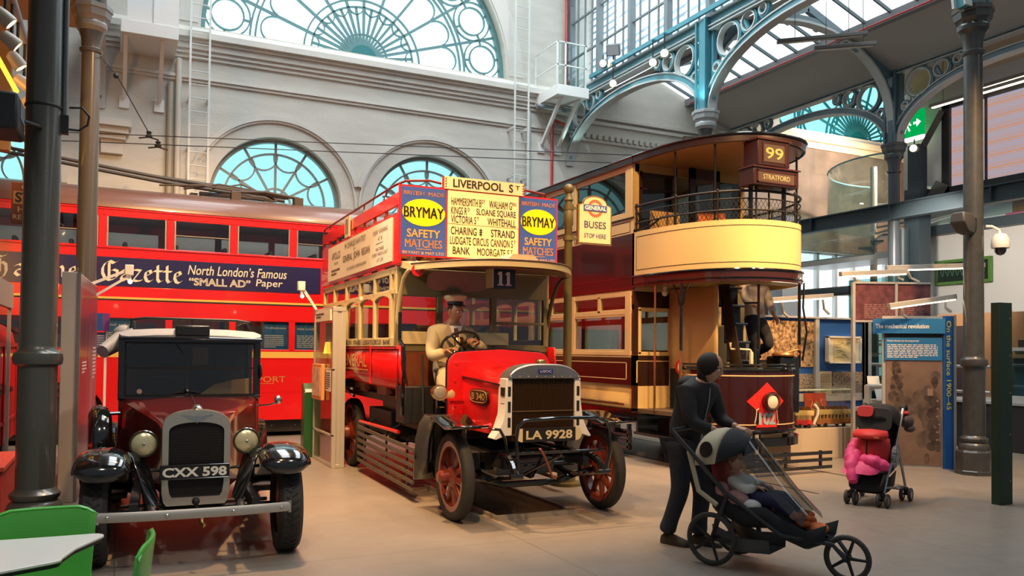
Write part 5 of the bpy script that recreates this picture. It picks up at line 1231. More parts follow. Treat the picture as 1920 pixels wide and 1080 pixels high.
# wings
for s in (-1, 1):
    path = [(-.33, .655), (-.36, .71), (-.33, .765), (-.24, .812), (-.09, .838), (.08, .838), (.25, .79), (.44, .68), (.64, .54), (.86, .42), (1.05, .36)]
    prof = [(.44, -.07), (.47, -.015), (.53, .012), (.63, .022), (.73, .012), (.79, -.02), (.815, -.06), (.82, -.10)]
    rings = []
    for i, (y, z) in enumerate(path):
        a = Vector(path[max(i-1, 0)]); c_ = Vector(path[min(i+1, len(path)-1)]); d = (c_-a).normalized(); n_ = Vector((-d.y, d.x))
        sc = .75 if i == 0 else (.92 if i == 1 else 1)
        rings.append([(s*(.63+(x-.63)*sc), y+n_.x*h, z+n_.y*h) for x, h in prof])
    wg = MB().loft(rings, closed=False).build('wing', BLACK, X_, solid=.01, sub=1, smooth=80)
    A = [(.47, -.02, .815), (.44, -.06, .78), (.41, -.10, .70), (.375, -.14, .60), (.33, -.18, .50), (.28, -.22, .415)]
    Bq = [(.42, .20, .86), (.38, .14, .83), (.345, .08, .76), (.315, .02, .67), (.285, -.04, .57), (.25, -.10, .46)]
    MB().loft([[(s*x, y, z) for x, y, z in A], [(s*(x+x2)/2, (y+y2)/2, (z+z2)/2+.03) for (x, y, z), (x2, y2, z2) in zip(A, Bq)], [(s*x, y, z) for x, y, z in Bq]], closed=False).tube([(s*x, y, z) for x, y, z in A], .011, 7).build('wing_apron', BLACK, wg, smooth=60)
    MB().box(min(s*.5, s*.80), max(s*.5, s*.80), .9, 2.3, .33, .36).build('running_board', MBLACK, X_)
    # rear wings
    b = MB(); b.loft([[(s*.50, 2.75+.43*math.cos(a), .36+.45*math.sin(a)), (s*.80, 2.75+.43*math.cos(a), .36+.45*math.sin(a))] for a in [R(x) for x in range(0, 181, 15)]], closed=False); b.build('rear_wing', BLACK, X_, solid=.012)
# cab
MB().box(-.60, .60, 1.36, 3.25, .45, 1.14).build('cab_lower', TAXIM, X_, bev=.03)
b = MB()
for x in (-.575, .575): b.box(x-.03, x+.03, 1.34, 1.42, 1.12, 1.68)
for y in (2.1, 3.2):
    for x in (-.575, .575): b.box(x-.025, x+.025, y-.04, y+.04, 1.12, 1.68)
b.box(-.60, .60, 1.34, 1.40, 1.635, 1.70).box(-.6, .6, 3.15, 3.22, 1.12, 1.70).box(-.60, -.55, 2.1, 3.2, 1.12, 1.70).box(-.6, .6, 1.33, 1.40, 1.13, 1.16)
b.build('cab_frame', BLACK, X_, bev=.008)
wsf = MB().box(-.545, .545, 1.330, 1.345, 1.40, 1.415).box(-.555, -.54, 1.328, 1.345, 1.16, 1.635).box(.54, .555, 1.328, 1.345, 1.16, 1.635).box(-.55, .55, 1.328, 1.345, 1.155, 1.17).box(-.55, .55, 1.328, 1.345, 1.625, 1.64).build('windscreen_frame', mat('screen_frame_dark', (.03, .026, .022), .25, metal=.5), X_)
MB().box(-.545, .545, 1.334, 1.338, 1.16, 1.635).build('windscreen', glass('taxi_glass', (.72, .75, .75), .03), wsf, smooth=0)
MB().tube([(-.13, 1.325, 1.62), (-.08, 1.32, 1.55), (-.03, 1.32, 1.50)], .006, 6).build('wiper', MBLACK, wsf)
MB().disc((-.43, 1.325, 1.20), U, V, .022, -.002, 16).build('licence_disc', mat('disc_pale', (.5, .32, .25), .5), wsf)
swt = Vector((-.26, 1.58, 1.18)); a2 = Vector((0, .75, .66)).normalized(); f2 = a2.cross(Vector((1, 0, 0)))
MB().tube([swt+(Vector((1, 0, 0))*math.cos(2*PI*i/24)+f2*math.sin(2*PI*i/24))*.19 for i in range(24)], .013, 7, True).cyl(swt, swt-a2*.3, .015, n=8).build('steering_wheel', MBLACK, X_)
MB().box(-.55, .0, 1.95, 2.08, .9, 1.42).box(-.55, .0, 1.65, 2.05, .80, .95).build('driver_seat', mat('taxi_leather', (.10, .05, .03), .5), X_, bev=.03)
MB().prism([(.08, 1.72, 1.14), (.54, 1.72, 1.14), (.54, 1.72, 1.30), (.40, 1.72, 1.285), (.22, 1.72, 1.24)], (0, .03, 0)).build('luggage_panel', mat('luggage_tan', (.70, .45, .15), .5), X_)
MB().box(-.55, .55, 2.10, 2.13, 1.12, 1.66).build('division', mat('division_dark', (.03, .024, .02), .4), X_)
MB().box(-.20, -.05, 2.08, 2.10, 1.28, 1.36).box(.03, .18, 2.08, 2.10, 1.42, 1.60).build('division_paper', mat('paper_tan', (.42, .33, .2), .6), X_)
FAB = mat('roof_fabric_grey', (.30, .31, .335), .6, bump=(40, .1))
rings = []
for y, hw, z0, z1 in ((1.24, .585, 1.675, 1.70), (1.28, .60, 1.67, 1.735), (1.40, .605, 1.67, 1.76), (2.2, .61, 1.67, 1.775), (3.1, .60, 1.66, 1.765), (3.3, .56, 1.5, 1.70), (3.34, .5, 1.2, 1.3)):
    rings.append([(-hw, y, z0), (-hw, y, (z0+z1)/2+.01), (-hw*.90, y, z1-.012), (-hw*.5, y, z1+.004), (0, y, z1+.01), (hw*.5, y, z1+.004), (hw*.90, y, z1-.012), (hw, y, (z0+z1)/2+.01), (hw, y, z0)])
ro = MB().loft(rings).build('roof', FAB, X_, smooth=40)
MB().tube([(-.60, 1.23, 1.672), (0, 1.215, 1.68), (.60, 1.23, 1.672)], .012, 7).box(-.6, .6, 1.24, 1.36, 1.655, 1.682).build('roof_bead', BLACK, ro)
MB().cyl((-.60, 1.7, 1.66), (-.74, 1.50, 1.55), .085, .06, 14).sph((-.58, 1.75, 1.70), .10, n=12, m=8).build('hood_roll', FAB, ro)
b = MB(); b.tube([(-.52, 1.55, 1.77), (-.50, 1.5, 1.845), (-.4, 1.47, 1.86), (.4, 1.47, 1.855), (.50, 1.5, 1.84), (.53, 1.55, 1.76)], .013, 7)
for x in (-.52, .53): b.tube([(x*.99, 1.5, 1.84), (x, 2.4, 1.86), (x, 3.0, 1.85)], .012, 7).tube([(x, 2.4, 1.86), (x, 2.4, 1.76)], .012, 6)
b.tube([(0, 1.47, 1.857), (0, 1.47, 1.77)], .011, 6).tube([(.3, 1.47, 1.857), (.3, 1.48, 1.77)], .011, 6); b.build('roof_rail', MBLACK, ro)
MB().box(-.145, .145, 1.22, 1.36, 1.70, 1.795).build('sign_box', mat('signbox_black', (.010, .011, .012), .3, coat=.3), ro, bev=.012)
MB().lathe([(.05, -.09), (.24, -.09), (.29, -.06), (.31, 0), (.29, .06), (.24, .09), (.05, .09)], (-.74, 1.30, .78), (1, .1, 0), 28).build('spare_wheel', BLACK, X_)
b = MB().tube([(.58, 1.30, 1.06), (.68, 1.24, 1.07), (.74, 1.22, 1.09)], .008, 6); b.build('mirror_arm', CHROME, X_)
MB().sph((.755, 1.22, 1.115), .036, (1, .6, 1.1), 14, 8).build('mirror', CHROME, X_)
MB().sph((.60, 1.30, 1.38), .04, (.5, 1, 1.8), 10, 8).build('door_lamp', BLACK, X_)
MB().tube([(-.58, 1.2, 1.02), (-.68, 1.15, 1.02)], .015, 7).lathe([(.045, -.04), (.05, 0), (.02, .08)], (-.70, 1.15, 1.02), (0, 1, 0), 14).build('horn', BLACK, X_)
# ================================================================== TROLLEYBUS
tb = thing('double_deck_trolleybus', 'long red double deck trolleybus with navy newspaper advert', 'trolleybus', (1.5, 15.05, 0), 1.5)
L_ = tb
xa, xb = -6.4, 4.5
PX = [-1.78+1.035*k for k in range(-4, 6)]
MB().prism([(xa, 0, .31), (-2.88, 0, .31)]+[(-2.28+.6*math.cos(R(a)), 0, .42+.6*math.sin(R(a))) for a in range(180, -1, -15)]+[(-1.66, 0, .31), (xb, 0, .31), (xb, 0, 1.42), (xa, 0, 1.42)], (0, .03, 0)).build('lower_panel', TRED, L_, smooth=0)
b = MB().box(xa, xb, -.005, .025, 1.40, 1.415).box(xa, xb, -.004, .02, .80, .806)
for x in (-.9, .75, 2.2): b.box(x-.004, x+.004, -.004, .02, .33, 1.4)
b.build('panel_bead', TRED, L_)
MB().box(xa, xb, -.002, .03, 1.42, 1.53).build('yellow_band', mat('trolley_yellow', (.80, .50, .10), .35, coat=.3), L_)
b = MB().box(xa, xb, 0, .04, 1.53, 1.57).box(xa, xb, 0, .04, 2.07, 2.59)
for x in PX: b.box(x-.055, x+.055, 0, .05, 1.55, 2.1)
b.build('lower_framing', TRED, L_, bev=.006)
MB().box(xa, xb, .020, .024, 1.56, 2.08).build('lower_glass', VGLASS, L_, smooth=0)
MB().box(xa, xb, -.008, .03, 2.385, 2.42).build('yellow_line', mat('trolley_yellow', (.80, .50, .10), .35, coat=.3), L_)
MB().box(xa, xb, -.004, .03, 2.36, 2.385).build('black_line', MBLACK, L_)
b = MB().box(xa, xb, 0, .04, 2.58, 3.26).box(xa, xb, 0, .04, 3.75, 3.90).box(xa, xb, -.02, .0, 3.22, 3.245).box(xa, xb, -.015, 0, 3.86, 3.89)
for x in PX: b.box(x-.06, x+.06, 0, .05, 3.25, 3.78)
b.build('upper_framing', TRED, L_, bev=.006)
MB().box(xa, xb, .020, .024, 3.24, 3.77).build('upper_glass', VGLASS, L_, smooth=0)
b = MB()
for i, x in enumerate(PX):
    for za in (3.50,):
        if i % 2: b.box(x+.06, x+.975, .01, .02, za, za+.012)
    for xx in (x+.065, x+.95): b.box(xx, xx+.02, .006, .02, 3.26, 3.76)
b.build('window_trim', mat('trim_aluminium', (.5, .45, .38), .35, metal=.7), L_)
MB().box(xa, xb, .03, 2.1, .9, 1.0).box(xa, xb, .05, 2.1, 2.40, 2.46).build('deck_floors', mat('deck_dark2', (.06, .03, .02), .6), L_)
b = MB().box(xa, xb, 2.06, 2.1, .35, 1.55).box(xa, xb, 2.06, 2.1, 2.05, 3.26).box(xa, xb, 2.06, 2.1, 3.74, 3.9)
for x in PX: b.box(x-.06, x+.06, 2.04, 2.1, 1.5, 3.8)
b.build('far_side', TRED, L_)
MB().box(xb-.04, xb, .0, 2.1, .31, 3.9).box(xa, xa+.04, 0, 2.1, .31, 3.9).build('end_wall', TRED, L_)
for k, x in enumerate([PX[0]+.45+.8*i for i in range(11)]):
    if x > xb-.6: continue
    MB().box(x, x+.07, .15, 1.0, 2.46, 3.36).box(x-.4, x, .15, 1.0, 2.46, 2.9).build('seat', mat('moquette_dark', (.055, .035, .03), .8), L_, bev=.03)
rings = []
for x in (xa, xa+.2, xb-.25, xb):
    e = .12 if x in (xa, xb) else 0
    rings.append([(x, -.02, 3.90)]+[(x, 1.05-1.07*math.cos(a), 3.90+(.46-e)*abs(math.sin(a))**.75) for a in [PI*i/16 for i in range(1, 16)]]+[(x, 2.12, 3.90)])
rf = MB().loft(rings).build('roof', mat('roof_brown', (.16, .075, .055), .3, coat=.35), L_, smooth=60)
b = MB()
for x in (-.35, .95): b.box(x, x+.12, .9, 1.5, 4.34, 4.42)
b.box(-.2, 1.2, .9, 1.0, 4.40, 4.46); b.box(-.2, 1.2, 1.35, 1.45, 4.40, 4.46)
for x in (.30, 1.42): b.prism([(x, .08, 3.98), (x+.12, .08, 3.98), (x+.10, .35, 4.26), (x+.02, .35, 4.26)], (0, .06, .03)); b.box(x-.02, x+.14, .3, .5, 4.22, 4.40)
b.tube([(1.5, .4, 4.40), (.9, .5, 4.48), (.3, .45, 4.42)], .03, 8).tube([(-.5, .55, 4.42), (.1, .6, 4.56), (.8, .6, 4.50), (1.1, .7, 4.40)], .022, 8).tube([(.0, .75, 4.5), (.5, .7, 4.62), (.95, .75, 4.48)], .015, 7).tube([(-.9, .6, 4.45), (-.2, .5, 4.50), (.8, .6, 4.44)], .018, 7)
b.build('trolley_gantry', mat('gantry_rust', (.055, .035, .028), .5), rf)
for y in (.62, 1.0):
    MB().tube([(1.35, y, 4.44+.0*y), (.4, y, 4.50), (-1.0, y, 4.60), (-3.4, y, 4.86), (-6.3, y, 5.16)], [.04, .045, .032, .028, .022], 9).build('trolley_pole', mat('pole_dark', (.045, .042, .042), .4), L_)
# wheel
MB().lathe([(.05, -.12), (.34, -.12), (.46, -.13), (.50, -.08), (.50, .1), (.05, .1)], (-2.28, .16, .50), (0, -1, 0), 30).build('wheel', mat('wheel_dark', (.03, .022, .02), .5), L_)
MB().box(xa+.5, xb-.5, 1.0, 1.1, 2.375, 2.395).build('added_glow_strip', glow('added_strip_glow', (1, .9, .75), 3.0), L_)  # glowing strip added to brighten the interior behind the windows
MB().box(xa, xb, .15, 2.0, .08, .32).build('chassis_skirt', MBLACK, L_)
b = MB()
for k in range(9): b.sph((.6+k*.42, .145, .2), .014, n=8, m=5)
b.build('skirt_bolts', STEEL, L_)
text(L_, 'LONDON', (-.80, -.001, .985), U, V, .78, .105, GOLD, bold=-.005); text(L_, 'TRANSPORT', (.10, -.001, .985), U, V, 1.12, .105, GOLD, bold=-.005)
MB().box(.30, 1.02, -.004, 0, .955, .962).build('underline', GOLD, L_)
# advert
ad = MB().box(xa+.4, 1.83, -.012, 0, 2.60, 3.075).build('advert_panel', NAVY, L_, smooth=0)
G_ = {'G': (.86, [[(.62,.90),(.42,1.0),(.22,.88),(.10,.62),(.10,.36),(.22,.10),(.44,.0),(.66,.08),(.78,.2)], [(.78,.2),(.78,.50)], [(.78,.50),(.60,.56),(.50,.50)], [(.40,.92),(.40,.10)], [(.42,.98),(.62,.88),(.80,1.0)]]),
 'a': (.58, [[(.10,.50),(.28,.60),(.42,.50),(.42,.10),(.54,.02)], [(.42,.36),(.18,.30),(.10,.14),(.24,.0),(.42,.10)]]),
 'z': (.55, [[(.06,.56),(.24,.60),(.46,.56)], [(.44,.56),(.10,.06)], [(.08,.05),(.28,.0),(.50,.06)]]),
 'e': (.52, [[(.14,.30),(.42,.44),(.34,.60),(.16,.52),(.11,.26),(.20,.04),(.36,.0),(.48,.12)]]),
 't': (.46, [[(.20,.88),(.20,.14),(.30,.0),(.44,.08)], [(.02,.58),(.42,.58)]]),
 'H': (1.0, [[(.10,.92),(.28,1.0),(.36,.86),(.34,.30),(.22,.06),(.06,.02)], [(.36,.52),(.58,.66),(.74,.54),(.76,.20),(.66,-.08),(.48,-.18)], [(.36,.98),(.56,.92),(.74,1.0)], [(.50,.80),(.50,.14)]]),
 'c': (.48, [[(.42,.52),(.28,.60),(.14,.50),(.11,.24),(.22,.02),(.44,.10)]]),
 'k': (.54, [[(.16,1.0),(.16,.02)], [(.16,.36),(.38,.58),(.40,.42),(.18,.32)], [(.24,.30),(.44,.02)]]),
 'n': (.58, [[(.04,.52),(.15,.58),(.15,.02)], [(.15,.44),(.34,.60),(.42,.48),(.42,.08),(.54,.02)]]),
 'y': (.54, [[(.06,.56),(.14,.14),(.30,.04),(.42,.12)], [(.42,.60),(.42,.0),(.28,-.24),(.08,-.20)]])}
CR = mat('advert_cream', (.80, .74, .58), .5)
b = MB()
def black_letter(word, x, z, width, sc):
    tot = sum(G_[c][0] for c in word); k = width/(tot*sc); ox = 0
    for c in word:
        wd, st = G_[c]; nib(b, [[(p[0]*k, p[1]) for p in s_] for s_ in st], (x, -.012, z), U, V, sc, (.13, .10), .003, ox); ox += wd*k
black_letter('Hackney', -3.38, 2.70, 1.46, .31); black_letter('Gazette', -1.80, 2.69, 1.26, .32)
letter(b, 'North London\u2019s Famous', (-.46, -.012, 2.845), U, V, 1.66, .165, bold=.006, shear=.15); letter(b, 'Paper', (.67, -.012, 2.655), U, V, .46, .165, bold=.006, shear=.12)
letter(b, '\u201cSMALL AD\u201d', (-.44, -.012, 2.66), U, V, 1.02, .135, outline=True)
b.build('lettering', CR, ad, smooth=0)
# blue boards seen inside the lower windows
for x0, x1, hd, sd in ((-1.72, -1.25, 'and safety', 1), (.82, 1.26, 'Trolleybuses', 2), (1.40, 2.28, 'take London\u2019s trams', 3)):
    o = MB().box(x0, x1, .06, .075, 1.57, 2.06).build('window_board', HBLUE, L_, smooth=0)
    b = MB(); letter(b, hd, (x0+.03, .06, 1.93), U, V, min(x1-x0-.06, .62), .05, bold=.02); wordlines(b, (x0+.03, .06, 1.60), U, V, x1-x0-.1, .24, 7, seed=sd); b.build('lettering', WHITE, o, smooth=0)
for x0, x1, c_, nm in ((-.70, -.42, (.78, .55, .10), 'yellow_card'), (-.28, .05, (.75, .33, .04), 'amber_card'), (.14, .7, (.05, .14, .42), 'blue_card')):
    MB().box(x0, x1, .5, .52, 1.70, 2.06).build('window_board', mat(nm, c_, .5), L_, smooth=0)
MB().box(2.24, 2.42, -.006, 0, 1.44, 1.51).build('small_plate', mat('plate_pink', (.75, .55, .45), .5), L_)
# ================================================================== red vehicle and plinth at the left edge
rv = thing('red_van', 'red motor vehicle half hidden behind the cable banded column', 'vehicle', (-2.3, 9.6, 0))
RV = mat('van_red', (.42, .018, .016), .35, coat=.4)
rings = []
for y in (0, .15, 3.6, 3.75):
    e = .06 if y in (0, 3.75) else 0
    rings.append([(-1.0, y, .35), (-1.0, y, 1.62-e)]+[(-1.0*math.cos(a)*(1-e*.4), y, 1.62-e+.40*math.sin(a)**.7) for a in [PI*i/12 for i in range(1, 12)]]+[(1.0, y, 1.62-e), (1.0, y, .35)])
MB().loft(rings).build('body', RV, rv, smooth=40)
b = MB().box(.995, 1.02, 0, 3.75, 1.58, 1.63).box(.995, 1.02, .0, 3.75, .60, .64)
for y in (.05, 1.2, 2.35, 3.7): b.box(.995, 1.02, y-.03, y+.03, .35, 1.6)
b.build('body_bead', mat('van_bead', (.36, .015, .014), .35), rv)
for y in (.12, 1.27, 2.42): MB().box(.998, 1.012, y+.05, y+.95, .98, 1.5).build('window', mat('van_glass', (.02, .022, .025), .1, coat=.8), rv, bev=.01)
for y in (.75, 2.95): MB().lathe([(.05, -.1), (.30, -.1), (.36, -.05), (.36, .06), (.05, .08)], (.92, y, .36), (1, 0, 0), 26).build('wheel', RUBBER, rv)
rp = thing('red_plinth', 'low red display plinth beside the foot of the cable banded column', 'plinth', (-1.3, 7.9, 0))
MB().box(-.5, .5, -.5, .55, 0, .62).build('body', mat('plinth_red', (.42, .03, .02), .5), rp, bev=.01); MB().box(-.52, .52, -.52, .57, .62, .66).build('top', mat('plinth_top', (.62, .06, .03), .45), rp, bev=.006)
dh = thing('display_header', 'cream header board over the roof of the red van', 'sign', (-1.24, 9.4, 2.06))
MB().box(-.03, .03, 0, 2.6, 0, .30).build('board', mat('header_cream', (.52, .40, .26), .5), dh); MB().box(-.02, .02, .1, .14, -2.06, 0).build('post', ALU, dh); MB().box(-.02, .02, 2.46, 2.5, -2.06, 0).build('post', ALU, dh)
# ================================================================== WALL FURNITURE, LEFT AISLE, KIOSK, BUS STOP
LG = mat('ladder_white', (.70, .71, .68), .5)
def ladder(x0, x1, y, z0, z1, lbl, brk):
    t = thing('wall_ladder', lbl, 'ladder', (x0, y, z0), 0, 'access ladders on the gable wall'); w_ = x1-x0; h = z1-z0
    MB().box(-.02, .02, -.012, .012, 0, h).build('rail', LG, t); MB().box(w_-.02, w_+.02, -.012, .012, 0, h).build('rail', LG, t)
    b = MB(); n = int(h/.27)
    for k in range(n): b.cyl((0, 0, .12+k*.27), (w_, 0, .12+k*.27), .011, n=6)
    b.build('rungs', LG, t)
    b = MB()
    for z in brk:
        for x in (0, w_): b.box(x-.015, x+.015, 0, 17.70-y, z-z0-.03, z-z0+.03)
    b.build('wall_bracket', LG, t); return t
ladder(1.17, 1.53, 17.30, 4.55, 9.6, 'white ladder beside the khaki drain pipe and panelled platform', (5.6, 6.6))
ladder(8.34, 8.70, 17.30, 4.55, 11.6, 'white ladder beside the railed corner platform', (5.75, 6.9))
def platform(x0, x1, z, legs, lbl, rail):
    t = thing('access_platform', lbl, 'platform', (x0, 16.45, z), 0, 'white access platforms on the gable wall'); w_ = x1-x0
    MB().box(0, w_, 0, 1.24, -.12, 0).box(0, w_, -.01, .03, -.14, .10).box(-.01, .03, 0, 1.24, -.14, .10).build('deck', WHITE, t, bev=.005)
    for x in legs:
        MB().bar((x-x0, .2, -.1), (x-x0, 1.16, -1.02), .07, .09).build('brace', WHITE, t, bev=.004)
        MB().box(x-x0-.09, x-x0+.09, 1.20, 1.245, -1.22, -.98).build('wall_plate', WHITE, t)
    if rail:
        b = MB()
        for x in (0, .25*w_, w_*.9): b.box(x-.02, x+.02, 0, .03, 0, 1.12)
        b.box(-.02, .02, 1.1, 1.14, 0, 1.12)
        for zz in (.56, 1.1): b.box(0, w_, 0, .025, zz-.015, zz+.015).box(-.012, .012, 0, 1.14, zz-.015, zz+.015)
        b.build('guard_rail', LG, t)
        MB().box(.02, w_*.9, .012, .016, .1, 1.08).build('guard_mesh', glass('milky_guard', (.84, .90, .88), .05), t, smooth=0)
    else:
        MB().box(.1, w_, .02, .05, .1, 1.6).box(w_*.55, w_*.6, 0, .03, 0, 1.8).build('guard_panel', WHITE, t)
    return t
platform(9.02, 9.86, 7.68, (9.24, 9.70), 'white railed access platform in the corner by the iron arch', True)
platform(-.08, .90, 7.50, (.0, .63), 'white panelled access platform above the slim column before the trolleybus', False)
def pipe(pts, r, m, lbl, nm='wall_pipe'):
    o = MB().tube(pts, r, 10).build(nm, m); return tag(o, lbl, 'pipe')
pipe([(.83, 17.62, 4.55), (.83, 17.62, 6.9)], .06, mat('pipe_khaki', (.36, .33, .26), .5), 'short khaki drain pipe under the panelled access platform')
pipe([(.98, 17.60, 4.55), (.98, 17.60, 7.4)], .06, mat('pipe_cream', (.62, .58, .52), .5), 'cream drain pipe between the khaki pipe and the ladder')
pipe([(8.86, 17.60, 3.5), (8.86, 17.60, 7.4)], .06, mat('pipe_grey_cream', (.55, .54, .50), .5), 'cream drain pipe beside the ladder of the railed corner platform')
RP = mat('pipe_red', (.50, .035, .03), .35, coat=.3)
pipe([(9.90, 17.62, 12.9), (9.90, 17.62, 7.9)], .035, RP, 'red fire pipe in the corner by the clerestory')
pipe([(9.90, 17.58, 7.2), (9.55, 17.58, 7.28), (9.50, 17.58, 7.22), (9.50, 17.58, 3.0)], .035, RP, 'red fire pipe turning down the wall behind the tram')
pipe([(8.9, 17.25, 7.46), (9.95, 17.25, 7.46)], .06, mat('conduit_grey', (.30, .33, .34), .4, metal=.4), 'grey conduit under the corner access platform')
pipe([(10.12, 12.2, 8.9), (10.25, 11.0, 8.05), (10.3, 6.5, 8.05)], .02, RP, 'thin red pipe along the aisle roof gutter')
pipe([(13.55, 17.4, 8.22), (13.55, 5, 8.22)], .02, RP, 'thin red pipe along the lower edge of the roof glazing')
# overhead wires
WR = mat('wire_black', (.015, .015, .015), .5)
def wire(p, q, lbl, r=.008):
    o = MB().tube([p, q], r, 6).build('overhead_wire', WR); return tag(o, lbl, 'wire')
wire((-7.0, 17.6, 5.18), (10.05, 12.5, 5.34), 'upper of the two thin contact wires crossing the hall')
wire((-7.0, 17.6, 5.04), (10.05, 12.6, 5.20), 'lower of the two thin contact wires crossing the hall')
sw_ = tag(MB().tube([(-.30, 12.25, 5.50), (-.10, 13.9, 5.75), (.40, 15.55, 5.33)], .009, 6).sph((-.12, 13.85, 5.75), .045, n=10, m=7).build('span_wire', WR), 'slanting span wire from the slim column to the contact wires', 'wire')
for x, y, z, lb in ((.40, 15.52, 5.22, 'upper wire hanger with a small bell insulator'), (.55, 15.55, 5.07, 'lower wire hanger with a small bell insulator')):
    t = thing('wire_hanger', lb, 'insulator', (x, y, z), 0, 'wire hangers'); MB().lathe([(.05, .03), (.06, .06), (.03, .09), (.05, .12), (.02, .14)], n=12).build('bell', MBLACK, t); MB().tube([(-.16, 0, .0), (0, 0, .035), (.16, 0, .0)], .014, 6).build('clamp', MBLACK, t)
pipe([(9.4, 17.55, 5.1), (5.2, 17.5, 4.98)], .02, mat('cable_teal', (.05, .14, .18), .5), 'teal cable sagging behind the tram roof', 'wall_cable')
# floodlights and track on the arcade
t = thing('lighting_track', 'teal lighting rail along the top of the iron arcade beam', 'lighting rail', (9.86, 0, 8.0))
MB().box(-.03, .03, 7.6, 16.4, 0, .09).build('rail', TEAL, t); b = MB()
for y in (15.25, 13.75, 13.35): b.box(-.13, -.02, y-.015, y+.015, -.012, .02)
for y in (16.2, 14.6, 12.0, 9.0): b.box(-.01, .075, y-.02, y+.02, -.03, .0)
b.build('drop_arm', TEAL, t)
def floodlamp(nm, loc, aim, lbl, lit=True, box=False, m=None, k=1.0, drop=.2):
    t = thing(nm, lbl, 'spotlight', loc, 0, 'gallery spotlights'); d = Vector(aim).normalized()
    if box:
        MB().bar(-d*.10, d*.10, .30, .24).build('housing', mat('flood_grey', (.13, .14, .15), .4), t, bev=.01); MB().bar(d*.101, d*.108, .26, .20).build('glass', mat('flood_glass', (.35, .38, .40), .15, coat=.6), t)
        MB().cyl(Vector((0, 0, -.13)), Vector((0, 0, -.22)), .02, n=8).build('stirrup', MBLACK, t)
    else:
        MB().lathe([(a*k, c*k) for a, c in ((.03, -.14), (.07, -.11), (.085, 0), (.088, .08), (.075, .085), (.07, .06))], (0, 0, 0), d, 18).build('housing', m or mat('spot_grey', (.36, .35, .33), .4), t)
        MB().lathe([(a*k, c*k) for a, c in ((.068, .066), (.04, .078), (.005, .082))], (0, 0, 0), d, 16).build('lamp', BULB if lit else mat('flood_glass', (.35, .38, .40), .15, coat=.6), t)
        MB().tube([(0, 0, .05), (0, 0, drop)], .014, 6).build('stirrup', MBLACK, t)
    return t
floodlamp('floodlight', (9.80, 15.30, 8.32), (-.6, -.7, -.5), 'box floodlight standing on the arcade lighting rail', box=True)
floodlamp('spotlight', (9.80, 15.72, 8.14), (-.6, -.75, -.25), 'lit spotlight beside the box floodlight on the rail')
floodlamp('spotlight', (9.76, 15.25, 7.55), (-.5, -.8, -.4), 'lit spotlight hanging under the rail nearest the gable wall', drop=.46)
floodlamp('spotlight', (9.76, 13.75, 7.55), (-.5, -.75, -.5), 'lit spotlight beside the ringed spandrel, the one nearer the gable wall', drop=.46)
floodlamp('spotlight', (9.76, 13.35, 7.58), (-.6, -.8, -.1), 'lit spotlight beside the ringed spandrel, the one nearer the column', drop=.43)
floodlamp('spotlight', (15.4, 12.05, 6.05), (-.9, -.4, -.1), 'lit spotlight at the head of the steel post')
# left aisle spots under the amber ceiling
t = thing('lighting_track', 'blue grey lighting rail carrying the cream spotlights', 'lighting rail', (-.9, 0, 4.62)); MB().cyl((0, 7.2, 0), (0, 12.4, 0), .035, n=10).build('rail', mat('rail_bluegrey', (.20, .26, .31), .35), t)
b = MB()
for y in (7.6, 10.0, 12.0): b.cyl((0, y, 0), (0, y, 1.66), .012, n=6)
b.build('hanger', MBLACK, t)
SPM = mat('spot_cream', (.50, .42, .33), .4)
for y, z, d, lb in ((7.85, 4.30, (.75, .1, -.65), 'uppermost of the cream spotlights on the blue grey rail'), (8.30, 4.26, (.8, .15, -.6), 'second cream spotlight from the top of the blue grey rail'), (8.75, 4.22, (.6, .1, -.8), 'cream spotlight in the middle of the row on the blue grey rail'), (9.35, 4.20, (.8, .0, -.6), 'fourth cream spotlight from the top of the blue grey rail'), (10.0, 4.15, (.6, -.1, -.8), 'lowest cream spotlight, just above the black projector')):
    floodlamp('spotlight', (-.9, y, z), d, lb, m=SPM, k=.72, drop=4.60-z)
pj = thing('projector', 'black box projector clamped to the cable banded column', 'projector', (-.78, 6.75, 3.22))
MB().box(-.20, .12, -.22, .22, -.13, .13).build('body', mat('projector_black', (.016, .016, .018), .5), pj, bev=.02); MB().box(.118, .126, -.10, .16, -.02, .10).build('label', mat('label_blue_grey', (.16, .22, .26), .4), pj)
MB().tube([(.12, .16, .02), (.20, .25, .02), (.22, .34, .02)], .015, 7).build('clamp_arm', MBLACK, pj)
b = MB()
for x, y in ((-2.3, 9.9), (-1.9, 10.8)): pass
for p, q, lb in (((-1.75, 9.4, 5.6), (-1.15, 11.2, 4.6), 'longer yellow neon strip beside the cream spotlights'), ((-1.55, 11.2, 4.75), (-1.22, 12.2, 4.25), 'shorter yellow neon strip below the black projector')):
    t = thing('neon_strip', lb, 'light', p); d = Vector(q)-Vector(p); MB().cyl((0, 0, 0), d, .028, n=8).build('tube', glow('neon_yellow', (1.0, .55, .03), 2.2), t); MB().cyl((0, 0, 0), (0, 0, 6.3-p[2]), .006, n=6).build('hanger', MBLACK, t)
# fittings on the big left column
MB().lathe([(.124, -.012), (.131, -.006), (.131, .006), (.124, .012)], (0, 0, 3.43), n=28, closed=True).build('cable_band', MBLACK, colA)
MB().cyl((.135, 0, 3.3), (.135, 0, 5.5), .022, n=10).build('conduit', mat('conduit_steel', (.13, .14, .14), .35, metal=.5), colA)
MB().box(.11, .17, -.04, .03, 3.24, 3.38).tube([(.17, 0, 3.28), (.24, 0, 3.28), (.30, 0, 3.33), (.31, 0, 3.40), (.26, 0, 3.46), (.17, 0, 3.45)], .009, 6).build('cable_box', MBLACK, colA)
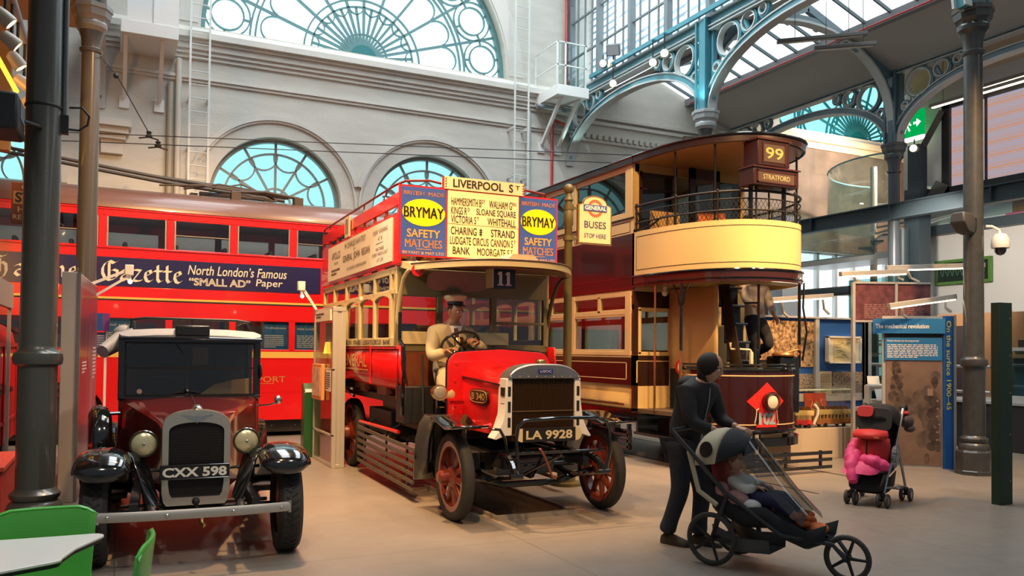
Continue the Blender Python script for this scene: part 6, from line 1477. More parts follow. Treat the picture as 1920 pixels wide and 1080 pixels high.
# hanging tram stop plate
st = thing('hanging_stop_sign', 'rusty brown tram stop plate hanging behind the cable banded column', 'sign', (-.82, 9.6, 2.83))
MB().box(-.19, .19, -.012, .012, 0, .42).build('plate', mat('plate_rust', (.20, .055, .02), .5, noise=(5, .4)), st, bev=.01)
MB().box(-.17, .17, -.015, -.012, .20, .33).build('stop_ground', mat('stop_tan', (.42, .22, .08), .5), st)
b = MB(); letter(b, 'STOP', (-.155, -.015, .215), U, V, .31, .105, bold=.03); b.build('lettering', INK, st, smooth=0)
b = MB(); letter(b, 'CARS', (-.10, -.012, .35), U, V, .21, .05); letter(b, 'HERE', (-.13, -.012, .12), U, V, .25, .055); letter(b, 'REQUIRED', (-.17, -.012, .035), U, V, .34, .055); b.build('lettering', mat('plate_cream', (.60, .40, .20), .5), st, smooth=0)
MB().cyl((0, 0, .42), (0, 0, 3.47), .006, n=6).build('hanging_wire', mat('wire_red', (.45, .12, .10), .5), st)
# exhibition partition at the left
PW = mat('partition_white', (.62, .55, .46), .55)
pt = thing('display_partition', 'tall cream partition with a purple graphic face behind the cable banded column', 'partition', (-.45, 9.5, 0), -3.0)
MB().box(-.09, .07, 0, 2.15, 0, 2.36).build('panel', PW, pt, bev=.006)
MB().box(.068, .082, .02, 2.14, .02, 2.34).build('graphic_face', mat('graphic_purple', (.17, .075, .115), .35, coat=.15, noise=(1.1, .6)), pt)
MB().box(.082, .084, .95, 1.25, 1.35, 1.85).build('graphic_block', mat('graphic_dark', (.11, .05, .10), .3), pt)
b = MB(); wordlines(b, (.082, .3, 1.30), (0, 1, 0), V, .5, .14, 4); wordlines(b, (.082, 1.55, 1.2), (0, 1, 0), V, .45, .4, 9); b.build('lettering', mat('graphic_white', (.7, .65, .62), .5), pt, smooth=0)
MB().box(.055, .085, -.01, .02, 0, 2.36).build('edge_strip', mat('edge_grey', (.20, .20, .20), .4), pt)
MB().box(.03, .05, .02, .10, 2.36, 2.50).build('clear_fin', SGLASS, pt)
def lamparm(loc, base, head, lbl, two=True):
    t = thing('display_lamp', lbl, 'lamp', loc, 0, 'lamps on bent arms over the displays'); b = MB(); b.bar(base, head, .035, .035)
    if two: b.bar(Vector(base)+Vector((.03, 0, -.16)), Vector(head)+Vector((0, 0, -.08)), .03, .03)
    b.build('arm', WHITE, t); h = Vector(head)
    MB().box(h.x-.05, h.x+.05, h.y-.05, h.y+.05, h.z-.07, h.z+.06).build('head', WHITE, t, bev=.006)
    MB().cyl(h+Vector((0, 0, -.07)), h+Vector((.01, -.01, -.13)), .02, n=10).build('lamp_holder', WHITE, t)
    MB().sph(h+Vector((.012, -.012, -.155)), .026, n=10, m=7).build('bulb', BULB, t)
    return t
lamparm((-.20, 11.45, 2.10), (-.14, 0, .27), (.30, .05, .48), 'bright display lamp on twin white arms above the taxi roof')
ls = thing('leaflet_stand', 'slim white stand with blue and purple leaflet boxes behind the taxi', 'stand', (-.19, 12.0, 0))
MB().box(-.085, .075, -.06, .06, 1.80, 2.03).build('header_box', mat('header_violet', (.20, .06, .26), .4), ls); MB().box(-.085, -.01, -.064, -.06, 1.80, 2.03).build('header_blue', PBLUE, ls)
MB().box(-.08, .03, -.03, .03, 1.50, 1.78).build('leaflets', mat('leaflet_blue', (.10, .17, .42), .4), ls)
b = MB(); wordlines(b, (-.07, -.03, 1.55), U, V, .085, .2, 7); b.build('lettering', WHITE, ls, smooth=0)
MB().box(.015, .045, -.02, .02, 0, 1.80).box(-.06, .05, -.1, .1, 0, .02).build('post', WHITE, ls)
# glass kiosk left of the bus
kx = thing('display_kiosk', 'narrow aluminium and glass display kiosk beside the bus rear wheel', 'display case', (2.665, 10.86, 0))
b = MB()
for x in (-.06, .055): b.box(x-.03, x+.03, 0, .06, 0, 2.15)
b.box(-.03, .03, .012, .05, .0, 2.15); b.box(-.09, .085, 1.13, 1.19, 0, 2.15).box(-.093, .088, -.003, 1.193, 2.10, 2.16).box(-.086, .081, .004, 1.186, .002, .05).box(-.09, -.06, 0, 1.19, .42, .45).box(-.09, -.06, 0, 1.19, 1.30, 1.33)
b.build('frame', ALU, kx, bev=.004)
MB().box(-.082, -.078, .06, 1.13, .05, 2.10).build('glass_pane', PGLASS, kx, smooth=0)
MB().box(-.11, -.085, .10, 1.0, 1.98, 2.13).build('header', SIGNW, kx); b = MB(); wordlines(b, (-.11, .95, 2.02), SU, V, .5, .08, 2); b.build('lettering', MBLACK, kx, smooth=0)
MB().box(-.02, .05, .06, 1.13, .05, 1.32).build('red_backing', mat('backing_red', (.48, .05, .03), .4), kx)
MB().box(-.02, .05, .06, 1.13, 1.32, 2.08).build('upper_backing', mat('backing_cream', (.66, .52, .34), .5), kx)
pf = MB().box(-.14, -.088, .45, 1.05, .88, 1.38).build('poster_frame', mat('frame_orange', (.62, .26, .10), .4), kx, bev=.006); MB().box(-.145, -.138, .50, 1.0, .93, 1.33).build('poster', mat('poster_pale', (.72, .55, .40), .4, noise=(8, .5)), pf)
pp = MB().box(-.092, -.088, .10, .40, 1.02, 1.30).build('notice', WHITE, kx); b = MB(); wordlines(b, (-.092, .38, 1.04), SU, V, .26, .24, 8); b.build('lettering', MBLACK, pp, smooth=0)
dl = thing('amber_lamp', 'small glowing amber lamp shade inside the kiosk', 'lamp', (2.62, 11.35, 1.33)); MB().cyl((0, 0, 0), (0, 0, .2), .012, n=8).build('stem', BRASS, dl); MB().lathe([(.025, .20), (.06, .20), (.035, .36), (.02, .36)], n=16).build('shade', glow('amber_glow', (1.0, .50, .04), 1.5), dl)
struct_ = None
lamparm((2.58, 12.0, 2.165), (.0, -.05, .0), (-.22, -.05, .34), 'small display lamp on a white arm above the kiosk', two=False)
gp = thing('green_post', 'short dark green ticket post behind the kiosk', 'post', (2.55, 12.22, 0))
MB().box(-.09, .09, -.10, .10, 0, .95).prism([(-.09, -.10, .95), (-.09, .10, .95), (-.09, .10, 1.08), (-.09, -.02, 1.08)], (.18, 0, 0)).build('body', mat('post_green', (.012, .075, .022), .35, coat=.3), gp, bev=.006)
MB().prism([(-.07, -.104, .95), (.07, -.104, .95), (.07, -.02, 1.05), (-.07, -.02, 1.05)], (0, -.004, .004)).build('notice', mat('notice_grey', (.5, .5, .5), .4), gp)
# bus stop
bs = thing('bus_stop_post', 'tall olive bus stop post with a shield shaped flag sign', 'bus stop', (4.855, 8.55, 0))
MB().lathe([(.20, 0), (.20, .035), (.11, .05), (.105, .42), (.085, .46), (.055, .50), (.046, 3.1), (.058, 3.12), (.058, 3.30), (.045, 3.32), (.042, 3.40), (.058, 3.42), (.042, 3.46), (.03, 3.50)], n=24).build('post', OLIVE, bs)
MB().sph((0, 0, 3.555), .062, n=18, m=12).build('finial', OLIVE, bs); b = MB()
for z in (2.96, 3.33): b.cyl((0, 0, z-.03), (0, 0, z+.03), .064, n=20).box(.06, .14, -.012, .012, z-.012, z+.012)
b.build('clamp', OLIVE, bs)
fx0, fx1 = .12, .60; cxm = (fx0+fx1)/2
def flag(i): return [(fx0+i, 2.90+i), (fx1-i, 2.90+i), (fx1-i, 3.38-i*.6), (fx1-.06, 3.40-i*.6)]+[(cxm+.17*math.cos(R(a))*(1-i*3), 3.40-i*.5+(.105-i*.6)*math.sin(R(a))) for a in range(0, 181, 15)]+[(fx0+.06, 3.40-i*.6), (fx0+i, 3.38-i*.6)]
fl_ = MB().prism([(x, -.02, z) for x, z in flag(0)], (0, .035, 0)).build('sign_frame', mat('sign_frame_brown', (.16, .09, .035), .4), bs)
MB().prism([(x, -.026, z) for x, z in flag(.02)], (0, .006, 0)).build('sign_face', mat('stop_cream', (.60, .52, .30), .45), fl_)
MB().arcband((cxm, -.028, 3.345), U, V, .075, .108, 0, 2*PI, -.003, 36).build('red_ring', mat('ring_red', (.75, .10, .05), .4), fl_)
o = MB().box(cxm-.165, cxm+.165, -.034, -.030, 3.31, 3.385).build('name_bar', mat('bar_blue', (.05, .09, .30), .4), fl_)
text(o, 'GENERAL', (cxm-.15, -.034, 3.322), U, V, .30, .05, mat('bar_white', (.85, .82, .70), .5), bold=.02)
b = MB(); letter(b, 'BUSES', (cxm-.155, -.026, 3.10), U, V, .31, .085, bold=.012); letter(b, 'STOP HERE', (cxm-.155, -.026, 2.98), U, V, .31, .055, bold=.01); b.build('lettering', mat('stop_ink_blue', (.035, .045, .16), .5), fl_, smooth=0)
# ================================================================== RIGHT SIDE DISPLAYS
SEPIA = mat('sepia_photo', (.62, .40, .20), .4, noise=(24, .9), col2=(.10, .05, .025))
SEPIAD = mat('sepia_photo_dark', (.27, .175, .125), .3, coat=.2, noise=(1.6, .9), col2=(.15, .09, .065))
BWP = mat('mono_photo', (.50, .40, .28), .4, noise=(45, .9), col2=(.03, .022, .015))
dp = thing('photo_display_wall', 'blue display wall with sepia photographs and grey posts behind the tram front', 'display panel', (10.3, 9.9, 0))
MB().box(-1.3, 1.15, 0, .05, .0, 2.17).build('blue_backing', PBLUE, dp, smooth=0)
b = MB()
for x in (-1.3, -.02, 1.10): b.box(x-.04, x+.04, -.06, .0, 0, 2.19)
b.box(-1.34, 1.22, -.07, .06, 2.17, 2.20).box(1.06, 1.22, -.06, .06, 0, 2.19); b.build('aluminium_posts', ALU, dp, bev=.004)
for x0, x1, z0, z1, m_, lb in ((-1.26, -.07, 1.38, 2.12, SEPIA, 'large sepia street photograph'), (-1.26, -.07, .98, 1.27, BWP, 'lower sepia street photograph'), (.36, 1.05, .95, 1.30, BWP, 'photograph of a crowded tram')):
    o = MB().box(x0, x1, -.02, -.001, z0, z1).build('photograph', m_, dp, smooth=0); o['label'] = lb
MB().box(-1.26, 1.05, -.018, -.001, .82, .95).build('caption_strip', mat('caption_grey', (.55, .50, .42), .5), dp, smooth=0)
o = MB().box(.06, .33, -.022, -.001, .93, 1.31).build('text_card', mat('card_cream', (.72, .62, .42), .5), dp, smooth=0); b = MB(); wordlines(b, (.08, -.022, .97), U, V, .23, .30, 11); b.build('lettering', mat('card_ink', (.25, .19, .12), .6), o, smooth=0)
tr = MB().box(-.45, .20, -.03, -.001, 1.66, 2.0).build('frieze', SEPIA, dp) if False else None
mp = thing('framed_map', 'cream framed route map hanging on the blue display wall', 'picture', (10.86, 9.80, 1.44))
b = MB()
for x0, x1, z0, z1 in ((-.38, .38, 0, .03), (-.38, .38, .42, .45), (-.38, -.35, 0, .45), (.35, .38, 0, .45)): b.box(x0, x1, 0, .08, z0, z1)
b.build('frame', SIGNW, mp, bev=.004); MB().box(-.36, .36, .02, .06, .02, .43).build('mount', mat('mount_cream', (.82, .72, .52), .5), mp)
o = MB().box(-.25, .24, .012, .02, .04, .41).build('map', mat('map_tan', (.68, .55, .27), .5), mp); b = MB(); rn = random.Random(5)
for k in range(16):
    x, z = rn.uniform(-.22, .1), rn.uniform(.07, .38); b.tube([(x, .010, z), (x+rn.uniform(.03, .12), .010, z+rn.uniform(-.03, .03)), (x+rn.uniform(.1, .13), .010, z+rn.uniform(-.04, .04))], .0022, 4)
b.build('map_lines', mat('map_ink', (.35, .25, .10), .6), o)
# plinth and glass case with the two models and the crest board
pl = thing('display_plinth', 'low beige plinth under the glass case of models', 'plinth', (10.3, 9.5, 0))
MB().prism([(-1.25, -.32, 0), (-.22, -.36, 0), (.20, -.36, 0), (.62, -.08, 0), (.70, .30, 0), (-1.25, .32, 0)], (0, 0, .47)).build('body', mat('plinth_beige', (.52, .42, .31), .55), pl, bev=.006)
MB().box(-.225, -.215, -.364, -.35, .02, .47).build('joint', mat('joint_dark', (.2, .15, .1), .6), pl)
gc = thing('glass_case', 'clear glass case on the beige plinth', 'display case', (10.3, 9.5, .47))
MB().box(-1.2, -.02, -.33, -.322, 0, .58).box(-.028, -.02, -.33, .28, 0, .58).box(-1.2, -.02, -.33, .28, .58, .588).build('glass_pane', PGLASS, gc, smooth=0)
MB().box(-1.2, -.015, -.334, -.326, .572, .592).box(-.03, -.015, -.335, .28, .572, .592).build('glass_edge', mat('glass_edge', (.42, .52, .46), .2), gc)
def model(nm, lbl, loc, L, w_, deck2, body, crm, rz=0):
    t = thing(nm, lbl, 'model', loc, rz)
    MB().box(-L/2, L/2, -w_/2, w_/2, .045, .13).build('lower_body', body, t, bev=.004); b = MB()
    for k in range(9): x = -L/2+.02+k*(L-.04)/8; b.box(x-.005, x+.005, -w_/2, w_/2, .13, .20)
    b.box(-L/2-.03, L/2+.03, -w_/2, w_/2, .195, .215); b.build('window_posts', crm, t)
    MB().box(-L/2-.03, L/2+.03, -w_/2-.004, w_/2+.004, .215, .27).build('upper_panel', crm, t); b = MB()
    for k in range(7): b.box(-L/2+.03+k*(L-.06)/6-.01, -L/2+.03+k*(L-.06)/6+.01, -w_/2+.02, w_/2-.02, .27, .32)
    b.build('deck_seats', WOOD, t)
    for x in (-L*.3, L*.3):
        for y in (-1, 1): MB().cyl((x, y*w_*.42, .035), (x, y*w_*.5, .035), .035, n=14).build('wheel', MBLACK, t)
    if deck2: MB().box(L/2, L/2+.045, -w_/2, w_/2, .05, .15).box(-L/2-.045, -L/2, -w_/2, w_/2, .05, .15).build('end_platform', body, t)
    return t
model('tram_model', 'open top model tram inside the glass case', (9.98, 9.28, .47), .58, .16, True, mat('model_tan', (.42, .16, .05), .4), mat('model_cream', (.66, .45, .18), .45), -6)
m_ = model('bus_model', 'small red and cream model bus inside the glass case', (9.36, 9.26, .47), .24, .14, False, mat('model_red', (.55, .03, .025), .35), mat('model_cream', (.66, .45, .18), .45), -20)
MB().tube([(.17, -.02, .06), (.19, -.03, .12), (.22, -.04, .2), (.22, -.05, .30), (.17, -.04, .36)], .022, 8).build('spiral_stair', SIGNW, m_)
cr = thing('crest_board', 'red board with a gilt coat of arms inside the glass case', 'sign', (10.05, 9.62, .47)); MB().prism([(-.25, 0, 0), (.25, 0, 0), (.23, .06, .50), (-.23, .06, .50)], (0, .015, 0)).build('board', mat('crest_red', (.45, .06, .025), .4), cr)
b = MB(); b.arcband((0, .018, .30), U, V, .05, .065, 0, 2*PI, -.004, 20).box(-.008, .008, .012, .02, .24, .37).box(-.055, .055, .012, .02, .295, .308)
for s in (-1, 1): b.tube([(s*.10, .01, .2), (s*.13, .018, .28), (s*.09, .024, .36), (s*.12, .03, .40)], .008, 6)
b.box(-.12, .12, .008, .014, .16, .175); b.build('gilt_crest', GOLD, cr)
# white reading machine on a shelf
rm = thing('reading_machine', 'white roller reading stand with papers beside the blue header panel', 'stand', (10.35, 8.72, 0))
MB().box(-.30, .30, -.10, .25, .74, .80).build('shelf', GREYL, rm); MB().box(-.30, .30, .2, .24, 0, .74).build('shelf_panel', mat('panel_brown', (.30, .18, .11), .5), rm); b = MB()
b.cyl((-.18, .05, 1.10), (.18, .05, 1.10), .05, n=14).prism([(-.17, -.02, .80), (.14, -.02, .80), (.14, .14, .80), (-.17, .14, .80)], (0, 0, .12)).box(-.19, -.17, .0, .1, .8, 1.13).box(.15, .17, .0, .1, .8, 1.13)
b.build('machine_body', SIGNW, rm, bev=.006)
MB().prism([(-.18, -.13, .91), (.10, -.13, .91), (.17, -.02, 1.07), (-.10, -.02, 1.07)], (0, .006, .006)).prism([(-.12, .08, 1.10), (.14, .08, 1.10), (.20, .16, 1.26), (-.05, .16, 1.26)], (0, .006, .004)).build('paper', mat('paper_white', (.80, .78, .72), .5), rm)
# the mechanical revolution panel (angled)
mr = thing('history_panel', 'tall blue headed history panel with a large brown bus photograph', 'display panel', (10.23, 7.96, 0), -40)
hw = .43
MB().box(-hw-.03, hw+.03, 0, .05, 0, 2.15).build('backing', ALU, mr, smooth=0)
ph = MB().box(-hw+.02, hw-.115, -.012, 0, .04, 1.53).build('photograph', SEPIAD, mr, smooth=0)
# dim shapes of the photographed bus and crowd
rn = random.Random(12)
def blobs(n, cx, cz, sx, sz, r, off, nm, m_):
    b = MB()
    for k in range(n):
        x = min(.28, max(-.38, cx+rn.gauss(0, sx))); z = min(1.46, max(.10, cz+rn.gauss(0, sz))); a = rn.uniform(.4, 1.3)*r; c_ = rn.uniform(.5, 1.6)*r
        a = min(a, .30-x, x+.40); c_ = min(c_, 1.52-z, z-.05)
        b.prism([(x+a*math.cos(2*PI*i/12), off-k*.00004, z+c_*math.sin(2*PI*i/12)) for i in range(12)], (0, .0002, 0))
    b.build(nm, m_, ph, smooth=0)
PS = mat('photo_shadow', (.10, .066, .05), .3, coat=.2, noise=(9, .6)); PS2 = mat('photo_mid', (.17, .115, .085), .3, coat=.2, noise=(9, .5))
blobs(26, .12, .75, .10, .28, .10, -.0125, 'photo_midtones', PS2); blobs(22, -.25, 1.1, .05, .2, .06, -.0125, 'photo_crowd', PS2)
blobs(30, .21, .65, .04, .26, .055, -.0145, 'photo_bus', PS); blobs(14, -.28, 1.2, .03, .16, .035, -.0145, 'photo_figure', PS)
pd = MB()
for k in range(6): pd.disc((.26+rn.uniform(-.02, .02), -.0170, .40+k*.11), U, V, .014, -.001, 12)
pd.box(.13, .20, -.0175, -.0165, 1.02, 1.12).build('photo_highlights', mat('photo_light', (.30, .21, .15), .3, coat=.2), ph, smooth=0)
hd = MB().box(-hw-.16, hw-.08, -.06, -.02, 1.90, 2.11).build('header', HBLUE, mr, smooth=0)
text(hd, 'The mechanical revolution', (-hw-.13, -.06, 1.97), U, V, .70, .065, WHITE, bold=.025)
MB().box(-hw, hw-.11, -.02, 0, 1.84, 1.90).build('shadow_gap', MBLACK, mr, smooth=0)
sb = MB().box(-hw, hw-.11, -.025, 0, 1.52, 1.84).build('text_panel', HBLUE, mr, smooth=0)
b = MB(); letter(b, 'From horse to horsepower', (-hw+.03, -.025, 1.775), U, V, .42, .035, bold=.02, shear=.1); wordlines(b, (-hw+.03, -.025, 1.55), U, V, .66, .20, 8, fill=.5); b.build('lettering', WHITE, sb, smooth=0)
bl = MB().box(hw-.10, hw+.03, -.035, .0, .0, 2.15).build('blue_fin', mat('fin_blue', (.012, .09, .32), .45), mr, smooth=0)
text(bl, 'On the surface 1900\u201345', (hw-.06, -.035, 2.08), (0, 0, -1), (1, 0, 0), 1.25, .06, mat('fin_yellow', (.75, .62, .06), .5), bold=.012)
MB().box(hw+.03, hw+.07, -.03, .06, 0, 2.16).build('end_post', ALU, mr, bev=.004)
pp = thing('purple_hoarding', 'purple photo hoarding in a thin frame above the history panel', 'display panel', (10.55, 8.55, 0), -25)
MB().box(-.66, .52, 0, .03, 2.10, 2.66).build('print', mat('hoarding_purple', (.20, .065, .075), .4, noise=(10, .5)), pp, smooth=0); b = MB()
for x in (-.66, -.02, .52): b.box(x-.02, x+.02, -.02, .05, 0 if x != -.02 else 2.1, 2.68)
b.box(-.66, .52, -.02, .05, 2.66, 2.69).box(-.66, .52, -.02, .05, 2.08, 2.11); b.build('frame', ALU, pp)
b = MB(); wordlines(b, (-.5, 0, 2.14), U, V, .9, .22, 8, seed=4); b.build('print_marks', mat('hoarding_marks', (.34, .16, .15), .5), pp, smooth=0)
# bar lights on bent arms
def barlight(p, q, foot, lbl):
    p = Vector(p); q = Vector(q); t = thing('bar_light', lbl, 'light', p, 0, 'bar lights above the displays'); d = q-p
    MB().bar((0, 0, 0), d, .09, .07).build('housing', ALU, t, bev=.004); MB().bar(d*.03+Vector((0, -.02, -.04)), d*.97+Vector((0, -.02, -.04)), .05, .02).build('tube', LAMPW, t)
    b = MB()
    for f_ in (.2, .85): b.bar(d*f_, d*(f_+.12)+Vector((0, .12, foot*.7)), .03, .03).bar(d*(f_+.12)+Vector((0, .12, foot*.7)), d*(f_+.22)+Vector((0, .14, foot)), .03, .03)
    b.build('bent_arm', ALU, t); return t
barlight((9.0, 9.62, 2.42), (10.35, 9.62, 2.54), -.30, 'long bar light over the sepia street photographs')
barlight((9.72, 8.02, 2.28), (10.55, 7.60, 2.42), -.22, 'bar light just above the mechanical revolution header')
barlight((9.75, 8.9, 2.80), (10.75, 8.55, 2.86), -.12, 'lower bar light above the purple hoarding')
barlight((10.55, 8.75, 2.92), (11.9, 8.1, 2.98), -.22, 'higher bar light above the purple hoarding, reaching towards the column')
# speaker, dome camera on the right column
sp = thing('wall_speaker', 'dark grey loudspeaker tilted out from an iron column', 'loudspeaker', (10.15, 7.18, 3.36))
MB().loft([[(-.06, -.10, -.13), (.08, -.10, -.15), (.08, .08, -.15), (-.06, .08, -.13)], [(-.17, -.12, .0), (.08, -.12, .0), (.08, .1, .0), (-.17, .1, .0)], [(-.16, -.10, .14), (.06, -.10, .12), (.06, .08, .12), (-.16, .08, .14)]]).build('cabinet', mat('speaker_grey', (.05, .05, .055), .5), sp, bev=.02)
MB().cyl((.06, 0, 0), (.17, .02, 0), .022, n=8).box(.10, .18, -.05, .05, -.08, .08).build('bracket', MBLACK, sp)
dc = thing('dome_camera', 'white dome security camera hanging from an iron column', 'camera', (10.70, 7.05, 3.05))
MB().lathe([(.02, .20), (.07, .19), (.105, .13), (.115, .04), (.11, .0)], n=24).build('housing', WHITE, dc); MB().lathe([(.075, 0), (.07, -.05), (.045, -.085), (.005, -.10)], n=20).build('dome', mat('dome_dark', (.03, .022, .03), .08, coat=.9), dc); MB().tube([(0, 0, .19), (0, .02, .25), (-.06, .08, .30), (-.13, .12, .30)], .02, 8).build('arm', WHITE, dc)
# dark green upright at the right edge
gp = thing('green_upright', 'tall dark green steel upright standing free on the floor', 'post', (8.605, 5.66, 0))
MB().box(-.105, .105, -.05, .05, 0, 2.17).build('post', DGREEN, gp, bev=.004); b = MB()
for z in (.25, .75, 1.2, 1.6, 2.0): b.cyl((.06, -.05, z), (.06, -.056, z), .009, n=8)
b.build('bolts', STEEL, gp)
# cabinets, counter, railings at the far right
ct = thing('dark_counter', 'long low black counter under the pale glass cabinet', 'counter', (13.6, 0, 0)); MB().box(-.3, 1.2, 4, 10.2, 0, .78).build('body', mat('counter_black', (.018, .017, .018), .5), ct, smooth=0); MB().box(-.33, 1.2, 4, 10.23, .78, .82).build('top', mat('counter_grey', (.30, .31, .31), .4), ct)
gcab = thing('glass_cabinet', 'pale glass museum cabinet on the dark counter', 'display case', (13.7, 8.0, .82)); MB().box(0, .9, -.7, 1.1, 0, .10).box(0, .9, -.7, 1.1, .86, .92).build('frame', ALU, gcab)
MB().box(0, .006, -.7, 1.1, .10, .86).box(0, .9, 1.094, 1.1, .10, .86).build('glass_pane', glass('cabinet_glass', (.62, .74, .76), .12), gcab, smooth=0); MB().box(.4, .42, -.65, 1.05, .10, .8).build('back_board', mat('board_pale_blue', (.36, .45, .48), .5), gcab)
dw = thing('brown_doorway', 'tan doorway screen behind the black counter', 'screen', (15.6, 0, 0)); MB().box(-.04, .04, 9.3, 11.6, 0, 2.45).build('panel', mat('tan_panel', (.40, .20, .09), .5), dw); MB().box(-.05, -.04, 10.6, 11.2, 0, 2.2).box(-.05, -.04, 9.5, 9.9, .9, 1.9).build('inset', mat('dark_inset', (.05, .03, .03), .5), dw)
tn = thing('tan_notice', 'tan notice board beside the doorway screen', 'sign', (15.6, 8.6, 1.9)); MB().box(-.03, .03, -.5, .3, -1.9, .6).build('board', mat('notice_tan', (.42, .33, .17), .5), tn)
t = thing('handrail', 'double grey handrail behind the displays', 'railing', (12.2, 0, 0))
for z in (1.02, 1.42): MB().cyl((0, 8.2, z), (0, 12.6, z), .025, n=10).build('rail', STEEL, t)
for y in (8.3, 10.3, 12.4): MB().cyl((0, y, 0), (0, y, 1.42), .02, n=8).build('rail_post', STEEL, t)
gs = thing('glass_screen', 'tall greenish glass lift shaft screen behind the display wall', 'screen', (13.0, 11.2, 0)); MB().box(-.5, .9, 0, .012, 0, 3.0).box(-.5, -.488, -1.4, 0, 0, 3.0).build('glass_pane', glass('green_glass', (.55, .74, .72), .10), gs, smooth=0)
b = MB()
for k in range(8): b.box(-.5, .9, .02, .05, .35+k*.25, .37+k*.25)
b.build('shaft_rails', mat('shaft_grey', (.10, .13, .14), .5), gs); MB().box(-.5, .9, .5, .52, 0, 2.0).build('shaft_back', mat('shaft_back', (.06, .09, .10), .5), gs)
pc = thing('grey_column_casing', 'plain pale grey casing column behind the tram canopy', 'column', (12.3, 12.7, 0)); MB().box(-.22, .22, -.2, .2, 0, 4.4).build('casing', mat('casing_grey', (.34, .37, .40), .5), pc)
# ================================================================== CHAIRS AND TABLE
GRN = mat('chair_green', (.085, .45, .065), .35, coat=.15)
def chair_mb():
    """moulded chair in local axes: seat centre at origin plan, back at +y, front -y"""
    b = MB(); rings = []
    prof = [(-.21, .44), (-.19, .452), (-.05, .442), (.10, .440), (.17, .455), (.205, .50), (.222, .58), (.235, .70), (.245, .79), (.248, .815), (.243, .825)]
    for y, z in prof:
        hw = .215 if z < .5 else (.20+.02*(z-.5)/.3); 
        if z > .80: hw = .215-.0*(z-.8)
        row = []
        for i in range(13):
            t_ = -1+i/6; cup = .03*t_*t_ if z < .5 else 0; bow = -.035*t_*t_ if z >= .5 else 0
            x = hw*t_; zz = z+cup-(.035*max(0, abs(t_)-.75)*4*(1 if z > .79 else 0))
            row.append((x, y+bow, zz))
        rings.append(row)
    b.loft(rings, closed=False, caps=False); return b
def chair(loc, rz, lbl):
    t = thing('green_chair', lbl, 'chair', loc, rz, 'green cafe chairs')
    chair_mb().build('shell', GRN, t, smooth=70, solid=.016, bev=.004)
    for sx in (-1, 1):
        MB().tube([(sx*.19, -.17, .45), (sx*.20, -.19, .30), (sx*.215, -.21, 0)], [.022, .018, .014], 10).build('leg', GRN, t)
        MB().tube([(sx*.19, .17, .47), (sx*.20, .21, .30), (sx*.215, .26, 0)], [.022, .018, .014], 10).build('leg', GRN, t)
    return t
chair((-.295, 4.26, 0), 2, 'green moulded chair behind the white table, back to the taxi')
chair((-.105, 3.70, 0), -97, 'green moulded chair seen edge-on at the corner of the white table')
tt = thing('white_table', 'white cafe table with rounded corners and a thin black edge', 'table', (-.75, 3.95, 0))
def tabpts(i):
    P0 = [(-.70, .34-i), (.55, .275-i)]
    return P0+[(x-i*.7, y) for x, y in arcpts(.655, .225, .05, 80, -20, 5)]+[(.60-i*.7, .0), (.555-i*.7, -.17)]+[(x-i*.4, y+i*.4) for x, y in arcpts(.50, -.165, .06, -10, -62, 4)]+[(.36, -.30+i), (-.70, -.70+i)]
MB().prism([(x, y, .728) for x, y in tabpts(0)], (0, 0, .012)).build('top', mat('table_white', (.80, .78, .74), .3, coat=.2), tt, bev=.003)
MB().prism([(x, y, .712) for x, y in tabpts(.012)], (0, 0, .016)).build('underside', MBLACK, tt)
MB().cyl((-.1, -.05, .02), (-.1, -.05, .712), .035, n=14).lathe([(.24, 0), (.24, .012), (.05, .03)], (-.1, -.05, 0), n=24).build('pedestal_leg', STEEL, tt)

# ================================================================== PEOPLE
SKIN = mat('skin', (.56, .30, .19), .5)
SKIND = mat('mannequin_skin', (.50, .24, .13), .45)
def skin_mesh(joints, edges, root, sub=2):
    names = list(joints); idx = {n: i for i, n in enumerate(names)}
    me = bpy.data.meshes.new('body'); me.from_pydata([joints[n][0] for n in names], [(idx[a], idx[b]) for a, b in edges], [])
    ob = bpy.data.objects.new('body', me); C.objects.link(ob)
    ob.modifiers.new('skin', 'SKIN').use_smooth_shade = True
    if not me.skin_vertices: 
        bpy.context.view_layer.objects.active = ob; ob.select_set(True); bpy.ops.mesh.customdata_skin_add()
    for n, i in idx.items():
        r = joints[n][1]; r = (r, r) if not isinstance(r, tuple) else r
        me.skin_vertices[0].data[i].radius = r; me.skin_vertices[0].data[i].use_root = (n == root)
    m = ob.modifiers.new('sub', 'SUBSURF'); m.levels = sub; m.render_levels = sub
    dg = bpy.context.evaluated_depsgraph_get(); ev = ob.evaluated_get(dg); out = bpy.data.meshes.new_from_object(ev)
    vs = [tuple(v.co) for v in out.vertices]; fs = [tuple(p.vertices) for p in out.polygons]
    bpy.data.objects.remove(ob); bpy.data.meshes.remove(out); bpy.data.meshes.remove(me)
    return vs, fs
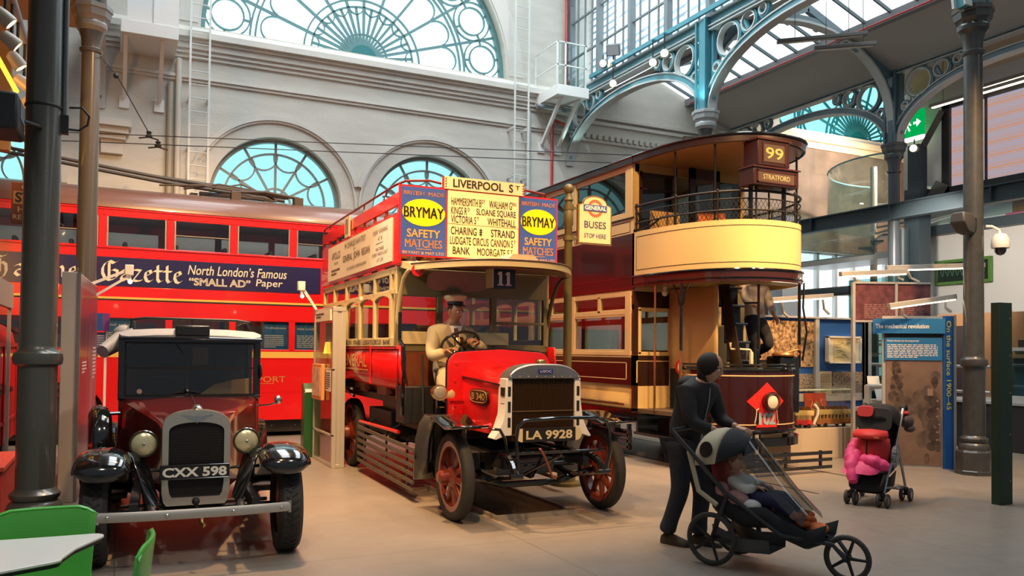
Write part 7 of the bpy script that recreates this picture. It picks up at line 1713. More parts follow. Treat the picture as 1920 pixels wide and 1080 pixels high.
def head(mb, c, fwd, up=(0, 0, 1), s=1.0):
    """head with brow, eye sockets, nose, lips, chin and ears, added to mb"""
    f = Vector(fwd).normalized(); r = f.cross(Vector(up)).normalized(); u = r.cross(f); c = Vector(c); n, m = 36, 26; vs = []
    def dsp(x, y, z):
        if z < 0:
            k = min(1, -z/.113); x *= 1-.34*k**1.6
            y *= (1-.42*k) if y < 0 else (1-.10*k)
        if y > 0:
            g = lambda a, b: math.exp(-(a*a+b*b))
            y += .021*g(x/.013, (z+.020)/.020)+.012*g(x/.009, (z-.005)/.022)+.006*g(x/.05, (z-.030)/.010)-.010*g((abs(x)-.031)/.015, (z-.008)/.011)
            y += .006*g(x/.022, (z+.056)/.006)+.005*g(x/.020, (z+.068)/.006)-.004*g(x/.022, (z+.062)/.003)+.010*g(x/.022, (z+.097)/.014)
        return x, y, z
    for i in range(1, m):
        t_ = PI*i/m
        for k in range(n):
            a = 2*PI*k/n; x, y, z = dsp(math.sin(t_)*math.cos(a)*.074, math.sin(t_)*math.sin(a)*.093, math.cos(t_)*.118)
            vs.append(c+(r*x+f*y+u*z)*s)
    vs += [c+u*.118*s, c-u*.118*s]; T = len(vs)-2
    fs = [(i*n+k, (i+1)*n+k, (i+1)*n+(k+1) % n, i*n+(k+1) % n) for i in range(m-2) for k in range(n)]+[(T, k, (k+1) % n) for k in range(n)]+[(T+1, (m-2)*n+(k+1) % n, (m-2)*n+k) for k in range(n)]
    mb.add(vs, fs)
    for sg in (-1, 1):
        M = Matrix((r, f, u)).transposed(); mb.sph(c+(r*sg*.076-f*.008+u*.0)*s, .03*s, (.28, .6, 1.0), 10, 7, M)
    return r, f, u
def eyes(par, c, fwd, s=1.0):
    f = Vector(fwd).normalized(); r = f.cross(Vector((0, 0, 1))).normalized(); u = r.cross(f); c = Vector(c)
    b = MB(); d = MB(); e = MB()
    for sg in (-1, 1):
        p = c+(r*sg*.031+f*.078+u*.008)*s; b.sph(p, .0125*s, n=12, m=8); d.sph(p+f*.0085*s, .006*s, n=10, m=6)
        e.tube([c+(r*(sg*.018)+f*.094+u*.026)*s, c+(r*(sg*.033)+f*.091+u*.031)*s, c+(r*(sg*.048)+f*.080+u*.026)*s], .003*s, 5)
    o = b.build('eyes', mat('eye_white', (.75, .72, .68), .2), par); d.build('irises', mat('eye_dark', (.03, .018, .012), .2), o); e.build('eyebrows', mat('brow_dark', (.05, .028, .016), .7), par)
    MB().tube([c+(r*-.020+f*.092-u*.060)*s, c+(f*.099-u*.0615)*s, c+(r*.020+f*.092-u*.060)*s], .0032*s, 6).build('lips', mat('lips', (.42, .15, .11), .45), par)
def hand(mb, wrist, d, back, side, curl=.7, s=1.0, spread=.0):
    """palm, four bent fingers of different length and a thumb; d fingers' direction, back = direction the back of the hand faces"""
    d = Vector(d).normalized(); n = Vector(back).normalized(); n = (n-d*n.dot(d)).normalized(); x = d.cross(n)*side; w_ = Vector(wrist)
    rg = []
    for t_, hw, th in ((-.01, .026, .019), (.02, .034, .016), (.06, .042, .014), (.085, .041, .012)):
        rg.append([w_+d*t_*s+(x*hw*math.cos(a)+n*th*math.sin(a))*s for a in [2*PI*i/12 for i in range(12)]])
    mb.loft(rg)
    for i, L in enumerate((.070, .078, .074, .058)):
        p = w_+(d*.080+x*(.030-.020*i))*s; dd = d; pts = [p]; seg = (.45, .32, .26)
        for q in range(3):
            a = curl*(.55+.35*q); ang = curl*(.5+.55*q); v_ = d*math.cos(ang)-n*math.sin(ang); p = p+v_*L*seg[q]*s; pts.append(p)
        mb.tube(pts, [.0095*s, .009*s, .008*s, .006*s], 8)
    p = w_+(d*.020+x*.032)*s; pts = [p, p+(d*.022+x*.022-n*.006)*s, p+(d*.046+x*.028-n*.020*curl*1.3)*s, p+(d*.064+x*.022-n*.036*curl*1.3)*s]
    mb.tube(pts, [.013*s, .0115*s, .010*s, .007*s], 8)
def person(name, lbl, loc, rz): 
    t = thing(name, lbl, 'person', loc, rz); return t
# ---- driver mannequin in the bus cab (local axes of the world; faces -y)
drv = person('person', 'uniformed driver in a cream coat and white topped cap steering the open top bus', (3.28, 8.30, .06), 0)
PX_ = (0.0, .12, 1.25)
hc = Vector((.03, .015, 1.957)); hf = (.38, -1, -.22)
b = MB()
jb = {'pel': ((0, .16, 1.24), (.14, .11)), 'wai': ((0, .15, 1.42), (.13, .10)), 'che': ((.0, .11, 1.62), (.155, .11)), 'sho': ((.01, .09, 1.76), (.10, .085)), 'nec': ((.02, .06, 1.85), .052), 'hdb': ((.03, .03, 1.93), .055),
      'ls': ((-.17, .09, 1.74), .062), 'le': ((-.26, -.07, 1.46), .046), 'lw': ((-.145, -.20, 1.535), .030), 'rs': ((.19, .08, 1.74), .062), 're': ((.32, -.06, 1.54), .046), 'rw': ((.20, -.185, 1.635), .030),
      'lh': ((-.10, .10, 1.24), .10), 'lk': ((-.12, -.28, 1.25), .075), 'la': ((-.13, -.32, .86), .05), 'rh': ((.10, .10, 1.24), .10), 'rk': ((.12, -.26, 1.25), .075), 'ra': ((.12, -.30, .86), .05)}
eb = [('pel', 'wai'), ('wai', 'che'), ('che', 'sho'), ('sho', 'nec'), ('nec', 'hdb'), ('sho', 'ls'), ('ls', 'le'), ('le', 'lw'), ('sho', 'rs'), ('rs', 're'), ('re', 'rw'), ('pel', 'lh'), ('lh', 'lk'), ('lk', 'la'), ('pel', 'rh'), ('rh', 'rk'), ('rk', 'ra')]
b.add(*skin_mesh(jb, eb, 'pel')); head(b, hc, hf, s=1.0)
hand(b, (-.145, -.20, 1.535), (.55, -.75, .28), (-.4, .2, 1), 1, 1.15); hand(b, (.20, -.185, 1.635), (-.75, -.45, .25), (.3, -.3, 1), -1, 1.15)
body = b.build('body', SKIND, drv, smooth=60); eyes(body, hc, hf)
COAT = mat('coat_cream', (.62, .50, .28), .75, bump=(9, .35))
jc = {'hem': ((.0, .10, 1.20), (.21, .17)), 'wai': ((0, .14, 1.40), (.185, .14)), 'che': ((.0, .105, 1.61), (.205, .145)), 'sho': ((.01, .09, 1.745), (.14, .11)), 'col': ((.015, .065, 1.815), (.08, .078)),
      'ls': ((-.185, .09, 1.725), .092), 'le': ((-.275, -.07, 1.455), .078), 'lw': ((-.155, -.185, 1.52), .056), 'rs': ((.205, .08, 1.725), .092), 're': ((.335, -.06, 1.53), .078), 'rw': ((.215, -.165, 1.62), .056),
      'lk': ((-.15, -.22, 1.24), .13), 'ls2': ((-.16, -.30, .98), .10), 'rk': ((.13, -.18, 1.24), .12), 'rs2': ((.12, -.26, 1.05), .09)}
ec = [('hem', 'wai'), ('wai', 'che'), ('che', 'sho'), ('sho', 'col'), ('sho', 'ls'), ('ls', 'le'), ('le', 'lw'), ('sho', 'rs'), ('rs', 're'), ('re', 'rw'), ('hem', 'lk'), ('lk', 'ls2'), ('hem', 'rk'), ('rk', 'rs2')]
cb_ = MB(); cb_.add(*skin_mesh(jc, ec, 'hem')); co = cb_.build('coat', COAT, drv, smooth=70)
MB().prism([(-.075, -.045, 1.80), (.09, -.05, 1.80), (.03, -.075, 1.60)], (0, .02, 0)).build('shirt', WHITE, co); MB().prism([(-.012, -.066, 1.775), (.032, -.068, 1.775), (.045, -.082, 1.66), (.02, -.088, 1.60), (-.005, -.082, 1.66)], (0, .012, 0)).build('tie', mat('tie_dark', (.06, .03, .05), .6), co)
for s in (-1, 1):
    MB().prism([(.012+s*.085, -.045, 1.83), (.012+s*.125, -.055, 1.74), (.012+s*.115, -.078, 1.66), (.012+s*.02, -.090, 1.57), (.012+s*.04, -.080, 1.70)], (0, .016, 0)).build('lapel', mat('lapel_tan', (.44, .34, .20), .75), co, bev=.004)
b = MB()
for z in (1.52, 1.44):
    for x in (-.06, .085): b.sph((x, -.052, z), .012, n=8, m=6)
b.build('buttons', mat('button_dark', (.18, .12, .06), .4), co)
MB().disc((.04, -.058, 1.50), (1, 0, 0), (0, -.1, 1), .045, -.006, 20).build('badge', mat('badge_enamel', (.06, .10, .38), .25), co)
M = Matrix(); capc = hc+Vector((0, 0, .078)); ff = Vector((hf[0], hf[1], 0)).normalized()
MB().lathe([(.088, .0), (.090, .035)], capc, (.03, .06, 1), 26).build('cap_band', mat('cap_band_navy', (.02, .02, .035), .6), drv)
MB().lathe([(.090, .030), (.120, .062), (.128, .082), (.118, .098), (.07, .108), (.005, .110)], capc, (.03, .04, 1), 28).build('cap_crown', mat('cap_white', (.66, .54, .34), .7), drv)
pk = MB(); rv_ = ff.cross(Vector((0, 0, 1)))
pk.loft([[capc+ff*(.082*math.cos(a))+rv_*.084*math.sin(a)+Vector((0, 0, .006)) for a in [R(x) for x in range(-70, 71, 14)]], [capc+ff*(.05+.085*math.cos(a))+rv_*.082*math.sin(a)+Vector((0, 0, -.022)) for a in [R(x) for x in range(-70, 71, 14)]]], closed=False)
pk.build('cap_peak', BLACK, drv, smooth=60, solid=.004)
hr = MB(); hr.sph(hc+Vector((0, .012, .03)), .085, (.93, 1.02, .95), 20, 12); hr.build('hair', mat('hair_brown', (.035, .02, .012), .8), drv)
for sx in (-.13, .12): MB().sph((sx, -.38, .80), .06, (.8, 1.9, .8), 14, 9).build('shoe', BLACK, drv)
# ---- passenger on the tram stairs
cd = person('person', 'person in a white shirt and dark jeans climbing the tram staircase', (8.37, 9.10, 0), 0)
b = MB(); jb = {'pel': ((.0, .10, 2.12), (.13, .11)), 'wai': ((0, .12, 2.28), (.12, .10)), 'che': ((.0, .13, 2.47), (.15, .11)), 'sho': ((0, .13, 2.60), (.10, .09)), 'nec': ((0, .11, 2.69), .05), 'hdb': ((0, .10, 2.76), .055),
  'ls': ((-.18, .13, 2.57), .055), 'le': ((-.25, .0, 2.34), .042), 'lw': ((-.20, -.16, 2.26), .03), 'rs': ((.18, .13, 2.57), .055), 're': ((.24, .06, 2.32), .042), 'rw': ((.20, -.08, 2.14), .03),
  'lh': ((-.09, .09, 2.06), .09), 'lk': ((-.10, -.02, 1.70), .062), 'la': ((-.10, .10, 1.335), .042), 'rh': ((.09, .09, 2.06), .09), 'rk': ((.10, -.10, 1.72), .062), 'ra': ((.10, .24, 1.56), .042)}
b.add(*skin_mesh(jb, eb, 'pel')); head(b, (0, .09, 2.86), (-.2, 1, -.1)); hand(b, (-.20, -.16, 2.26), (-.2, -.6, -.5), (-1, 0, 0), 1, .5); hand(b, (.20, -.08, 2.14), (.1, -.5, -.7), (1, 0, 0), -1, .5)
b.build('body', SKIN, cd, smooth=60)
js = {'hem': ((0, .10, 2.05), (.17, .145)), 'wai': ((0, .11, 2.16), (.165, .135)), 'mid': ((0, .12, 2.30), (.155, .13)), 'che': ((0, .13, 2.47), (.18, .135)), 'sho': ((0, .13, 2.59), (.13, .10)), 'ls': ((-.19, .13, 2.56), .078), 'le': ((-.26, .0, 2.34), .062), 'lw': ((-.215, -.12, 2.28), .05), 'rs': ((.19, .13, 2.56), .078), 're': ((.25, .06, 2.32), .062), 'rw': ((.215, -.05, 2.17), .05)}
b = MB(); b.add(*skin_mesh(js, [('hem', 'wai'), ('wai', 'mid'), ('mid', 'che'), ('che', 'sho'), ('sho', 'ls'), ('ls', 'le'), ('le', 'lw'), ('sho', 'rs'), ('rs', 're'), ('re', 'rw')], 'hem')); b.build('shirt', mat('shirt_white', (.72, .64, .54), .75, bump=(8, .4)), cd, smooth=70)
JEAN = mat('jeans_dark', (.030, .033, .045), .85, noise=(5, .4), bump=(9, .4))
jt = {'wst': ((0, .115, 2.20), (.15, .125)), 'pel': ((.0, .10, 2.11), (.155, .13)), 'lh': ((-.09, .09, 2.04), .108), 'lk': ((-.10, -.02, 1.70), .085), 'la': ((-.10, .09, 1.38), .066), 'rh': ((.09, .09, 2.04), .108), 'rk': ((.10, -.10, 1.72), .085), 'ra': ((.10, .22, 1.60), .066)}
b = MB(); b.add(*skin_mesh(jt, [('wst', 'pel'), ('pel', 'lh'), ('lh', 'lk'), ('lk', 'la'), ('pel', 'rh'), ('rh', 'rk'), ('rk', 'ra')], 'pel')); b.build('jeans', JEAN, cd, smooth=70)
b = MB(); b.sph((0, .08, 2.885), .09, (.95, 1.1, 1.05), 18, 11); b.build('hair', mat('hair_dark', (.02, .014, .010), .8), cd)
for x, y, z in ((-.10, .06, 1.285), (.10, .20, 1.545)): MB().sph((x, y, z), .055, (.8, 2.2, .75), 14, 9).build('shoe', MBLACK, cd)
# ---- person pushing the pram; local +y is the walking direction
HD = 204.8
pu = person('person', 'person in a dark jacket and jeans pushing a three wheeled pushchair', (4.29, 5.55, 0), HD-4)
b = MB()
jb = {'pel': ((0, .0, .86), (.13, .105)), 'wai': ((0, .03, 1.02), (.12, .10)), 'che': ((0, .09, 1.20), (.15, .11)), 'sho': ((0, .14, 1.32), (.10, .09)), 'nec': ((0, .18, 1.38), .05), 'hdb': ((0, .21, 1.43), .055),
  'ls': ((-.175, .13, 1.29), .056), 'le': ((-.22, .20, 1.03), .044), 'lw': ((-.17, .40, .985), .03), 'rs': ((.175, .13, 1.29), .056), 're': ((.22, .20, 1.03), .044), 'rw': ((.17, .40, .985), .03),
  'lh': ((-.085, .0, .82), .09), 'lk': ((-.09, .13, .46), .062), 'la': ((-.09, .08, .09), .042), 'rh': ((.085, .0, .82), .09), 'rk': ((.09, .02, .46), .062), 'ra': ((.09, -.12, .10), .042)}
hp = Vector((0, .245, 1.475)); hfw = (-.15, 1, -.35)
b.add(*skin_mesh(jb, eb, 'pel')); head(b, hp, hfw, s=.98)
hand(b, (-.17, .40, .985), (.15, .85, -.1), (0, .1, 1), -1, 1.25); hand(b, (.17, .40, .985), (-.15, .85, -.1), (0, .1, 1), 1, 1.25)
body = b.build('body', SKIN, pu, smooth=60); eyes(body, hp, hfw, .98)
JK = mat('jacket_navy_black', (.014, .015, .020), .8, bump=(8, .4))
jj = {'hem': ((0, -.01, .80), (.175, .15)), 'wai': ((0, .02, 1.0), (.165, .14)), 'che': ((0, .085, 1.20), (.19, .145)), 'sho': ((0, .13, 1.315), (.14, .115)), 'col': ((0, .165, 1.375), (.085, .08)), 'ls': ((-.19, .13, 1.285), .082), 'le': ((-.235, .20, 1.03), .066), 'lw': ((-.175, .37, .985), .048), 'rs': ((.19, .13, 1.285), .082), 're': ((.235, .20, 1.03), .066), 'rw': ((.175, .37, .985), .048)}
b = MB(); b.add(*skin_mesh(jj, [('hem', 'wai'), ('wai', 'che'), ('che', 'sho'), ('sho', 'col'), ('sho', 'ls'), ('ls', 'le'), ('le', 'lw'), ('sho', 'rs'), ('rs', 're'), ('re', 'rw')], 'hem')); jo = b.build('jacket', JK, pu, smooth=70); MB().sph((0, .04, 1.345), .115, (1.1, .75, .55), 18, 10).build('jacket_hood', JK, jo); MB().tube([(0, .235, 1.31), (0, .225, 1.2), (0, .175, 1.0), (0, .145, .84)], .006, 6).build('zip', STEEL, jo)
jt = {'pel': ((0, .0, .84), (.145, .12)), 'lh': ((-.085, .0, .80), .105), 'lk': ((-.09, .12, .46), .082), 'lc': ((-.09, .09, .22), .068), 'la': ((-.09, .08, .07), .080), 'rh': ((.085, .0, .80), .105), 'rk': ((.09, .02, .46), .082), 'rc': ((.09, -.07, .22), .068), 'ra': ((.09, -.12, .08), .080)}
b = MB(); b.add(*skin_mesh(jt, [('pel', 'lh'), ('lh', 'lk'), ('lk', 'lc'), ('lc', 'la'), ('pel', 'rh'), ('rh', 'rk'), ('rk', 'rc'), ('rc', 'ra')], 'pel')); b.build('jeans', mat('jeans_blue_black', (.022, .028, .048), .85, noise=(5, .4)), pu, smooth=70)
b = MB(); hu = Vector((0, .245, 1.475)); b.sph(hu+Vector((0, -.018, .022)), .10, (.92, 1.08, 1.06), 20, 12); b.sph(hu+Vector((0, -.065, -.055)), .078, (1.0, .68, 1.15), 18, 11); b.build('hair', mat('hair_black', (.012, .009, .008), .75), pu)
for x, y in ((-.09, .14), (.09, -.05)):
    sh = MB(); sh.loft([[(x-w_, y+yy, 0), (x-w_*1.05, y+yy, h*.5), (x-w_*.6, y+yy, h), (x+w_*.6, y+yy, h), (x+w_*1.05, y+yy, h*.5), (x+w_, y+yy, 0)] for yy, w_, h in ((-.11, .028, .06), (-.08, .036, .085), (0, .040, .08), (.07, .046, .06), (.13, .042, .045), (.155, .022, .03))])
    sh.build('shoe', mat('shoe_brown_black', (.035, .026, .016), .5), pu, smooth=60)
# ================================================================== THREE WHEELED PUSHCHAIR
pc_ = thing('pushchair', 'black three wheeled pushchair with a cream backed hood', 'pushchair', (4.25, 5.0, 0), HD)
def pramwheel(par, c, r, m_=None):
    wo = MB().lathe([(r-.035, -.012), (r-.022, -.016), (r-.022, .016), (r-.035, .012)], c, (1, 0, 0), 32, closed=True).build('wheel', STEEL, par)
    MB().tube([(c[0], c[1]+(r-.02)*math.cos(a), c[2]+(r-.02)*math.sin(a)) for a in [2*PI*i/32 for i in range(32)]], .02, 8, True).build('tyre', mat('pram_tyre', (.045, .042, .035), .7), wo)
    b = MB()
    for k in range(5): a = 2*PI*k/5; b.cyl(c, (c[0], c[1]+(r-.03)*math.cos(a), c[2]+(r-.03)*math.sin(a)), .014, .010, 8)
    b.cyl((c[0]-.03, c[1], c[2]), (c[0]+.03, c[1], c[2]), .026, n=12); b.build('spokes', MBLACK, wo)
pramwheel(pc_, (.23, 0, .20), .20); pramwheel(pc_, (-.23, 0, .20), .20); pramwheel(pc_, (0, .92, .165), .165)
b = MB()
for s in (-1, 1): b.tube([(s*.22, -.34, .99), (s*.22, -.18, .84), (s*.22, .10, .56), (s*.20, .52, .30), (s*.07, .84, .26), (s*.05, .92, .17)], .016, 9).tube([(s*.22, .12, .54), (s*.22, .0, .20)], .016, 8)
b.tube([(-.22, -.34, .99), (.22, -.34, .99)], .018, 10).cyl((-.23, 0, .20), (.23, 0, .20), .014, n=8).cyl((-.05, .92, .165), (.05, .92, .165), .012, n=8)
b.build('frame', mat('frame_dark_grey', (.045, .045, .048), .4, metal=.4), pc_)
PF = mat('pram_fabric_black', (.018, .018, .021), .85, bump=(20, .2)); PCR = mat('pram_cream', (.52, .44, .30), .8)
PRD = mat('pram_red', (.40, .05, .035), .8)
b = MB(); secs = []
for y, z, hw, d in ((-.10, .80, .17, .03), (-.06, .62, .19, .06), (.0, .44, .20, .08), (.20, .36, .20, .08), (.38, .38, .19, .08), (.50, .30, .18, .06), (.66, .24, .15, .05), (.80, .30, .12, .04)):
    secs.append([(-hw, y+.02, z+.10), (-hw, y, z), (-hw*.6, y-.01, z-d*.6), (0, y-.012, z-d), (hw*.6, y-.01, z-d*.6), (hw, y, z), (hw, y+.02, z+.10)])
b.loft(secs, closed=False); b.build('seat_shell', PF, pc_, smooth=60, solid=.012)
b = MB(); b.loft([[(-.15, y, z), (-.05, y-.01, z-.012), (.05, y-.01, z-.012), (.15, y, z)] for y, z in ((-.065, .82), (-.02, .64), (.05, .50), (.22, .42), (.36, .43))], closed=False); b.build('seat_liner', PRD, pc_, smooth=60, solid=.02)
def hoodsec(a0, a1, m_, nm, rr_=.235, n=8):
    rings = []
    for i in range(n+1):
        a = R(a0+(a1-a0)*i/n); rings.append([(.215*math.cos(t_), .02+rr_*math.sin(t_)**.8*math.sin(a), .76+rr_*1.05*math.sin(t_)**.8*math.cos(a)) for t_ in [PI*k/14 for k in range(15)]])
    b = MB(); b.loft(rings, closed=False); return b.build(nm, m_, pc_, smooth=70, solid=.008)
hoodsec(-100, 10, PCR, 'hood_back', .245); hoodsec(10, 64, PF, 'hood_front', .248)
MB().disc((.0, -.16, .93), (1, 0, 0), (0, .75, .66), .062, -.006, 24, .05).build('hood_window', mat('hood_window', (.012, .012, .014), .3), pc_)
MB().lathe([(.06, 0), (.062, .004), (.02, .006)], (.20, -.06, .86), (1, -.25, .2), 22).build('hood_window', mat('hood_window', (.012, .012, .014), .3), pc_)
b = MB(); b.loft([[(.20*math.cos(t_), y, z+h*math.sin(t_)) for t_ in [PI*k/10 for k in range(11)]] for y, z, h in ((.24, .80, .16), (.36, .66, .16), (.52, .50, .13), (.68, .38, .09))], closed=False); b.build('rain_visor', glass('visor_smoke', (.42, .42, .42), .06), pc_, smooth=60)
MB().loft([[(-.17, y, z), (-.15, y, z-.10), (.15, y, z-.10), (.17, y, z)] for y, z in ((-.02, .30), (.2, .22), (.42, .24))], closed=False).build('basket', mat('basket_grey', (.10, .095, .09), .8), pc_, solid=.008, smooth=50)
MB().tube([(.21, -.20, .84), (.24, -.1, .55), (.24, .05, .46)], .02, 7).build('side_strap', PCR, pc_)
# baby
by = person('person', 'baby in white top and blue trousers lying in the three wheeled pushchair', (4.25, 5.0, 0), HD)
b = MB(); jb = {'pel': ((0, .22, .50), .075), 'che': ((0, .12, .60), (.085, .075)), 'nec': ((0, .075, .68), .04), 'hdb': ((0, .06, .71), .045), 'ls': ((-.09, .11, .64), .035), 'le': ((-.13, .22, .58), .03), 'lw': ((-.07, .30, .60), .022), 'rs': ((.09, .11, .64), .035), 're': ((.13, .22, .58), .03), 'rw': ((.07, .30, .60), .022),
  'lh': ((-.06, .28, .51), .055), 'lk': ((-.08, .44, .52), .045), 'la': ((-.07, .60, .40), .032), 'rh': ((.06, .28, .51), .055), 'rk': ((.08, .44, .52), .045), 'ra': ((.07, .60, .40), .032)}
be = [('pel', 'che'), ('che', 'nec'), ('nec', 'hdb'), ('che', 'ls'), ('ls', 'le'), ('le', 'lw'), ('che', 'rs'), ('rs', 're'), ('re', 'rw'), ('pel', 'lh'), ('lh', 'lk'), ('lk', 'la'), ('pel', 'rh'), ('rh', 'rk'), ('rk', 'ra')]
b.add(*skin_mesh(jb, be, 'pel')); hb = Vector((0, .085, .775)); hbf = (.25, 1, -.05); head(b, hb, hbf, s=.74)
hand(b, (-.07, .30, .60), (.4, .8, -.1), (0, .2, 1), -1, .8, .55); hand(b, (.07, .30, .60), (-.4, .8, -.1), (0, .2, 1), 1, .8, .55)
bo_ = b.build('body', mat('baby_skin', (.66, .36, .25), .5), by, smooth=60); eyes(bo_, hb, hbf, .74)
jw = {'pel': ((0, .21, .51), .09), 'che': ((0, .12, .60), (.10, .09)), 'ls': ((-.095, .11, .64), .048), 'le': ((-.135, .22, .58), .042), 'lw': ((-.08, .28, .595), .034), 'rs': ((.095, .11, .64), .048), 're': ((.135, .22, .58), .042), 'rw': ((.08, .28, .595), .034)}
b = MB(); b.add(*skin_mesh(jw, [('pel', 'che'), ('che', 'ls'), ('ls', 'le'), ('le', 'lw'), ('che', 'rs'), ('rs', 're'), ('re', 'rw')], 'pel')); b.build('top', mat('baby_white', (.70, .68, .64), .8), by, smooth=70)
jw = {'pel': ((0, .24, .50), .085), 'lh': ((-.06, .29, .51), .068), 'lk': ((-.08, .44, .52), .058), 'la': ((-.07, .57, .42), .042), 'rh': ((.06, .29, .51), .068), 'rk': ((.08, .44, .52), .058), 'ra': ((.07, .57, .42), .042)}
b = MB(); b.add(*skin_mesh(jw, [('pel', 'lh'), ('lh', 'lk'), ('lk', 'la'), ('pel', 'rh'), ('rh', 'rk'), ('rk', 'ra')], 'pel')); b.build('trousers', mat('baby_navy', (.03, .03, .09), .85), by, smooth=70)
b = MB(); b.sph(hb+Vector((0, -.012, .022)), .068, (.98, 1.06, 1.0), 16, 10); b.build('hair', mat('baby_hair', (.22, .12, .06), .8), by)
for s in (-1, 1): MB().sph((s*.07, .63, .385), .036, (.85, 1.5, 1.0), 12, 8).build('shoe', mat('baby_shoe_orange', (.62, .15, .03), .6), by)
ob_ = thing('orange_toy', 'bundle of orange and red cloth on the pushchair footrest', 'toy', (4.25, 5.0, 0), HD); MB().sph((-.02, .70, .34), .07, (1.4, 1.2, .6), 14, 9).sph((.06, .62, .42), .05, (1.2, 1.3, .6), 12, 8).sph((-.09, .60, .42), .045, (1.1, 1.4, .6), 12, 8).build('cloth', mat('toy_orange', (.66, .14, .025), .8, noise=(14, .5)), ob_)
pk_ = thing('pink_blanket', 'crumpled pink and white blanket beside the baby in the pushchair', 'blanket', (4.25, 5.0, 0), HD); MB().sph((.15, .16, .50), .075, (.8, 1.4, 1.0), 14, 9).sph((.16, .05, .56), .06, (.8, 1.0, 1.1), 12, 8).build('cloth', mat('blanket_pink', (.60, .30, .30), .85, noise=(10, .4), bump=(12, .4)), pk_); MB().sph((.15, .28, .47), .06, (.9, 1.3, .8), 12, 8).build('white_fold', mat('baby_white', (.70, .68, .64), .8), pk_)
# ================================================================== SECOND PUSHCHAIR
p2 = thing('pushchair', 'empty red and black pushchair parked by the history panel', 'pushchair', (7.42, 6.30, 0), 116)
b = MB()
for s in (-1, 1):
    b.tube([(s*.16, .30, .10), (s*.18, .22, .30), (s*.20, .02, .52), (s*.21, -.18, .80), (s*.21, -.34, 1.0)], .014, 8).tube([(s*.25, -.30, .10), (s*.235, -.20, .34), (s*.21, -.08, .62)], .014, 8).tube([(s*.17, .26, .2), (s*.25, -.28, .16)], .010, 7)
b.cyl((-.25, -.30, .12), (.25, -.30, .12), .010, n=8); b.build('frame', mat('stroller_silver', (.42, .42, .43), .3, metal=.8), p2)
for sx, y in ((.16, .30), (-.16, .30), (.25, -.30), (-.25, -.30)):
    for o in (-.042, .042):
        wo = MB().lathe([(.02, -.012), (.045, -.014), (.045, .014), (.02, .012)], (sx+o, y, .072), (1, 0, 0), 20).build('wheel', STEEL, p2)
        MB().lathe([(.040, -.015), (.062, -.019), (.072, -.010), (.072, .010), (.062, .019), (.040, .015)], (sx+o, y, .072), (1, 0, 0), 26, closed=True).build('tyre', mat('stroller_tyre', (.06, .058, .056), .75), wo)
    MB().cyl((sx-.05, y, .072), (sx+.05, y, .072), .012, n=8).cyl((sx, y, .07), (sx, y-.01*sx, .15), .022, n=10).build('caster', MBLACK, p2)
b = MB()
for s in (-1, 1): b.tube([(s*.21, -.34, 1.0), (s*.21, -.40, 1.03), (s*.21, -.46, 1.02), (s*.21, -.48, .98)], .020, 8)
b.build('handles', MBLACK, p2)
SF = mat('stroller_black', (.014, .014, .015), .85, bump=(20, .2)); SRED = mat('stroller_red', (.50, .022, .022), .7, bump=(8, .3))
b = MB(); secs = []
for y, z, hw in ((-.30, .92, .17), (-.24, .72, .18), (-.14, .46, .185), (-.08, .36, .185), (.10, .33, .18), (.22, .34, .175), (.30, .24, .165), (.33, .17, .15)): secs.append([(-hw, y+.05, z+.03), (-hw*.95, y, z), (0, y-.01, z-.02), (hw*.95, y, z), (hw, y+.05, z+.03)])
b.loft(secs, closed=False); b.build('seat', SF, p2, smooth=60, solid=.02)
rings = []
for i in range(10):
    a = R(-50+118*i/9); rings.append([(.205*math.copysign(abs(math.cos(t_))**.6, math.cos(t_)), -.20+.25*math.sin(a)*abs(math.sin(t_))**.6, .80+.25*math.cos(a)*abs(math.sin(t_))**.6) for t_ in [PI*k/16 for k in range(17)]])
b = MB(); b.loft(rings, closed=False); hd_ = b.build('hood', SF, p2, smooth=60, solid=.012)
sup = lambda v, e: math.copysign(abs(v)**e, v)
MB().prism([(.185*sup(math.cos(t_), .45), .045-.055*(.5+.5*sup(math.sin(t_), .5))**1.5, .895+.125*sup(math.sin(t_), .5)) for t_ in [2*PI*k/36 for k in range(36)]], (0, -.014, 0)).build('hood_mesh_window', mat('mesh_window_dark', (.028, .026, .025), .65), hd_, bev=.005)
MB().prism([(.09+.085*sup(math.cos(t_), .6), .052-.05*(.5+.5*math.sin(t_)), .975+.06*sup(math.sin(t_), .6)) for t_ in [2*PI*k/24 for k in range(24)]], (0, -.02, .004)).build('hood_red_patch', SRED, hd_, bev=.008)
b = MB(); b.loft([[(-.16, .12, .78), (0, .15, .795), (.16, .12, .78)], [(-.185, .17, .735), (0, .215, .74), (.185, .17, .735)], [(-.17, .185, .70), (0, .235, .695), (.17, .185, .70)]], closed=False); fl2 = b.build('bag_flap', mat('flap_red', (.66, .03, .028), .6), p2, smooth=50, solid=.012)
MB().box(-.10, -.04, .212, .222, .705, .725).build('flap_label', mat('label_orange', (.75, .20, .08), .5), fl2)
b = MB(); b.loft([[(hw*math.cos(t_), .05+d*math.sin(t_), z) for t_ in [PI*k/12 for k in range(13)]] for z, hw, d in ((.70, .16, .12), (.62, .17, .15), (.52, .165, .16), (.45, .15, .15))], closed=False); rb_ = b.build('red_footmuff', SRED, p2, smooth=60, solid=.012)
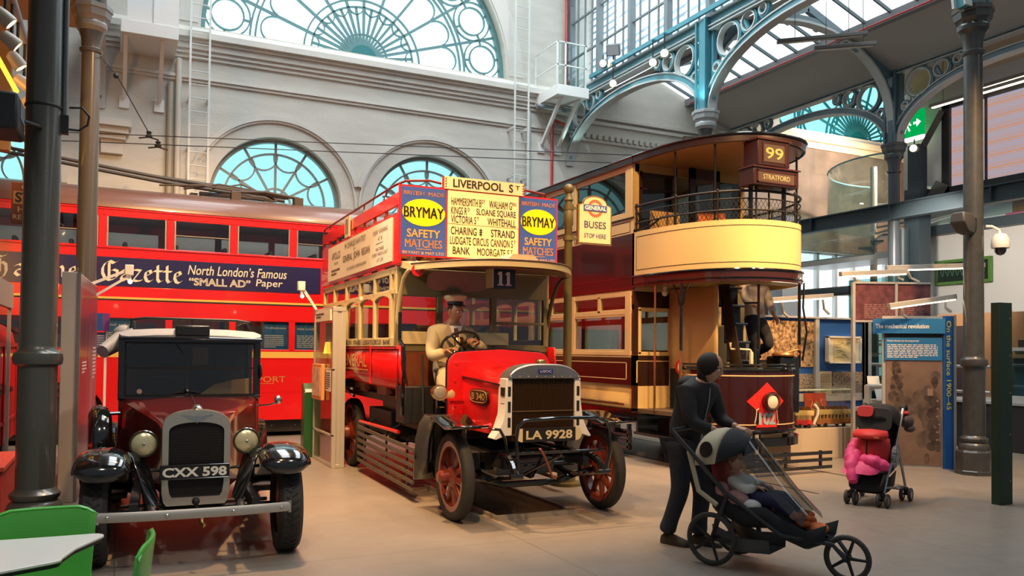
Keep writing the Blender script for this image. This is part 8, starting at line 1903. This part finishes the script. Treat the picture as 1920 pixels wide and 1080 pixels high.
MB().tube([(.03, .178, .69), (.03, .205, .6), (.03, .215, .5)], .010, 6).build('zip', MBLACK, rb_)
for s in (-1,): MB().sph((-.20, -.02, .50), .10, (.35, 1.2, 1.2), 14, 9).build('side_pocket', mat('pocket_spotted', (.03, .03, .032), .7, noise=(60, .0), col2=(.5, .5, .5)), p2)
MB().loft([[(-.15, y, z), (-.13, y, z-.16), (.13, y, z-.16), (.15, y, z)] for y, z in ((-.28, .32), (-.05, .28), (.2, .28))], closed=False).build('basket', SF, p2, smooth=50, solid=.01)
b = MB(); b.sph((-.235, -.40, .86), .10, (.7, 1.2, .8), 14, 9).sph((-.26, -.42, .78), .07, (.8, 1.6, .6), 12, 8); b.build('hanging_bag', mat('bag_brown_grey', (.08, .06, .06), .8), p2)
MB().sph((-.22, -.38, .95), .05, (.9, 1.4, .5), 12, 8).build('red_glove', SRED, p2)
cq = thing('pink_coat', 'bright pink padded coat draped over the red pushchair seat', 'coat', (7.42, 6.30, 0), 116)
PK = mat('coat_pink', (.72, .045, .20), .6, bump=(10, .5))
b = MB()
def padded(pts, rad):
    out, rr2 = [], []
    for (p, q), (r1, r2) in zip(zip(pts[:-1], pts[1:]), zip(rad[:-1], rad[1:])):
        for k in range(6):
            f_ = k/6; out.append(Vector(p).lerp(Vector(q), f_)); rr2.append((r1+(r2-r1)*f_)*(1.0+.10*math.sin(f_*PI*4)))
    out.append(Vector(pts[-1])); rr2.append(rad[-1]*.8); b.tube(out, rr2, 14)
padded([(.14, .13, .52), (.16, .28, .42), (.11, .40, .25)], [.07, .075, .055]); padded([(.06, .20, .46), (-.06, .26, .46), (-.20, .24, .41)], [.07, .075, .055]); padded([(.18, .05, .66), (.20, .12, .54), (.17, .24, .44)], [.045, .07, .08])
b.loft([[(.20, .16, .47), (.05, .22, .50), (-.08, .24, .48), (-.15, .22, .44)], [(.22, .30, .42), (.08, .34, .42), (-.06, .34, .40), (-.14, .30, .38)], [(.24, .39, .33), (.10, .40, .34), (-.04, .37, .33), (-.10, .34, .34)]], closed=False)
b.build('quilting', PK, cq, smooth=70)
